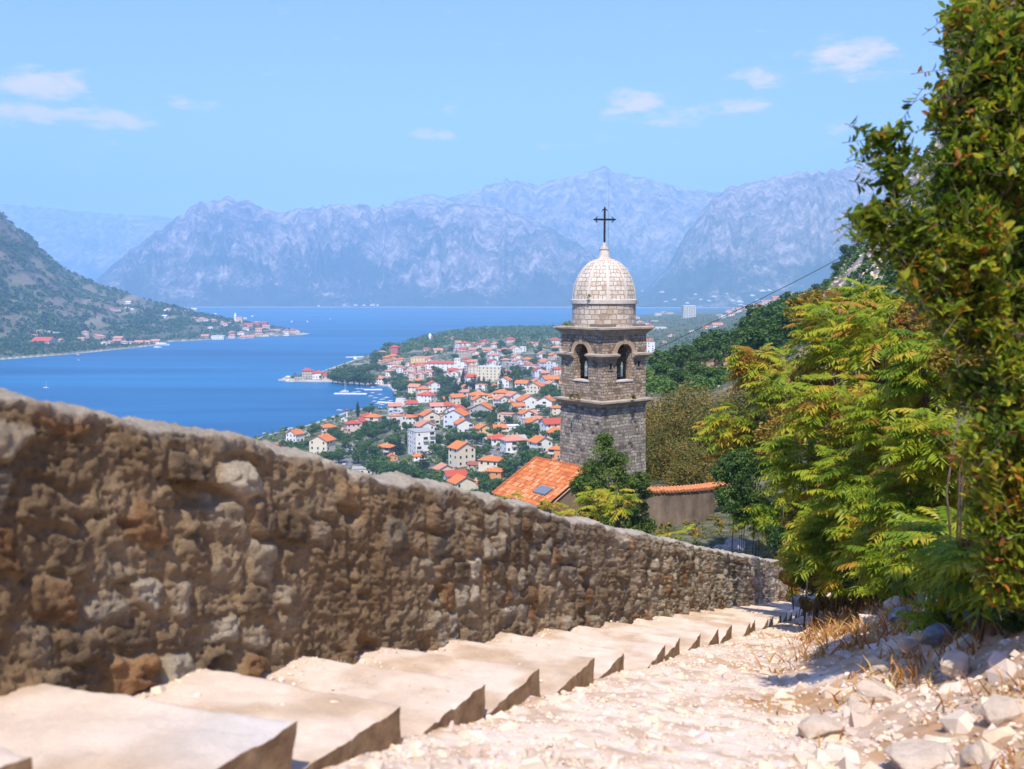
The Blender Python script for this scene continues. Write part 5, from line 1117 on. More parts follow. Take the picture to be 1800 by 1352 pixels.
def bush(px, py, Y, rx, ry, n, size, mat, label, seed, tint=(0.5, 0.2), cat='shrub', name='shrub', nb=7, aspect=.55, group=None, clumps=14):
    rng = np.random.default_rng(seed); c = un(px, py, Y); a, b = rx * Y / 1750, ry * Y / 1750
    g = c.copy(); g[2] = float(pathz(g[0], g[1])[0]) if Y < 44 else float(T(g[0], g[1])[0]); g[2] = min(g[2], c[2] - b * .6)
    bl = [((0, 0, 0), (a * .7, a * .7, b * .75))] + [((rng.uniform(-.62, .62) * a, rng.uniform(-.55, .55) * a, rng.uniform(-.6, .62) * b), rng.uniform(.28, .46) * min(a, b)) for _ in range(nb)]
    o = empty(name, g); tag(o, label, cat, group); me = crown('foliage', [(np.array(p) + (c - g), r) for p, r in bl], n, size, mat, rng, clumps, .24, aspect, tint, .5); obj('foliage', me, o)
    mb = MB(); q = c - g
    for k in range(3): e = q + rng.normal(0, .35, 3) * np.array([a, a, b]); mb.tube([(rng.normal(0, .06), rng.normal(0, .06), -.2), tuple(q * .5 + rng.normal(0, .1, 3)), tuple(e)], [.015, .011, .005], 5)
    mb.build('stems', M['bark'], o, True); return o
RB = [(1440, 545, 30, 66, 46, 'rusty yellow bush at the upper left of the bank, under the stony ridge', .55), (1545, 560, 22, 70, 50, 'golden brown bush behind the top feather leaved shrubs', .5), (1620, 570, 17, 60, 50, 'orange tinged bush just left of the laurel trunk', .5), (1380, 760, 38, 70, 60, 'brownish bush between the olive trees and the feather leaved shrubs', .5),
      (1450, 660, 22, 70, 56, 'twiggy golden bush with a bare brown branch', .5), (1520, 790, 18.5, 70, 60, 'rusty bush hidden among the layered fronds', .55), (1440, 900, 20, 56, 50, 'brown speckled bush above the mottled boulder', .5), (1620, 1010, 12.5, 66, 34, 'dry orange bush at the foot of the bank', .75), (1500, 1005, 17.5, 60, 30, 'dry straw coloured bush beside the path behind the flat boulder', .8), (1700, 640, 10, 60, 60, 'dark rusty bush behind the lower laurel', .5),
      (1560, 690, 20, 80, 60, 'olive brown bush filling the middle of the bank', .4), (1640, 860, 15, 70, 70, 'dark olive bush behind the fronds near the laurel', .3), (1560, 930, 17, 70, 50, 'green brown bush low behind the fronds', .3)]
RB += [(1690, 1040, 9.5, 60, 40, 'dry rusty brush behind the blue grey stones', .6), (1400, 1010, 24, 40, 26, 'low dry brush behind the flat boulder', .75), (1560, 1030, 14, 60, 24, 'low orange brush over the pale stone', .8), (1640, 1040, 11.5, 56, 28, 'low orange brown brush behind the shaded stones', .75), (1460, 1000, 19.5, 50, 34, 'dry brush at the foot of the lowest fronds', .6), (1600, 990, 13.5, 70, 44, 'dark olive brush under the lowest fronds', .25), (1530, 990, 16, 60, 44, 'dark green brush below the layered fronds', .2)]
for i, (px, py, Y, rx, ry, lab, t0) in enumerate(RB): bush(px, py, Y, rx, ry, 2600, 0.0034 * Y + 0.03, M['leaf_rust'], lab, 800 + i, (t0, .22))
DB = [(1400, 1005, 33), (1440, 1005, 20.5), (1490, 1008, 17.4), (1535, 1012, 15.4), (1580, 1012, 13.4), (1625, 1020, 11.6), (1675, 1010, 10.4), (1715, 1015, 9.2)]
for i, (px, py, Y) in enumerate(DB): bush(px, py, Y, 52, 52, 3200, 0.003 * Y + 0.02, M['leaf_dark'] if i % 2 else M['leaf_rust'], 'dark undergrowth bush under the feather leaved shrubs, %s' % ('leftmost' if i == 0 else 'rightmost' if i == 7 else ORD[i] + ' from left'), 850 + i, (.52, .24), group='undergrowth below the feather leaved shrubs')
LBX = [1395, 1425, 1455, 1485, 1515, 1545, 1575, 1605, 1640, 1675, 1710]
for i, px in enumerate(LBX):
    Y = float(np.interp(px, [1395, 1450, 1520, 1580, 1650, 1720], [32, 20.5, 17, 14, 10.8, 8.4])); g_ = un(px, 1050, Y); zg = float(pathz(g_[0], g_[1])[0]); q = proj((g_[0], g_[1], zg + .32))
    bush(px, q[1], Y, 34 * 16 / Y ** .9 * .75, 20 * 18 / Y, 1500, 0.0026 * Y + 0.02, M['leaf_rust'], 'low brush clump where the bank meets the path, %s' % ('leftmost' if i == 0 else 'rightmost' if i == 10 else ORD[i] + ' from left'), 870 + i, (.62 if i % 3 else .3, .24), group='low brush at the foot of the bank')
bush(1305, 850, 40, 66, 84, 6500, .13, M['leaf_dark'], 'dense dark green bush right of the plastered wall', 830, (.45, .2)); bush(1385, 955, 38, 50, 40, 3000, .12, M['leaf_dark'], 'low dark green bush over the end of the wall', 831, (.35, .2)); bush(1425, 975, 36, 46, 34, 1800, .11, M['leaf_dark'], 'dark undergrowth bush behind the mottled boulder', 832, (.25, .2))
bush(1335, 780, 42, 50, 60, 4000, .14, M['leaf_dark'], 'mid green bush between the olive trees and the bank', 833, (.6, .2))
for i, (px, py, Y, r, lab) in enumerate([(1430, 985, 20.3, 46, 'low green feather leaved shrub right of the boulder, hanging over the dry grass'), (1505, 1000, 16.6, 52, 'low bright feather leaved shrub nearest the path behind the small whitish stone'), (1585, 1000, 13, 56, 'low feather leaved shrub spreading over the pale stone beside the path'), (1655, 975, 10.9, 50, 'low shaded feather leaved shrub spreading behind the blue stones'), (1718, 1005, 8.2, 46, 'feather leaved shrub at the foot of the laurel trunk'), (1780, 1005, 7.4, 50, 'feather leaved shrub at the right edge under the laurel')]):
    pinnate_shrub(px, py, Y, r, lab, 950 + i, 170, .5, Lf=.42)
bush(1790, 1075, 6.9, 56, 46, 1800, .05, M['leaf_dark'], 'dark leafy undergrowth at the right edge beside the laurel trunk', 836, (.5, .25)); bush(1700, 1045, 8.8, 44, 30, 1500, .045, M['leaf_dark'], 'dark leafy clump above the blue grey stones', 837, (.5, .25))
bush(1740, 1000, 7.6, 60, 60, 2600, .05, M['leaf_rust'], 'dark brown bramble under the laurel', 834, (.35, .25)); bush(1760, 700, 7.2, 50, 90, 2600, .05, M['leaf_rust'], 'rusty withered branch tangle inside the lower laurel', 835, (.8, .2))
def build_conifer_shrub():
    rng = np.random.default_rng(44); Y = 45; g = un(1075, 950, Y); g[2] = float(T(g[0], g[1])[0]) ; o = empty('conifer_shrub', g)
    tag(o, 'bushy dark green conifer in front of the bell tower', 'tree'); bl = []
    for px, py, r in [(1060, 800, 26), (1062, 775, 16), (1085, 815, 22), (1040, 830, 24), (1070, 845, 36), (1105, 850, 26), (1125, 845, 18), (1030, 860, 26), (1050, 885, 34), (1090, 885, 34), (1115, 900, 26), (1080, 915, 30), (1120, 930, 24), (1138, 925, 16), (1135, 868, 12), (1015, 850, 14), (1040, 910, 24), (1060, 940, 30), (1100, 940, 26)]:
        c = un(px, py, Y + rng.uniform(-.7, .7)); r_ = r * Y / 1750; bl.append((c - g, (r_, r_, r_ * .85)))
    obj('crown', crown('crown', bl, 26000, .15, M['leaf_dark'], rng, 16, .28, .40, (.66, .3), .7), o)
    mb = MB(); t = un(1062, 790, Y) - g; mb.tube([(0, 0, -.3), tuple(t * .5), tuple(t)], [.09, .06, .02], 7)
    for c, r in bl[::2]: mb.tube([tuple(np.array([t[0] * .4, t[1] * .4, max(.2, c[2] - .5)])), tuple(c)], [.03, .01], 5)
    mb.build('trunk', M['bark'], o, True)
build_conifer_shrub()
OL = [(1175, 760, 88, 8.2, 1.1), (1245, 750, 84, 8.6, 1.1), (1295, 770, 70, 7.2, 1.1), (1210, 800, 78, 6.8, 1.2), (1150, 800, 92, 7, 1.1), (1330, 720, 95, 8, 1.1), (1275, 830, 62, 5.5, 1.2), (1180, 840, 72, 4.8, 1.3), (1370, 700, 70, 7, 1.1), (1160, 812, 66, 4.6, 1.3), (1200, 822, 63, 4.4, 1.3), (1235, 836, 60, 4, 1.3), (1150, 760, 76, 6, 1.2), (1225, 730, 90, 7, 1.2)]
for i, (px, py, Y, hgt, w) in enumerate(OL):
    p = un(px, py, Y); p[2] -= hgt * .55; p[2] = min(p[2], p[2]); tree('olive', i % 3, p, hgt, 'olive brown tree behind the plastered wall', 'olive brown trees behind the plastered wall', w, 'olive_tree')

cornice_tuft(1011, 701, 58.2, 160, M['leaf_rust'], 'orange dry weed hanging on the left face of the lower cornice', 1, .32); cornice_tuft(1115, 700, 58.2, 90, M['leaf_rust'], 'small orange weed on the right face of the lower cornice', 2, .18)
cornice_tuft(997, 570, 58.6, 70, M['leaf_sumac'], 'green weed standing on the left end of the top cornice', 3, .22); cornice_tuft(1034, 524, 58.15, 40, M['leaf_rust'], 'small weed growing on the dome ring', 4, .13)

# ------------------------------------------------------------------ houses
WALLC = {'w': ('white', (0.76, 0.74, 0.70)), 'c': ('cream', (0.70, 0.62, 0.47)), 'y': ('yellow', (0.72, 0.55, 0.27)), 'p': ('pale pink', (0.68, 0.53, 0.44)), 'g': ('grey', (0.42, 0.41, 0.40)),
         'b': ('bluish white', (0.62, 0.67, 0.74)), 'o': ('orange', (0.66, 0.30, 0.13)), 'r': ('red', (0.55, 0.13, 0.09)), 's': ('stone', (0.48, 0.41, 0.32)), 'd': ('dark grey', (0.17, 0.16, 0.17))}
ROOFC = {'O': ('orange', (0.62, 0.19, 0.055)), 'R': ('red', (0.50, 0.085, 0.045)), 'P': ('pinkish', (0.56, 0.24, 0.16)), 'G': ('grey', (0.40, 0.39, 0.37)), 'W': ('white', (0.7, 0.69, 0.66)), 'B': ('brown', (0.30, 0.10, 0.06))}
def wall_mat(n, c):
    m, nt, b, _ = new_mat(n.replace(' ', '_') + '_render'); v = objvec(nt); n1 = noise_n(nt, 0.35, 5, 0.65, v); n2 = noise_n(nt, 1.6, 4, 0.6, objvec(nt, (1, 1, .25)))
    x = mixc(nt, maprange(nt, n1.outputs['Fac'], .35, .7, 0, .35), c, tuple(q * .78 for q in c)); x = mixc(nt, maprange(nt, n2.outputs['Fac'], .55, .75, 0, .3), x, tuple(q * .6 for q in c)); nt.links.new(x, b.inputs['Base Color']); b.inputs['Roughness'].default_value = .9; return m
def roof_mat(n, c):
    m, nt, b, _ = new_mat(n + '_roof'); v = objvec(nt); oi = nt.nodes.new('ShaderNodeObjectInfo'); n1 = noise_n(nt, 0.5, 5, 0.7, v); n2 = noise_n(nt, 3, 4, .7, v)
    x = mixc(nt, maprange(nt, n1.outputs['Fac'], .35, .7, 0, .5), c, tuple(q * .68 for q in c)); x = mixc(nt, maprange(nt, n2.outputs['Fac'], .5, .75, 0, .5), x, tuple(min(1, q * 1.25 + .04) for q in c))
    x = mixc(nt, maprange(nt, oi.outputs['Random'], 0, 1, 0, .4), x, tuple(q * .72 for q in c)); nt.links.new(x, b.inputs['Base Color'])
    w = nt.nodes.new('ShaderNodeTexWave'); w.inputs['Scale'].default_value = 1.2; nt.links.new(v, w.inputs['Vector']); bump(nt, b, w.outputs['Fac'], .4, .08); return m
WM = {k: wall_mat(*v) for k, v in WALLC.items()}; RM = {k: roof_mat(*v) for k, v in ROOFC.items()}
M['glass'] = plain('dark_window_glass', (0.03, 0.035, 0.045), 0.2); M['frame'] = plain('white_window_frame', (0.7, 0.69, 0.66), .6); M['shutter'] = plain('green_shutter', (0.06, 0.13, 0.1), .6); M['rail'] = plain('balcony_concrete', (0.6, 0.58, 0.54), .8)
_wb = MB(); _wb.box(-.62, .62, -.03, .1, -.75, .75); WINFRAME = _wb.mesh('window', M['frame'])
_pb = MB(); _pb.box(-.52, .52, -.06, -.031, -.65, .65); PANE = _pb.mesh('pane', M['glass'])
_bb = MB(); _bb.box(-1.5, 1.5, -1.2, 0, 0, .14); _bb.box(-1.5, 1.5, -1.2, -1.1, .14, 1.0); _bb.box(-1.5, -1.4, -1.1, 0, .14, 1.0); _bb.box(1.4, 1.5, -1.1, 0, .14, 1.0); BALC = _bb.mesh('balcony', M['rail'])
_db = MB(); _db.box(-1.2, 1.2, -.04, .1, 0, 2.1); BDOOR = _db.mesh('glass_door', M['glass'])
_cb = MB(); _cb.box(-.35, .35, -.3, .3, -.8, 1.0); _cb.box(-.45, .45, -.4, .4, 1.0, 1.12); CHIM = _cb.mesh('chimney', [WM['p']])
HOUSES = []
def roof_shape(mb, w, d, h, kind, ov=0.5, t=0.18):
    W, D = w / 2 + ov, d / 2 + ov
    if kind == 'f':
        mb.box(-w/2 - .15, w/2 + .15, -d/2 - .15, d/2 + .15, h + .002, h + .35); return h + .35
    if kind == 'h':
        rise = 0.42 * min(W, D); r = max(0.02, abs(W - D)); a, b = ((-r, 0), (r, 0)) if W >= D else ((0, -r), (0, r))
        V = [(-W, -D, h), (W, -D, h), (W, D, h), (-W, D, h), (a[0], a[1], h + rise), (b[0], b[1], h + rise), (-W, -D, h - t), (W, -D, h - t), (W, D, h - t), (-W, D, h - t)]
        F = [(0, 1, 5, 4), (1, 2, 5), (2, 3, 4, 5), (3, 0, 4)] if W >= D else [(0, 1, 4), (1, 2, 5, 4), (2, 3, 5), (3, 0, 4, 5)]
        mb.add(V, F + [(0, 6, 7, 1), (1, 7, 8, 2), (2, 8, 9, 3), (3, 9, 6, 0), (6, 9, 8, 7)]); return h + rise
    if kind == 'g':                                                   # gable end in front, ridge along y
        rise = 0.48 * W * .95; V = []
        for y in (-D, D): V += [(-W, y, h - .48 * ov), (0, y, h + rise), (W, y, h - .48 * ov), (-W, y, h - .48 * ov - t), (0, y, h + rise - t), (W, y, h - .48 * ov - t)]
        mb.add(V, [(0, 1, 7, 6), (1, 2, 8, 7), (3, 9, 10, 4), (4, 10, 11, 5), (0, 3, 4, 1), (1, 4, 5, 2), (6, 7, 10, 9), (7, 8, 11, 10), (0, 6, 9, 3), (2, 5, 11, 8)]); return h + rise
    rise = 0.48 * D * .95; V = []
    for x in (-W, W): V += [(x, -D, h - .48 * ov), (x, 0, h + rise), (x, D, h - .48 * ov), (x, -D, h - .48 * ov - t), (x, 0, h + rise - t), (x, D, h - .48 * ov - t)]
    mb.add(V, [(0, 6, 7, 1), (1, 7, 8, 2), (3, 4, 10, 9), (4, 5, 11, 10), (0, 1, 4, 3), (1, 2, 5, 4), (6, 9, 10, 7), (7, 10, 11, 8), (0, 3, 9, 6), (2, 8, 11, 5)]); return h + rise
KNAME = {'h': 'hipped', 'g': 'gabled', 's': 'gabled', 'f': 'flat'}
def house(px, py, wpx, st, kind, wc, rc, rot=20, label=None, group='houses of the bay town', detail=None, hpx=None, dr=0.8, name='house', p=None, cat='house', bal=None, rooftype=None, floors=None):
    if p is None: p = at(px, py)
    k = p[1] / 1750; a = abs(R(rot)); Wv = wpx * k; w = Wv / (math.cos(a) + dr * math.sin(a)); d = w * dr; h = (hpx * k if hpx else st * min(3.1, max(2.2, w * .3)))
    p = p + np.array([0, 0, 0]); rng = random.Random(int(px * 131 + py * 7)); o = empty(name, p, R(rot)); detail = (wpx >= 17) if detail is None else detail
    low = -2.5 if kind != 'x' else 0
    wb = MB(); V = [(-w/2, -d/2, low), (w/2, -d/2, low), (w/2, d/2, low), (-w/2, d/2, low), (-w/2, -d/2, h), (w/2, -d/2, h), (w/2, d/2, h), (-w/2, d/2, h)]; F = [(0, 1, 5, 4), (1, 2, 6, 5), (2, 3, 7, 6), (3, 0, 4, 7)]
    if kind == 'g': V += [(0, -d/2, h + .45 * w/2), (0, d/2, h + .45 * w/2)]; F += [(4, 5, 8), (6, 7, 9)]
    elif kind == 's': V += [(-w/2, 0, h + .45 * d/2), (w/2, 0, h + .45 * d/2)]; F += [(5, 6, 9), (7, 4, 8)]
    else: F += [(4, 5, 6, 7)]
    wb.add(V, F); rf = MB(); top = roof_shape(rf, w, d, h, kind, min(.6, w * .06))
    floors = floors or max(1, st); fh = h / floors
    if not detail:                                                     # a few pixels wide: windows stay in the walls' mesh
        mats = [WM[wc], RM[rc], M['glass']]; wb.M = [0] * len(wb.M); o2 = len(wb.V)
        wb.add(rf.V, rf.F, 1); n = max(2, int(w / 4.0))
        for f_ in range(floors):
            for i in range(n):
                x = -w/2 + w * (i + .5) / n; z = (f_ + .5) * fh
                if rng.random() < .85: wb.add([(x - .6, -d/2 - .02, z - .7), (x + .6, -d/2 - .02, z - .7), (x + .6, -d/2 - .02, z + .7), (x - .6, -d/2 - .02, z + .7)], [(0, 1, 2, 3)], 2)
            sx = w/2 if rot < 0 else -w/2
            for i in range(max(1, n - 1)):
                y = -d/2 + d * (i + .5) / max(1, n - 1); z = (f_ + .5) * fh; e = .02 if sx > 0 else -.02; q = [(sx + e, y - .6, z - .7), (sx + e, y + .6, z - .7), (sx + e, y + .6, z + .7), (sx + e, y - .6, z + .7)]
                if rng.random() < .7: wb.add(q, [(0, 1, 2, 3) if sx > 0 else (3, 2, 1, 0)], 2)
        me = wb.mesh(name, mats); bpy.data.objects.remove(o); o = obj(name, me); o.location = p; o.rotation_euler = (0, 0, R(rot))
    else:
        obj('wall', wb.mesh('wall', [WM[wc]]), o); ro = obj('roof', rf.mesh('roof', [RM[rc]]), o)
        if kind != 'f' and rng.random() < .75:
            c = obj('chimney', CHIM, ro); c.location = (rng.uniform(-.22, .22) * w, rng.uniform(-.2, .2) * d, top - .5)
        n = max(2, min(6, int(round(w / 3.3)))); ns = max(1, min(5, int(round(d / 3.6)))); ws = min(1.0, fh / 2.9)
        side = 1 if rot < 0 else -1; nbal = (rng.random() < .45) if bal is None else bal
        def win(x, y, z, rz):
            wo = obj('window', WINFRAME, o); wo.location = (x, y, z); wo.rotation_euler = (0, 0, rz); wo.scale = (ws, 1, ws); obj('pane', PANE, wo)
        for f_ in range(floors):
            z = f_ * fh + fh * .55; bi = rng.randrange(n) if nbal and f_ > 0 and fh > 2.0 else -1
            for i in range(n):
                x = -w/2 + w * (i + .5) / n
                if i == bi and w > 5:
                    x = max(-w/2 + 1.6, min(w/2 - 1.6, x)); bo = obj('balcony', BALC, o); bo.location = (x, -d/2, f_ * fh + .02); g_ = obj('glass_door', BDOOR, bo); g_.location = (0, 0, .14); continue
                if nbal and f_ > 0 and bi >= 0 and abs(i - bi) == 1 and n < 5: continue
                if rng.random() < .9: win(x, -d/2, z, 0)
            for i in range(ns):
                y = -d/2 + d * (i + .5) / ns
                if rng.random() < .75: win(side * w/2, y, z, R(90) * side)
    word = {1: 'one storey', 2: 'two storey', 3: 'three storey'}.get(st, 'many storeyed')
    desc = '%s %s house with %s %s roof' % (WALLC[wc][0], {1: 'low', 2: '', 3: 'tall', 4: 'tall'}.get(st, 'tall'), KNAME[kind], ROOFC[rc][0]) if kind != 'f' else '%s %s building with flat %s roof' % (WALLC[wc][0], {1: 'low', 2: '', 3: 'tall'}.get(st, 'tall'), ROOFC[rc][0])
    desc = ' '.join(desc.split()); tag(o, label, cat, group); HOUSES.append((o, None if label else desc, px, py - wpx * .3, p, max(w, d)));
    return o
# each row: column and foot row in the photograph, width there, storeys, roof form, wall, roof colour, turn in degrees
H1 = [(436, 795, 30, 1, 'h', 'c', 'O', 10), (492, 797, 40, 1, 's', 'w', 'R', -18), (470, 798, 26, 1, 'h', 'c', 'R', 15), (519, 776, 32, 2, 'g', 'w', 'O', -35), (567, 801, 44, 3, 'g', 'c', 'O', -22), (550, 815, 24, 1, 'h', 'y', 'O', 20), (577, 758, 32, 1, 'h', 'p', 'O', 15),
      (604, 764, 26, 1, 'g', 'p', 'P', 25), (620, 758, 30, 2, 'h', 'p', 'R', 20), (632, 752, 26, 2, 'g', 'p', 'R', -25), (648, 738, 32, 1, 'h', 'w', 'R', 20), (657, 747, 30, 2, 'h', 'c', 'O', -15), (697, 743, 24, 3, 'f', 'c', 'G', -20), (718, 746, 28, 2, 'h', 'w', 'O', 25),
      (755, 753, 38, 3, 'g', 'c', 'O', 25), (754, 756, 24, 2, 'g', 'c', 'O', 22), (724, 742, 32, 1, 's', 'w', 'R', 10), (679, 801, 36, 2, 'h', 'd', 'O', -28), (689, 809, 22, 1, 'g', 'o', 'O', 15), (637, 833, 38, 1, 'f', 'c', 'G', 8), (736, 808, 24, 1, 'h', 'w', 'O', 15),
      (812, 818, 48, 3, 'g', 'c', 'O', 36), (834, 823, 26, 1, 's', 's', 'B', -25), (864, 829, 46, 2, 'h', 'c', 'O', -22), (870, 844, 36, 2, 'h', 'o', 'O', -18), (781, 832, 40, 1, 'g', 'p', 'P', 25), (799, 844, 46, 1, 's', 'w', 'R', 24), (812, 868, 50, 2, 'g', 'c', 'O', 30), (836, 866, 22, 2, 's', 'p', 'P', -20),
      (849, 767, 34, 2, 'g', 'y', 'O', 30), (878, 764, 26, 2, 's', 'y', 'O', 12), (877, 779, 42, 1, 'h', 'w', 'R', 18), (906, 781, 40, 1, 's', 'g', 'G', 20), (751, 706, 36, 2, 'h', 'w', 'R', -25), (786, 719, 34, 1, 'h', 'c', 'R', 15), (764, 716, 22, 1, 'h', 'p', 'R', 10),
      (803, 753, 46, 3, 'g', 'b', 'O', -18), (815, 760, 36, 2, 'g', 'w', 'O', 20), (848, 733, 46, 2, 'g', 'g', 'O', -12), (840, 707, 36, 2, 'h', 'c', 'O', 15), (862, 702, 24, 1, 's', 'c', 'O', 20), (723, 714, 24, 1, 's', 'p', 'R', 15), (882, 703, 32, 2, 'h', 'y', 'O', -15),
      (928, 718, 44, 2, 'g', 'w', 'O', 18), (942, 691, 34, 2, 'g', 'c', 'O', -26), (966, 678, 36, 2, 's', 'b', 'O', 26), (981, 679, 18, 1, 's', 'p', 'O', 10), (978, 728, 24, 2, 'h', 'c', 'O', 15), (925, 740, 30, 2, 'g', 'w', 'O', 25), (940, 759, 36, 2, 'g', 'w', 'O', 20), (970, 762, 46, 2, 's', 'w', 'R', 24),
      (899, 756, 30, 1, 'f', 'w', 'W', 12), (950, 794, 42, 2, 'g', 'w', 'O', 32), (978, 805, 30, 2, 'h', 'o', 'O', -18), (668, 675, 30, 2, 'h', 'w', 'P', -20), (685, 661, 18, 2, 'h', 'w', 'P', 15), (725, 655, 18, 2, 'g', 'p', 'P', -14), (739, 653, 18, 2, 'g', 'p', 'P', -14), (752, 651, 18, 2, 'g', 'p', 'P', -14),
      (725, 668, 20, 2, 'g', 'p', 'P', -14), (740, 665, 18, 2, 'g', 'p', 'P', -14), (754, 662, 18, 2, 'g', 'p', 'P', -14), (788, 667, 18, 2, 'g', 'w', 'P', -14), (800, 664, 18, 2, 'g', 'w', 'P', -14), (811, 661, 18, 2, 'g', 'w', 'P', -14), (762, 672, 20, 1, 'h', 'p', 'O', 20), (735, 674, 20, 1, 'h', 'p', 'O', 10),
      (815, 651, 18, 3, 'g', 'w', 'R', -18), (743, 636, 40, 2, 'f', 'y', 'P', -10), (740, 646, 26, 1, 's', 'o', 'R', 18), (672, 626, 15, 2, 'h', 'p', 'P', 18), (680, 636, 17, 2, 'h', 'o', 'O', 18), (691, 633, 18, 2, 'h', 'o', 'O', -15), (697, 640, 16, 2, 'h', 'p', 'O', 18), (668, 638, 13, 1, 'h', 'p', 'P', 18), (688, 648, 17, 2, 'h', 'w', 'P', 15), (699, 648, 17, 1, 'h', 'p', 'P', -15),
      (718, 643, 14, 1, 'g', 'w', 'P', 12), (705, 655, 16, 2, 'g', 'w', 'P', -20), (715, 660, 14, 2, 'h', 'w', 'P', 16), (750, 616, 14, 1, 'h', 'p', 'R', 16), (770, 619, 18, 1, 's', 'p', 'P', 10), (797, 597, 12, 1, 'g', 'w', 'P', 12), (788, 596, 14, 1, 'g', 'p', 'P', 12), (805, 604, 12, 1, 's', 'w', 'P', 12),
      (818, 614, 18, 3, 'h', 'w', 'R', 15), (806, 612, 16, 2, 'h', 'w', 'P', 15), (812, 630, 26, 3, 'f', 's', 'R', 15), (828, 622, 18, 2, 's', 's', 'P', 15), (851, 607, 18, 2, 'h', 'p', 'R', 20), (871, 612, 20, 2, 'h', 'w', 'P', 15), (855, 618, 18, 1, 's', 'p', 'P', 8), (897, 603, 20, 2, 'h', 'p', 'R', 16), (843, 627, 14, 1, 'h', 'w', 'P', -12), (868, 638, 22, 3, 'h', 'w', 'P', 16),
      (906, 621, 24, 2, 'g', 'w', 'P', 16), (909, 636, 20, 2, 'g', 'w', 'P', 20), (919, 619, 12, 3, 'f', 'w', 'W', 10), (928, 636, 22, 1, 'h', 'p', 'O', 16), (953, 631, 20, 2, 'g', 'w', 'P', 20), (976, 605, 24, 2, 'h', 'w', 'R', 15), (979, 619, 22, 2, 'h', 'p', 'P', 15), (967, 648, 26, 2, 'g', 'w', 'P', 25), (980, 658, 20, 2, 'h', 'p', 'R', 15),
      (889, 642, 20, 2, 'h', 'g', 'P', 18), (902, 648, 24, 2, 'f', 'g', 'G', 14), (920, 647, 18, 1, 'f', 'y', 'G', 10), (942, 659, 22, 1, 'f', 'w', 'W', 10), (871, 683, 20, 1, 'h', 'c', 'O', 16), (842, 675, 16, 1, 'g', 'p', 'P', 12), (934, 610, 14, 2, 'h', 'p', 'P', 12), (946, 607, 12, 1, 's', 'w', 'P', 14), (958, 613, 14, 1, 'h', 'p', 'O', 14),
      (878, 622, 12, 2, 's', 'w', 'P', 14), (887, 616, 12, 1, 'h', 'p', 'P', 16), (836, 606, 10, 1, 's', 'w', 'P', 14), (932, 648, 16, 2, 'g', 'p', 'P', 18), (941, 646, 14, 1, 'h', 'w', 'R', 18), (957, 664, 18, 2, 's', 'p', 'P', 14), (915, 672, 18, 1, 'g', 'p', 'O', 18), (898, 668, 14, 1, 's', 'g', 'G', 24), (706, 634, 13, 1, 'h', 'p', 'O', 15), (727, 645, 15, 1, 's', 'p', 'R', 15), (832, 642, 14, 2, 's', 'w', 'P', 8), (880, 656, 12, 1, 'h', 'w', 'P', 10),
      (855, 776, 18, 1, 'f', 'w', 'W', 10), (771, 790, 22, 1, 'f', 's', 'G', 18), (790, 771, 22, 1, 'f', 's', 'G', -20), (748, 793, 18, 1, 'f', 'w', 'W', 10), (605, 742, 12, 1, 'g', 'w', 'W', 16), (540, 766, 14, 1, 'f', 'c', 'G', 16), (700, 727, 18, 1, 's', 's', 'G', 20), (708, 736, 16, 2, 'g', 's', 'G', 24), (889, 735, 14, 1, 'f', 'w', 'W', 20), (956, 778, 18, 1, 'f', 's', 'G', 12)]
for r in H1: house(*r)
_rf = random.Random(41); _n = _t = 0
while _n < 58 and _t < 3000:                                           # the houses between the traced ones, kept clear of them
    _t += 1; _px, _py = _rf.uniform(690, 986), _rf.uniform(608, 800)
    if _py > 730 + (_px - 560) * .2 or _py < 636 + (760 - _px) * .3 and _px < 800: continue
    _p = at(_px, _py)
    if _p[2] < 2 or _p[1] < 430: continue
    _w = _rf.uniform(10, 14.5)
    if any(math.hypot(h[4][0] - _p[0], h[4][1] - _p[1]) < (h[5] + _w) * .62 for h in HOUSES): continue
    house(_px, _py, _w * 1750 / _p[1], _rf.choice([1, 2, 2, 3]), _rf.choice('hhggsf'), _rf.choice('wwwwccpb'), _rf.choice('OOPPPR'), _rf.choice([-22, 14, 20, 26, 32]), p=_p); _n += 1
house(741, 796, 52, 5, 'f', 'w', 'G', 24, 'big white flat grey roofed apartment block in the middle of the town', hpx=40, dr=1.3, floors=5, bal=True, cat='apartment block', name='apartment_block')
house(862, 670, 44, 5, 'f', 'c', 'W', -10, 'cream five storey apartment block with dark window columns right of the long white hotel', hpx=26, dr=.5, floors=5, cat='apartment block', name='apartment_block'); house(832, 667, 22, 5, 'f', 'c', 'P', 12, 'plain cream apartment wing with blank end wall left of the five storey block', hpx=23, dr=.7, floors=5, cat='apartment block', name='apartment_block')
house(776, 652, 50, 3, 's', 'w', 'R', -8, 'long white hotel with white bands and a dark red roof', hpx=14, dr=.28, floors=3, cat='hotel', name='hotel'); house(805, 652, 12, 4, 'f', 'w', 'W', -8, 'white stair tower with blue glass at the end of the long hotel', hpx=22, dr=.9, floors=4, name='stair_tower', cat='building')
house(694, 623, 18, 4, 'h', 'r', 'R', -15, 'red four storey block standing highest by the water on the left point', hpx=13, floors=4)
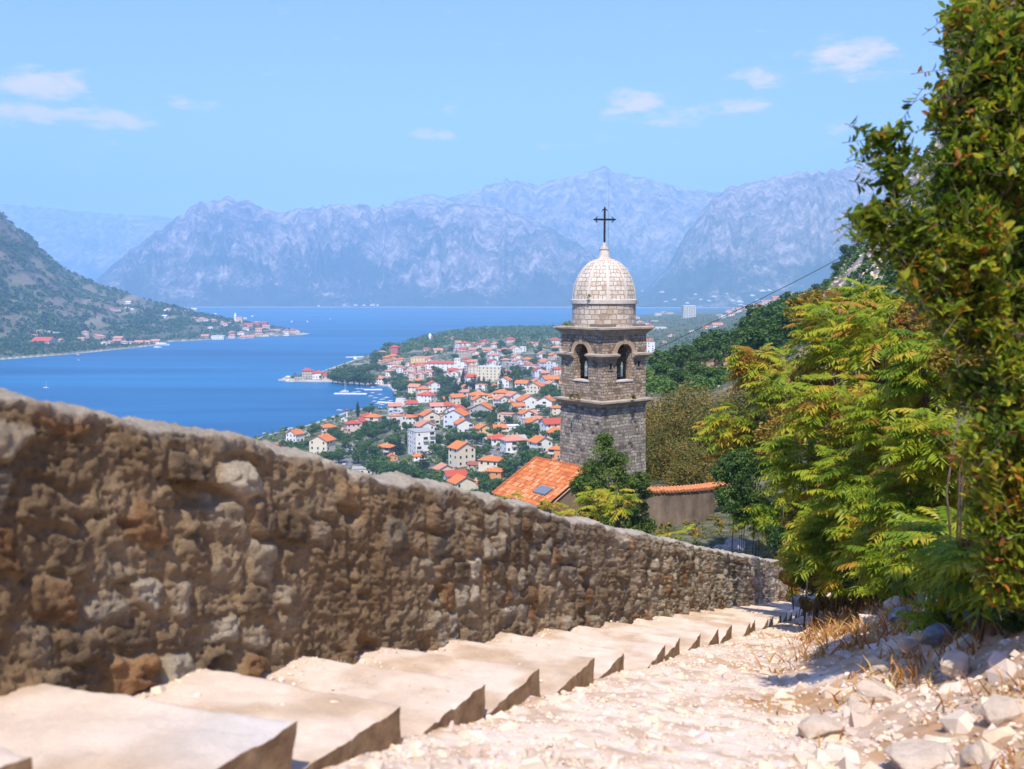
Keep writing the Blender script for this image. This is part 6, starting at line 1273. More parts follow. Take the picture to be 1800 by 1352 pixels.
# the villa on the quay of the point
def villa():
    h1 = house(541, 664, 22, 3, 'h', 's', 'R', 12, 'tall stone waterfront villa with a pyramid red roof at the end of the quay', hpx=13, dr=.9, floors=3, name='villa', cat='villa')
    house(559, 665, 22, 2, 'h', 'w', 'R', 12, 'white middle wing of the waterfront villa with red roof', hpx=10, dr=.8); house(572, 667, 16, 1, 'h', 's', 'R', 12, 'low stone house with red roof at the right of the waterfront villa', hpx=7); house(528, 668, 22, 1, 'f', 's', 'G', 8, 'low stone terrace building left of the waterfront villa', hpx=4); house(506, 668, 9, 1, 'h', 'w', 'W', 20, 'small pale domed hut at the very tip of the quay', hpx=6)
villa()
H2 = [(72, 586, 14, 2, 'f', 's', 'P', -12), (86, 588, 12, 2, 'f', 'p', 'W', -12), (98, 587, 18, 1, 'f', 'w', 'W', -8), (50, 591, 13, 1, 'g', 'p', 'P', 10), (62, 592, 10, 1, 's', 's', 'P', 10), (78, 602, 36, 1, 's', 'p', 'R', -6), (108, 600, 12, 1, 's', 'c', 'P', -30), (150, 589, 14, 2, 'h', 'p', 'P', 14), (143, 598, 13, 1, 's', 'p', 'P', 6), (153, 596, 10, 1, 'h', 'w', 'P', 6),
      (177, 597, 20, 2, 'h', 's', 'P', 15), (183, 605, 14, 1, 'g', 'w', 'P', 10), (192, 604, 11, 1, 'g', 'w', 'P', -14), (170, 594, 10, 2, 'h', 's', 'P', 10), (210, 600, 20, 2, 's', 'p', 'P', -14), (219, 604, 14, 1, 'h', 'w', 'P', 10), (203, 602, 10, 1, 'h', 'p', 'P', 10), (230, 604, 11, 1, 'h', 'w', 'P', 10), (245, 604, 15, 1, 's', 'p', 'P', 4), (258, 604, 14, 1, 's', 'p', 'P', 4), (274, 602, 15, 1, 's', 'p', 'P', 4),
      (205, 546, 20, 1, 'f', 's', 'P', 4), (196, 544, 10, 1, 'f', 's', 'P', 4), (210, 538, 8, 1, 'h', 'p', 'P', 4), (223, 543, 8, 1, 'h', 'w', 'W', 4), (232, 545, 7, 1, 'h', 'w', 'W', 4), (226, 533, 9, 1, 's', 'w', 'W', 4), (288, 548, 9, 1, 'h', 'w', 'W', 4), (296, 547, 10, 2, 'h', 'w', 'P', 4), (328, 548, 8, 1, 'h', 'w', 'P', 4), (340, 545, 13, 1, 's', 'w', 'W', 4), (290, 558, 13, 1, 's', 'w', 'W', -20),
      (343, 561, 10, 1, 'h', 'w', 'P', 8), (355, 561, 10, 1, 'h', 'w', 'P', 8), (350, 566, 11, 2, 'h', 'p', 'P', 8), (362, 566, 11, 2, 'h', 'w', 'P', 8), (375, 567, 14, 2, 'h', 'p', 'P', 8), (390, 568, 10, 1, 'h', 'w', 'P', 8), (394, 574, 14, 2, 'h', 'w', 'P', 8), (402, 570, 9, 1, 's', 'p', 'P', 8), (370, 578, 9, 1, 'h', 'w', 'W', 8), (384, 596, 23, 2, 'f', 'w', 'W', 4), (361, 593, 14, 1, 's', 's', 'P', 4), (408, 594, 13, 2, 'h', 'p', 'P', 8), (407, 586, 11, 1, 'h', 'w', 'P', 8), (424, 589, 13, 2, 'h', 'w', 'P', 8), (432, 581, 13, 2, 'h', 'w', 'P', 8), (437, 575, 16, 2, 's', 'p', 'R', 8), (428, 595, 11, 1, 's', 'p', 'P', 8), (440, 594, 16, 1, 's', 'c', 'P', 8),
      (455, 583, 12, 2, 's', 'p', 'P', 8), (451, 573, 12, 3, 'h', 'r', 'P', 8), (461, 572, 20, 3, 'f', 'r', 'P', 4), (468, 578, 14, 2, 's', 'p', 'P', 8), (455, 590, 14, 1, 's', 'p', 'P', 8), (467, 590, 14, 1, 'f', 'c', 'P', 8), (477, 589, 10, 1, 'h', 'w', 'P', 8), (487, 583, 11, 1, 's', 's', 'P', 8), (503, 585, 12, 2, 'h', 'p', 'R', 8), (514, 585, 15, 2, 'h', 'p', 'R', 8), (522, 586, 12, 2, 'g', 'p', 'R', 12), (504, 590, 10, 1, 'h', 'w', 'W', 8), (431, 561, 8, 1, 'h', 'w', 'W', 8), (378, 553, 6, 1, 's', 'w', 'W', 8), (404, 565, 5, 1, 'h', 'w', 'W', 8)]
for r in H2: house(*r, group='houses of the far left shore', detail=False)
H3 = [(1118, 561, 12, 2, 'h', 'w', 'P', 10), (1124, 574, 16, 3, 'h', 'w', 'P', 10), (1133, 576, 14, 3, 'f', 'w', 'P', 10), (1142, 577, 14, 2, 'h', 'p', 'R', 10), (1156, 555, 13, 3, 'f', 'c', 'P', 10), (1166, 551, 10, 2, 'h', 'p', 'O', 10), (1176, 552, 14, 2, 'f', 'y', 'O', 10), (1150, 566, 14, 1, 'f', 's', 'W', 10), (1157, 578, 28, 1, 'f', 'w', 'W', 6), (1141, 599, 14, 1, 'f', 'o', 'O', 10), (1144, 619, 16, 4, 'f', 'w', 'W', -10), (1180, 592, 13, 1, 'g', 'p', 'R', -12), (1165, 603, 13, 1, 'f', 's', 'P', 10), (1240, 578, 13, 1, 's', 'c', 'O', 10), (1260, 574, 22, 1, 's', 'w', 'P', 10), (1216, 584, 10, 1, 'f', 'w', 'W', 10),
      (1272, 559, 16, 2, 'f', 'w', 'W', 10), (1284, 556, 14, 2, 's', 'w', 'P', 10), (1263, 555, 10, 1, 'f', 's', 'W', 10), (1290, 545, 14, 3, 'h', 'p', 'R', 10), (1280, 549, 12, 2, 'h', 'w', 'P', 10), (1300, 549, 15, 2, 's', 'w', 'P', 10), (1312, 547, 15, 3, 's', 'p', 'P', 10), (1324, 545, 14, 2, 'h', 'w', 'O', 10), (1322, 537, 12, 2, 's', 'p', 'P', 10), (1334, 541, 13, 2, 'h', 'p', 'O', 10), (1343, 538, 12, 3, 's', 'w', 'P', 10), (1352, 534, 11, 2, 'h', 'w', 'P', 10), (1362, 528, 14, 2, 's', 'p', 'O', 10), (1373, 526, 12, 3, 'h', 'p', 'P', 10), (1384, 525, 14, 2, 's', 'w', 'R', 10), (1394, 524, 12, 3, 'g', 'w', 'O', 10), (1386, 538, 12, 1, 'h', 'p', 'O', 10), (1301, 536, 10, 2, 'f', 'w', 'R', 10)]
for r in H3: house(*r, group='houses on the slope beyond the bell tower', detail=False)
H4 = [(1130, 512, 6), (1163, 514, 9), (1170, 530, 6), (1185, 527, 7), (1208, 533, 7), (1222, 518, 6), (1246, 529, 7), (1255, 522, 9), (1232, 527, 6), (1300, 531, 12), (1288, 529, 8), (1322, 520, 9), (1340, 512, 12), (1352, 511, 8), (1331, 528, 8), (1278, 516, 6), (606, 537, 6), (625, 537, 7), (640, 537, 6), (655, 537, 9), (664, 537, 5), (560, 538, 5)]
for px, py, w in H4: house(px, py, w, 1 + (px % 2), 'h' if px % 3 else 'f', 'w', 'P' if px % 2 else 'W', 5, group='white houses across the bay', detail=False)
def concrete_block():                                                  # bare frame of a tall unfinished block
    p = at(1210, 559); k = p[1] / 1750; w = 22 * k; d = w * .7; n = 6; hh = 21 * k; o = empty('unfinished_block', p, R(6)); tag(o, 'unfinished block of bare white concrete floors with dark openings, tallest beyond the tower', 'building')
    c = MB(); c.box(-w/2 + .6, w/2 - .6, -d/2 + 1.0, d/2 - 1.5, -3, hh - .3); c.build('opening_shade_core', WM['d'], o)  # dark box stands in for the shade inside the open floors
    for i in range(n + 1): z = hh * i / n; mb = MB(); mb.box(-w/2, w/2, -d/2, d/2, z - hh * .04, z + hh * .04); mb.build('floor_slab', WM['w'], o)
    for i in range(6):
        x = -w/2 + .6 + (w - 1.2) * i / 5; mb = MB(); mb.box(x - w * .014, x + w * .014, -d/2 + .1, -d/2 + .9, -3, hh - .36); mb.build('column', WM['w'], o)
    q = proj(p); HOUSES.append((o, None, 1210, 548, p, w)); o['label'] = o['label']
concrete_block()
def church_spire(px, py, hpx, wpx, label, name, body=None):
    p = at(px, py); k = p[1] / 1750; h = hpx * k; w = wpx * k / 2; o = empty(name, p); tag(o, label, 'church tower'); mb = MB(); mb.box(-w, w, -w, w, -2, h * .6); mb.build('shaft', WM['w'], o)
    mb = MB(); mb.add([(-w * 1.1, -w * 1.1, h * .6 + .003), (w * 1.1, -w * 1.1, h * .6 + .003), (w * 1.1, w * 1.1, h * .6 + .003), (-w * 1.1, w * 1.1, h * .6 + .003), (0, 0, h)], [(0, 1, 4), (1, 2, 4), (2, 3, 4), (3, 0, 4), (3, 2, 1, 0)]); mb.build('spire', WM['w'], o)
    if body: mb = MB(); mb.box(-w * .99, body * k, -w * .5, w * 3, -2, h * .34); mb.build('nave', WM['p'], o); r = MB(); W_ = body * k; r.add([(-w * .99, -w * .7, h * .34), (W_, -w * .7, h * .34), (W_, w * 1.25, h * .5), (-w * .99, w * 1.25, h * .5), (W_, w * 3.2, h * .34), (-w * .99, w * 3.2, h * .34)], [(0, 1, 2, 3), (3, 2, 4, 5), (1, 4, 2), (0, 3, 5)]); r.build('nave_roof', RM['P'], o)
church_spire(756, 598, 13, 5, 'small white chapel tower with pointed spire among trees on the ridge', 'chapel_tower', 7); church_spire(414, 566, 17, 4, 'white church tower with slender spire over the houses of the far left point', 'church_tower', 12)
def beacon():
    p = at(610, 734); k = p[1] / 1750; o = empty('harbour_beacon', p); tag(o, 'white post carrying a red ball beside the red roofs on the shore', 'beacon'); mb = MB(); mb.tube([(0, 0, -1), (0, 0, 11 * k)], [1.6 * k, .8 * k], 10); mb.build('post', WM['w'], o)
    b = MB(); r = 2.3 * k; b.lathe([(0.05, 11 * k)] + [(r * math.sin(a), 11 * k + r - r * math.cos(a)) for a in np.linspace(.2, 3.0, 10)], 14); b.build('ball', plain('red_buoy_paint', (.55, .04, .05), .5), o, True)
beacon()

# ------------------------------------------------------------------ quays, roads, cars, lamps
def strip(name, pts, width, mat, lift, label, cat, thick=None, kind='structure', px=True):
    P = [at(a, b)[:2] if px else np.array([a, b]) for a, b in pts]; Q = []
    for i in range(len(P) - 1):
        n = max(2, int(np.linalg.norm(P[i + 1] - P[i]) / 4)); Q += [P[i] + (P[i + 1] - P[i]) * t for t in np.linspace(0, 1, n, endpoint=False)]
    Q.append(P[-1]); Q = np.array(Q); Tn = np.gradient(Q, axis=0); Tn /= np.linalg.norm(Tn, axis=1)[:, None]; Nn = np.stack([-Tn[:, 1], Tn[:, 0]], 1); L, Rr = Q + Nn * width / 2, Q - Nn * width / 2
    zc = np.maximum(np.maximum(TM(L[:, 0], L[:, 1]), TM(Rr[:, 0], Rr[:, 1])), TM(Q[:, 0], Q[:, 1])); zc = np.maximum(np.convolve(np.pad(zc, 2, 'edge'), np.ones(5) / 5, 'valid'), zc - .05) + lift
    if thick: zc = np.maximum(zc, thick)
    n = len(Q); V = np.concatenate([np.column_stack([L, zc]), np.column_stack([Rr, zc]), np.column_stack([L, zc - 3.0]), np.column_stack([Rr, zc - 3.0])]); i = np.arange(n - 1)
    F = np.concatenate([np.stack([i, i + n, i + n + 1, i + 1], 1), np.stack([i, i + 1, i + 1 + 2 * n, i + 2 * n], 1), np.stack([i + n, i + 3 * n, i + 3 * n + 1, i + n + 1], 1), np.array([[0, 2 * n, 3 * n, n], [n - 1, 2 * n - 1, 4 * n - 1, 3 * n - 1]])])
    o = obj(name, mesh_np(name, V, F, mat)); tag(o, label, cat, kind=kind); return Q, zc
ASPH = mottled('worn_asphalt', (0.13, 0.125, 0.12), (0.2, 0.195, 0.19), .4); CONC = mottled('pale_concrete', (0.42, 0.39, 0.35), (0.55, 0.52, 0.47), .3)
ROADQ = strip('road', [(822, 774), (845, 785), (880, 800), (912, 815), (935, 828)], 9, ASPH, .25, 'asphalt road with parked cars curving down behind the houses', 'road')
strip('street', [(600, 830), (608, 812), (616, 798), (622, 788)], 8, ASPH, .2, 'short street between the trees at the near edge of the town', 'road')
strip('road', [(742, 752), (770, 762), (792, 764), (808, 760)], 7, ASPH, .25, 'lane behind the big white apartment block', 'road')
strip('quay', [(494, 668.5), (540, 670), (590, 671), (640, 674.5), (690, 679)], 9, CONC, .15, 'pale stone quay along the point with the villa', 'quay', 1.3)
strip('promenade', [(690, 679), (699, 686), (705, 694), (708, 701), (706, 712)], 12, CONC, .15, 'pale promenade around the marina', 'path', 1.2); strip('path', [(686, 676), (693, 684), (701, 694), (712, 703)], 5, CONC, .3, 'narrow pale path climbing behind the marina', 'path')
def jetty(pts, width, label):
    P = [un(a, b, 99 * 1750 / (b - 512)) for a, b in pts]; mb = MB()
    for a, b in zip(P[:-1], P[1:]):
        d = (b - a)[:2]; n = np.array([-d[1], d[0]]); n = n / np.linalg.norm(n) * width / 2; q = [a[:2] + n, b[:2] + n, b[:2] - n, a[:2] - n]
        mb.add([(x, y, 1.0) for x, y in q] + [(x, y, -1.5) for x, y in q], [(3, 2, 1, 0), (0, 1, 5, 4), (1, 2, 6, 5), (2, 3, 7, 6), (3, 0, 4, 7)])
    me = mb.mesh('jetty', [WM['w']]); bm = bmesh.new(); bm.from_mesh(me); bmesh.ops.recalc_face_normals(bm, faces=bm.faces[:]); bm.to_mesh(me); bm.free(); tag(obj('jetty', me), label, 'jetty')
jetty([(588, 691), (645, 691.5)], 4, 'white floating jetty with yachts in the marina'); jetty([(640, 684), (672, 684)], 3, 'second shorter jetty nearer the quay in the marina'); jetty([(608, 627), (654, 626)], 5, 'long pale jetty beyond the point'); jetty([(624, 626), (625, 642)], 4, 'short pale pier running out to the long jetty')
jetty([(472, 770), (493, 768)], 3, 'low bathing jetty at the near shore, left of the white house'); jetty([(488, 763), (506, 762)], 3, 'small boat jetty on the near shore above the white house'); jetty([(665, 706), (692, 708)], 3, 'jetty with motor boats at the near side of the marina')
def make_car():
    o = empty('parked_car', (0, 0, 0)); mb = MB()
    prof = [(-2.1, .35), (-2.1, .8), (-1.3, .92), (1.1, .92), (2.0, .8), (2.1, .35)]; V = [(x, y, z) for y in (-.85, .85) for x, z in prof]; n = len(prof)
    mb.add(V, [list(range(n)), list(range(n, 2 * n))[::-1]] + [[i, i + n, (i + 1) % n + n, (i + 1) % n] for i in range(n)]); mb.build('body', WM['w'], o)
    g = MB(); pr = [(-1.5, .93), (-1.0, 1.42), (.5, 1.42), (1.1, .93)]; V = [(x, y, z) for y in (-.72, .72) for x, z in pr]; g.add(V, [[0, 1, 2, 3], [7, 6, 5, 4]] + [[i, i + 4, (i + 1) % 4 + 4, (i + 1) % 4] for i in range(4)]); g.build('cabin', M['glass'], o)
    w = MB(); w.lathe([(.02, -.1), (.32, -.1), (.32, .1)], 12)
    wm = w.mesh('wheel', plain('tyre_rubber', (.02, .02, .02), .9))
    for x in (-1.3, 1.3):
        for y in (-.8, .8): q = obj('wheel', wm, o); q.location = (x, y, .32); q.rotation_euler = (R(90), 0, 0)
    return o
CARS = {'white': (.8, .8, .8), 'silver': (.45, .46, .48), 'dark': (.03, .035, .05), 'red': (.4, .03, .02), 'blue': (.05, .1, .3)}; CARM = {k: plain(k + '_car_paint', v, .3, .2) for k, v in CARS.items()}
proto = make_car(); first = True
def car(px, py, colr, lab, rz):
    global first
    p = at(px, py)
    if first: o = proto; first = False
    else:
        o = proto.copy(); col.objects.link(o)
        for ch in proto.children: c = ch.copy(); col.objects.link(c); c.parent = o
    o.location = p + np.array([0, 0, .35]); o.rotation_euler = (0, 0, rz)
    for c in o.children:
        if c.name.startswith('body'):
            c.data = c.data.copy(); c.data.materials[0] = CARM[colr]
    tag(o, lab, 'car', 'cars parked along the road')
for px, py, cl, lab in [(833, 780, 'dark', 'dark car at the top of the parked row'), (838, 783, 'dark', 'dark car second from the top of the parked row'), (845, 786, 'white', 'white car parked behind the cream house with balconies'), (866, 793, 'silver', 'silver car halfway down the road'), (879, 794, 'red', 'dark red car parked off the road beside the grey shed'), (892, 802, 'dark', 'dark car above the orange hipped house'), (900, 804, 'white', 'white car next to the dark car on the lower road'), (914, 811, 'silver', 'lowest silver car on the road, nearest the church roof')]: car(px, py, cl, lab, R(-52) + (px % 5) * .05)
for px, py, cl, lab in [(615, 793, 'white', 'white car at the top of the short street'), (612, 800, 'dark', 'dark car in the middle of the short street'), (606, 818, 'white', 'white car at the foot of the short street'), (764, 757, 'blue', 'blue car on the lane by the apartment block'), (781, 757, 'dark', 'dark car on the lane below the blue white gable'), (772, 785, 'dark', 'dark car right of the apartment block'), (690, 678, 'dark', 'dark car parked under the trees on the quay'), (660, 672, 'silver', 'silver car on the quay by the park trees')]: car(px, py, cl, lab, R(20) + px % 7 * .3)
LAMP = MB(); LAMP.tube([(0, 0, -.5), (0, 0, 7.5), (.4, 0, 8.1), (1.2, 0, 8.3)], [.09, .07, .05, .05], 6); LM = LAMP.mesh('post', plain('pale_lamp_post', (.55, .56, .56), .5)); LH = MB(); LH.box(1.0, 1.7, -.15, .15, 8.2, 8.35); LHM = LH.mesh('lamp_head', plain('lamp_head_grey', (.5, .5, .5), .5))
for px, py, lab in [(585, 817, 'street lamp among the trees below the cream house'), (619, 790, 'tall street lamp over the short street'), (649, 760, 'street lamp between trees above the dark grey house'), (864, 792, 'street lamp on the road above the cream hipped house'), (700, 700, 'street lamp on the promenade by the marina')]:
    o = empty('street_lamp', at(px, py)); obj('post', LM, o); obj('lamp_head', LHM, o); tag(o, lab, 'street lamp', 'street lamps of the town')

# ------------------------------------------------------------------ boats
def boat(px, py, Lpx, kind, label, rz=0.0, group='boats in the bay', hullc='w'):
    p = un(px, py, 100 * 1750 / (py - 512)); p[2] = 0; k = p[1] / 1750; L = max(3.5, Lpx * k / max(.45, abs(math.cos(rz)))); B = L * .3; o = empty({'sail': 'sailboat', 'motor': 'motor_boat', 'ferry': 'ferry'}[kind], p, rz); tag(o, label, {'sail': 'sailboat', 'motor': 'boat', 'ferry': 'ferry'}[kind], group)
    if kind == 'ferry': B = L * .2
    xs = [-.5, -.2, .15, .38, .5]; ws = [.8, 1, .95, .55, .04]; V, F = [], []; fb = L * .09
    for x, w in zip(xs, ws): V += [(x * L, -w * B / 2, fb * (1 + max(0, x) * .6)), (x * L * .96, -w * B * .3, -.3), (x * L * .96, w * B * .3, -.3), (x * L, w * B / 2, fb * (1 + max(0, x) * .6))]
    for i in range(4):
        for j in range(3): F.append((i*4 + j, i*4 + j + 1, i*4 + 5 + j, i*4 + 4 + j))
        F.append((i*4, i*4 + 4, i*4 + 7, i*4 + 3))
    F.append((0, 3, 2, 1)); hb = MB(); hb.add(V, F); me = hb.mesh('hull', [WM[hullc]]); bm = bmesh.new(); bm.from_mesh(me); bmesh.ops.recalc_face_normals(bm, faces=bm.faces[:]); bm.to_mesh(me); bm.free(); obj('hull', me, o)
    c = MB()
    if kind == 'ferry':
        for i in range(2): c.box(-.42 * L + i * .05 * L, .3 * L - i * .08 * L, -B * .4, B * .4, fb * 1.0 + i * L * .05 + .003 * i, fb + (i + 1) * L * .05)
    else: c.add([(-.15 * L, -B * .3, fb), (.2 * L, -B * .28, fb), (.2 * L, B * .28, fb), (-.15 * L, B * .3, fb), (-.12 * L, -B * .25, fb + L * .1), (.08 * L, -B * .22, fb + L * .1), (.08 * L, B * .22, fb + L * .1), (-.12 * L, B * .25, fb + L * .1)], [(4, 5, 6, 7), (0, 1, 5, 4), (1, 2, 6, 5), (2, 3, 7, 6), (3, 0, 4, 7)])
    co = c.build('cabin', WM['w'], o); g = MB()
    if kind != 'ferry': g.box(-.1 * L, .1 * L, -B * .285, B * .285, fb + L * .045, fb + L * .07); g.build('window', M['glass'], co)
    if kind == 'sail': m = MB(); m.tube([(.08 * L, 0, 0), (.08 * L, 0, 1.45 * L)], [.12, .06], 6); m.build('mast', M['frame'], o); b = MB(); b.tube([(.07 * L, 0, .18 * L), (-.42 * L, 0, .17 * L)], [.16, .14], 6); b.build('furled_sail', WM['w'], o)
    if kind == 'ferry': m = MB(); m.tube([(-.1 * L, 0, fb), (-.1 * L, 0, L * .32)], [.2, .1], 6); m.build('mast', M['frame'], o)
boat(81, 682, 9, 'sail', 'white sailboat with bare mast alone on the open water at the left', .2); boat(597, 722, 11, 'motor', 'white motor boat anchored left of the poplar', -.1); boat(605, 690, 16, 'sail', 'larger white yacht moored at the floating jetty', .1); boat(607, 688, 12, 'sail', 'second yacht behind the larger one at the floating jetty', .15); boat(598, 644, 8, 'motor', 'white motor boat off the park trees of the point', 0)
boat(285, 607, 26, 'ferry', 'long white ferry berthed at the far left shore', .05); boat(277, 611, 14, 'ferry', 'smaller ferry in front of the long white one', .05); boat(137, 625, 12, 'motor', 'dark blue boat close to the left shore', .1, hullc='d'); boat(138, 633, 5, 'motor', 'tiny white boat below the dark blue one', 0); boat(22, 628, 6, 'motor', 'white boat at the shore on the far left edge', 0)
for i, (px, py, L, rz) in enumerate([(630, 689, 10, .1), (622, 690, 8, .2), (636, 684, 8, 0), (628, 684, 8, .1), (655, 691, 8, .2), (652, 697, 9, .4), (660, 700, 8, .5), (668, 694, 8, .3), (672, 703, 9, .5), (680, 700, 10, .6), (664, 710, 9, .2), (671, 712, 9, .3), (678, 709, 9, .4), (686, 706, 9, .6), (658, 706, 8, .3), (643, 679, 8, 0), (655, 681, 7, 0), (660, 720, 9, .4), (667, 717, 9, .2)]): boat(px, py, L, 'motor', None, rz, 'motor boats in the marina'); TREES.append((bpy.data.objects[[o.name for o in col.objects if o.name.startswith('motor_boat')][-1]], 'white motor boat moored in the marina', px, py))
for i, (px, py, L, lab) in enumerate([(497, 758, 10, 'dark hulled boat by the small boat jetty'), (511, 754, 9, 'white boat furthest along the near shore'), (517, 756, 9, 'white cabin boat beside the near shore trees'), (480, 765, 7, 'small boat left of the bathing jetty'), (465, 763, 4, 'tiny white buoy boat off the near shore'), (507, 757, 7, 'little white boat between the dark hull and the trees'), (618, 638, 8, 'boat at the short pale pier'), (640, 640, 14, 'white boat with awning under the long jetty'), (444, 557, 6, 'tiny white boat off the far church'), (513, 566, 5, 'tiny white boat far out beyond the left point'), (540, 566, 5, 'second tiny boat far out beyond the left point'), (580, 561, 4, 'tiny distant boat on the open water, middle')]): boat(px, py, L, 'motor', lab, .2 * i, hullc='d' if 'dark' in lab else 'w')

# ------------------------------------------------------------------ trees of the town and the slopes
HP = np.array([h[4][:2] for h in HOUSES]); HR = np.array([h[5] for h in HOUSES])
def clear(p, m): return (np.hypot(HP[:, 0] - p[0], HP[:, 1] - p[1]) > HR * .62 + m).all()
TT = [  # column, foot row, height in photo pixels, kind
    (629, 733, 26, 'cypress'), (653, 722, 12, 'palm'), (593, 735, 6, 'broad'), (530, 757, 8, 'broad'), (522, 772, 18, 'broad'), (556, 760, 14, 'broad'), (548, 766, 14, 'broad'), (585, 770, 18, 'broad'), (600, 776, 18, 'broad'), (500, 800, 24, 'broad'), (520, 804, 26, 'broad'), (535, 790, 16, 'broad'), (486, 803, 14, 'broad'), (575, 822, 30, 'broad'), (596, 815, 26, 'broad'), (560, 828, 16, 'broad'),
    (612, 788, 24, 'broad'), (632, 778, 20, 'broad'), (640, 800, 28, 'broad'), (650, 815, 30, 'broad'), (630, 815, 26, 'broad'), (662, 838, 36, 'broad'), (680, 842, 30, 'broad'), (704, 845, 34, 'broad'), (655, 775, 24, 'broad'), (668, 760, 20, 'broad'), (685, 757, 22, 'broad'), (673, 745, 14, 'broad'), (694, 765, 18, 'broad'), (640, 765, 16, 'broad'),
    (702, 800, 32, 'conifer'), (715, 788, 26, 'conifer'), (690, 790, 22, 'broad'), (745, 838, 44, 'conifer'), (732, 848, 26, 'broad'), (762, 858, 30, 'broad'), (775, 866, 24, 'broad'), (720, 850, 28, 'broad'), (748, 862, 28, 'broad'), (768, 785, 20, 'broad'), (764, 798, 16, 'broad'), (773, 806, 14, 'broad'), (783, 812, 12, 'broad'),
    (815, 776, 16, 'broad'), (826, 773, 18, 'broad'), (838, 778, 18, 'broad'), (848, 776, 14, 'broad'), (858, 784, 12, 'broad'), (800, 763, 12, 'broad'), (790, 757, 10, 'broad'), (832, 845, 16, 'broad'), (846, 850, 20, 'broad'), (857, 868, 26, 'broad'), (875, 866, 22, 'broad'), (893, 838, 20, 'broad'), (900, 848, 18, 'broad'), (865, 858, 16, 'broad'), (884, 862, 20, 'broad'), (838, 880, 22, 'broad'), (852, 884, 22, 'broad'),
    (898, 790, 16, 'broad'), (912, 793, 18, 'broad'), (925, 798, 16, 'broad'), (918, 805, 14, 'broad'), (936, 804, 16, 'broad'), (950, 806, 14, 'broad'), (930, 770, 14, 'broad'), (918, 768, 14, 'broad'), (960, 772, 16, 'broad'), (975, 775, 18, 'broad'), (985, 770, 14, 'broad'), (838, 738, 16, 'broad'), (852, 740, 18, 'broad'), (866, 742, 16, 'broad'), (880, 730, 20, 'broad'), (892, 726, 18, 'broad'), (905, 728, 12, 'broad'), (915, 730, 10, 'broad'), (873, 718, 16, 'broad'), (895, 745, 14, 'broad'), (878, 745, 14, 'broad'), (862, 748, 12, 'broad'),
    (950, 724, 12, 'broad'), (962, 730, 14, 'broad'), (970, 704, 16, 'broad'), (958, 700, 16, 'broad'), (982, 700, 16, 'broad'), (985, 715, 12, 'broad'), (898, 698, 14, 'broad'), (908, 693, 14, 'broad'), (915, 690, 12, 'broad'), (700, 690, 22, 'broad'), (712, 692, 24, 'broad'), (722, 695, 26, 'broad'), (734, 688, 20, 'broad'), (708, 676, 14, 'broad'), (694, 672, 10, 'broad'), (700, 700, 12, 'broad'), (716, 703, 12, 'broad'), (728, 702, 10, 'broad'), (738, 706, 8, 'broad'),
    (760, 682, 18, 'broad'), (772, 684, 18, 'broad'), (783, 680, 20, 'broad'), (770, 703, 16, 'broad'), (782, 700, 18, 'broad'), (790, 690, 16, 'broad'), (802, 696, 30, 'cypress'), (808, 698, 26, 'cypress'), (813, 690, 34, 'cypress'), (797, 700, 22, 'cypress'), (820, 698, 28, 'cypress'), (826, 694, 22, 'cypress'), (815, 674, 26, 'cypress'), (834, 682, 22, 'conifer'), (842, 684, 22, 'conifer'), (851, 683, 20, 'conifer'), (860, 684, 18, 'conifer'), (829, 686, 22, 'conifer'), (885, 684, 36, 'conifer'), (893, 682, 30, 'conifer'), (880, 690, 22, 'conifer'), (805, 708, 10, 'broad'), (815, 710, 10, 'broad'), (828, 708, 12, 'broad'),
    (900, 676, 16, 'broad'), (908, 668, 18, 'broad'), (918, 664, 18, 'broad'), (928, 662, 14, 'broad'), (905, 656, 14, 'broad'), (935, 655, 10, 'broad'), (935, 645, 14, 'broad'), (945, 640, 12, 'broad'), (955, 655, 10, 'broad'), (940, 680, 10, 'broad'), (800, 632, 10, 'broad'), (764, 655, 12, 'broad'), (772, 660, 14, 'broad'), (705, 668, 12, 'broad'), (708, 645, 8, 'broad'), (778, 676, 14, 'broad'), (793, 674, 12, 'broad'), (768, 645, 8, 'broad'),
    (585, 672, 16, 'broad'), (594, 673, 20, 'broad'), (603, 674, 18, 'broad'), (612, 675, 20, 'broad'), (622, 676, 22, 'broad'), (632, 677, 24, 'broad'), (642, 677, 24, 'broad'), (650, 677, 20, 'broad'), (590, 664, 14, 'broad'), (600, 660, 14, 'broad'), (612, 662, 16, 'broad'), (625, 661, 14, 'broad'), (637, 660, 16, 'broad'), (648, 656, 14, 'broad'), (606, 650, 10, 'broad'), (655, 650, 12, 'broad'), (665, 653, 12, 'broad'), (674, 652, 10, 'broad'), (620, 652, 10, 'broad'), (632, 650, 8, 'broad'), (642, 647, 8, 'broad'), (566, 668, 8, 'broad'), (655, 636, 10, 'broad'), (662, 630, 12, 'broad'), (658, 644, 12, 'broad'), (681, 613, 12, 'broad'), (675, 620, 8, 'broad'), (680, 676, 12, 'broad'), (692, 665, 12, 'broad'), (535, 668, 5, 'broad'), (515, 666, 4, 'broad'), (872, 645, 14, 'conifer'), (885, 640, 12, 'broad'), (848, 632, 12, 'broad'), (835, 634, 10, 'broad'), (862, 630, 14, 'broad'), (880, 612, 12, 'broad'), (890, 628, 14, 'broad'), (912, 606, 10, 'broad'), (940, 600, 12, 'broad'), (950, 620, 12, 'broad')]
KN = {'broad': 'round leafy green tree', 'cypress': 'slim dark cypress', 'conifer': 'dark layered conifer', 'palm': 'small palm tree'}
NM = {'broad': 'broadleaf_tree', 'cypress': 'cypress_tree', 'conifer': 'conifer_tree', 'palm': 'palm_tree'}
rr = random.Random(17)
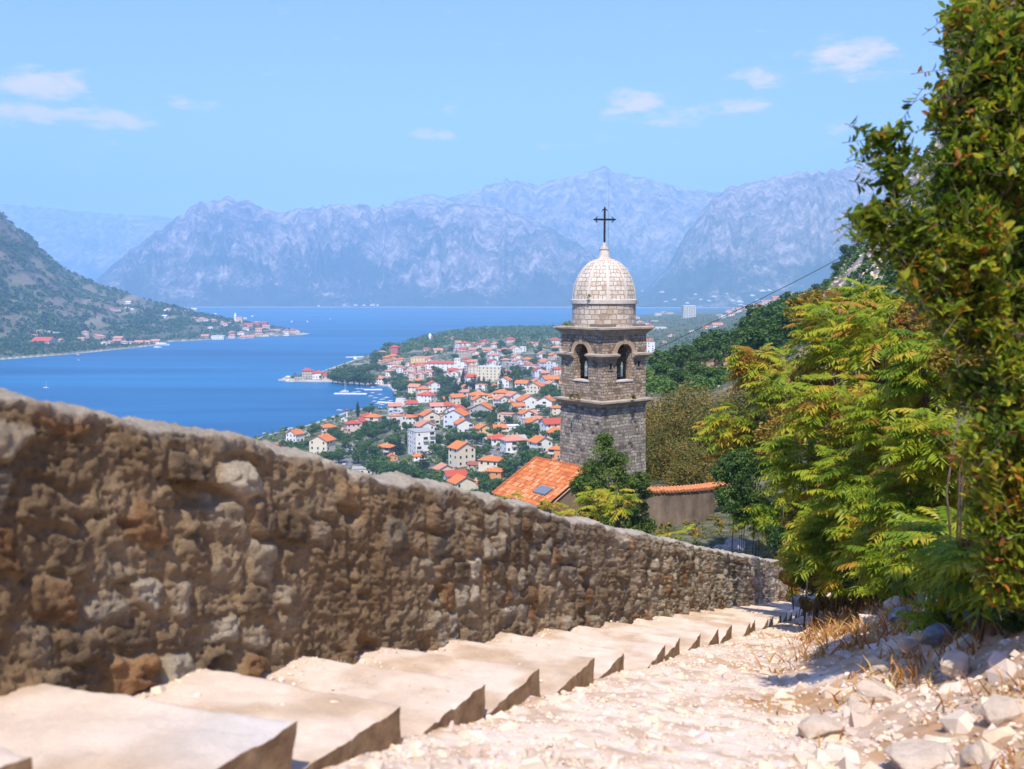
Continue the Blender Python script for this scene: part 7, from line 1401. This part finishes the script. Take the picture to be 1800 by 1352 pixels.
for px, py, hp, kd in TT:
    p = at(px, py); 
    if p[2] < 0.3: p = at(px, py + 2)
    h = hp * p[1] / 1750 * 1.12; v = rr.randrange({'broad': 5, 'cypress': 2, 'conifer': 2, 'palm': 1}[kd]); wide = rr.uniform(1.15, 1.6) if kd == 'broad' else rr.uniform(.9, 1.2)
    sz = '' if 6 < h < 13 else ('big ' if h >= 13 else 'small ')
    tree(kd, v, p, h, sz + KN[kd] if kd != 'palm' else KN[kd], 'trees of the town', wide, NM[kd], rng=rr)
n = 0; tries = 0
while n < 62 and tries < 4000:
    tries += 1; px, py = rr.uniform(640, 988), rr.uniform(612, 850)
    if py > 745 + (px - 560) * .33 or py < 640 + (820 - px) * .25: continue
    p = at(px, py)
    if p[2] < 1.2 or not clear(p, 3.2) or p[1] < 380: continue
    h = rr.uniform(4.5, 9); v = rr.randrange(5); tree('broad', v, p, h, ('small ' if h < 6 else '') + KN['broad'], 'trees of the town', rr.uniform(1.1, 1.6), 'broadleaf_tree', rng=rr); n += 1
# the slope beyond the tower
n = 0; tries = 0
while n < 96 and tries < 6000:
    tries += 1; px = rr.uniform(1140, 1500); Y = rr.uniform(170, 620) if n > 30 else rr.uniform(230, 420); x = (px - 900) / 1750 * Y; z = float(T(np.array([x]), np.array([Y]))[0])
    if ((px - 1265) / 62) ** 2 + ((Y - 205) / 36) ** 2 < 1 or ((px - 1170) / 30) ** 2 + ((Y - 195) / 22) ** 2 < 1: continue
    if px > 1440 and rr.random() < .6: continue
    if px < 1345 and Y < 232: continue
    h = rr.uniform(4, 7.5) * (.72 if Y > 340 else 1) if px < 1420 else rr.uniform(3, 5.5); tree('broad', rr.randrange(5), (x, Y, z - .2), h, ('small ' if h < 5.5 else '') + 'dark green slope tree', 'trees on the slope beyond the bell tower', rr.uniform(1.1, 1.5), 'broadleaf_tree', rng=rr); n += 1
for px, Y, h, d in [(1185, 330, 8, 'brownish tree'), (1222, 215, 3.2, 'light green bush like tree'), (1240, 212, 2.6, 'small light green tree'), (1258, 190, 3.4, 'light green tree'), (1335, 195, 7, 'dense dark slope tree'), (1310, 190, 5.5, 'dense dark slope tree'), (1290, 178, 4, 'dark slope tree'), (1200, 200, 5, 'dark slope tree with bare stems'), (1160, 215, 5, 'dark slope tree'), (1490, 300, 6, 'dark tree on the stony ridge'), (1505, 310, 5, 'dark tree on the stony ridge'), (1522, 260, 4.5, 'lone dark tree on the stony ridge'), (1470, 320, 5, 'dark tree on the stony ridge'), (1320, 160, 5, 'dense dark slope tree'), (1345, 150, 5.5, 'dense dark slope tree'), (1370, 170, 6, 'dense dark slope tree'), (1222, 165, 3, 'dark slope tree'), (1165, 170, 3.2, 'dark slope tree'), (1190, 150, 2.6, 'dark slope tree'), (1395, 160, 6, 'dense dark slope tree'), (1252, 150, 2.6, 'small light green tree')]:
    x = (px - 900) / 1750 * Y; tree('olive' if 'brown' in d else 'broad', rr.randrange(3), (x, Y, float(T(np.array([x]), np.array([Y]))[0]) - .2), h, d, 'trees on the slope beyond the bell tower', 1.35, 'broadleaf_tree', rng=rr)

def wood(name, C, H, quads, mat, label, seed, size=.34, tint=(.45, .2)):
    rng = np.random.default_rng(seed); n = len(C); i = np.repeat(np.arange(n), quads); d = rng.normal(size=(n * quads, 3)); d /= np.linalg.norm(d, axis=1)[:, None]; d[:, 2] = np.abs(d[:, 2]) * 1.0 - .1
    P = C[i] + d * (H[i] * np.array([.52, .52, .8])[:, None]).T * rng.uniform(.6, 1, len(i))[:, None]; P[:, 2] += H[i] * .12; t = tint[0] + tint[1] * (.7 * rng.normal(size=n)[i] + .5 * rng.normal(size=len(i)))
    V, F = leaves_mesh(P, d + np.array([0, 0, .5]), H[i] * size, rng, .8, .5); o = obj(name, mesh_np(name, V, F, mat, fattr=np.clip(t, 0, 1))); return tag(o, label, name, kind='stuff')
def scatter(n, pxr, Yr, seed, keep=None, houses=True, logY=True):
    rng = np.random.default_rng(seed); out = []
    while sum(map(len, out)) < n:
        px = rng.uniform(*pxr, 4000); Y = np.exp(rng.uniform(math.log(Yr[0]), math.log(Yr[1]), 4000)) if logY else rng.uniform(*Yr, 4000); x = (px - 900) / 1750 * Y; z = T(x, Y); k = z > 1.3
        if keep is not None: k &= keep(px, Y, x, z, rng)
        C = np.stack([x, Y, z], 1)[k]
        if houses and len(C): dd = np.hypot(C[:, None, 0] - HP[None, :, 0], C[:, None, 1] - HP[None, :, 1]); C = C[(dd > HR * .7 + 1).all(1)]
        out.append(C)
    return np.concatenate(out)[:n]
rg = np.random.default_rng(99)
def kd_ridge(px, Y, x, z, rng): 
    py = 512 + (100 - z) * 1750 / Y; lim = np.interp(px, [640, 700, 760, 830, 900, 985], [640, 622, 612, 600, 592, 592]); return (py < lim) | ((rng.random(len(px)) < .25) & (py < lim + 26))
C = scatter(1500, (650, 1120), (1350, 2600), 1, kd_ridge); wood('ridge_wood', C, rg.uniform(5, 11, len(C)), 26, M['leaf_town'], 'dark green wood along the crest behind the town', 2)
C = scatter(2600, (400, 1000), (390, 1900), 3, lambda px, Y, x, z, r: fbm(x / 28, Y / 28, None, 3, 15) > .44); wood('undergrowth', C, rg.uniform(1.2, 3.6, len(C)), 16, M['leaf_town'], 'green garden shrubs and hedges growing between the houses', 4, .42, (.6, .18))
C = scatter(9000, (-250, 530), (1440, 3000), 5, lambda px, Y, x, z, r: (fbm(x / 22, Y / 90, None, 5, 81) < .6) & ((fbm(x / 45, Y / 120, None, 5, 78) < .58) | (z < 25) | (r.random(len(px)) < .25)) & (z > 3)); wood('hill_wood', C, rg.uniform(6, 12, len(C)) * np.interp(C[:, 2], [3, 25], [.4, 1]), 12, M['leaf_town'], 'dark green wood covering the far left hillside', 6, .5, (.42, .2))
C = scatter(2600, (1120, 1440), (640, 3000), 7, lambda px, Y, x, z, r: fbm(x / 60, Y / 60, None, 3, 16) > .42); wood('slope_wood', C, rg.uniform(1.8, 4.5, len(C)), 18, M['leaf_town'], 'green wood on the slopes between the far houses', 8, .4)
C = scatter(2600, (1135, 1640), (130, 640), 9, lambda px, Y, x, z, r: (((px - 1265) / 58) ** 2 + ((Y - 205) / 34) ** 2 > 1) & (((px - 1170) / 28) ** 2 + ((Y - 195) / 20) ** 2 > 1) & (fbm(x / 14, Y / 14, None, 3, 18) > .5 + .06 * (px > 1440)) | ((px < 1400) & (Y < 190) & (fbm(x / 8, Y / 8, None, 3, 19) > .52)), False); wood('scrub', C, rg.uniform(.8, 2.4, len(C)) * np.where(C[:, 1] < 190, .55, 1), 22, M['leaf_town'], 'low green scrub on the slope beyond the bell tower', 10, .4, (.5, .2))
C = scatter(2200, (1130, 1640), (130, 520), 11, lambda px, Y, x, z, r: (fbm(x / 14, Y / 14, None, 5, 80) > .45) & ((px > 1430) | (r.random(len(px)) < .3)), False); scatter_stones('scree', C - np.array([0, 0, .1]), rg.uniform(.2, 1.0, len(C)) * np.where(C[:, 0] / C[:, 1] * 1750 + 900 < 1420, .35, .9), tone_mat('scree_stone', 2, 6, .5, .1, .8, .95, .45), 'pale grey loose rocks over the stony hillside', 12)
C = scatter(2600, (1440, 2300), (46, 150), 21, lambda px, Y, x, z, r: fbm(x / 9, Y / 9, None, 3, 22) > .46, False); wood('bank_scrub', C, rg.uniform(.5, 2.2, len(C)), 22, M['leaf_town'], 'green scrub on the steep bank behind the laurel', 23, .4, (.55, .2))
C = scatter(2600, (-400, 900), (90, 640), 24, lambda px, Y, x, z, r: fbm(x / 20, Y / 20, None, 3, 25) > .42); wood('lower_scrub', C, rg.uniform(1, 4, len(C)), 18, M['leaf_town'], 'green scrub on the slope between the wall and the town', 26, .42, (.5, .2))
C = scatter(900, (900, 1400), (34, 60), 13, None, False); wood('weeds', C, rg.uniform(.2, .5, len(C)), 14, M['leaf_rust'], 'low weeds on the terrace around the church', 14, .35, (.35, .25))

# ------------------------------------------------------------------ labels that single out one thing
LM_ = [('bell tower', 1062, 680), ('white apartment block', 741, 775), ('long white hotel', 776, 640), ('cream apartment block', 860, 655), ('marina', 665, 698), ('waterfront villa', 545, 655), ('church roof', 925, 850), ('dark grey house', 679, 780), ('red shore block', 694, 613), ('yellow winged house', 862, 752),
       ('grey gabled house', 848, 715), ('short street', 612, 806), ('curving road', 880, 800), ('chapel spire', 756, 590), ('white ferry', 285, 604), ('far church tower', 414, 558), ('long red shed', 78, 599), ('dark blue boat', 137, 625), ('unfinished concrete block', 1210, 548), ('orange clearing', 1262, 650), ('plastered wall', 1190, 900), ('stony ridge', 1510, 480), ('poplar shore', 629, 720), ('harbour beacon', 610, 720), ('near shore boats', 497, 760), ('far left point', 520, 584), ('far shoreline', 640, 538), ('mountain foot', 1240, 522)]
def relation(px, py):
    nm, lx, ly = min(LM_, key=lambda l: math.hypot(l[1] - px, 1.3 * (l[2] - py))); dx, dy = px - lx, py - ly
    return ('left of' if dx < 0 else 'right of') + ' the ' + nm if abs(dx) > 1.2 * abs(dy) else ('above' if dy < 0 else 'below') + ' the ' + nm
def label_all():
    byl = {}
    for it in [(h[0], h[1], h[2], h[3]) for h in HOUSES if h[1]] + [t[:4] for t in TREES]:
        byl.setdefault((it[1], relation(it[2], it[3])), []).append(it)
    for (d, r), L in byl.items():
        L.sort(key=lambda i: i[2])
        for k, it in enumerate(L):
            d = d.replace(' with gabled', ' gabled').replace(' roof', '-roofed') if False else d
            if len(L) == 1: s = '%s %s' % (d, r)
            elif k == 0: s = '%s %s, leftmost' % (d, r)
            elif k == len(L) - 1: s = '%s %s, rightmost' % (d, r)
            else: s = '%s %s, %s from left' % (d, r, ORD[k])
            it[0]['label'] = s
label_all()
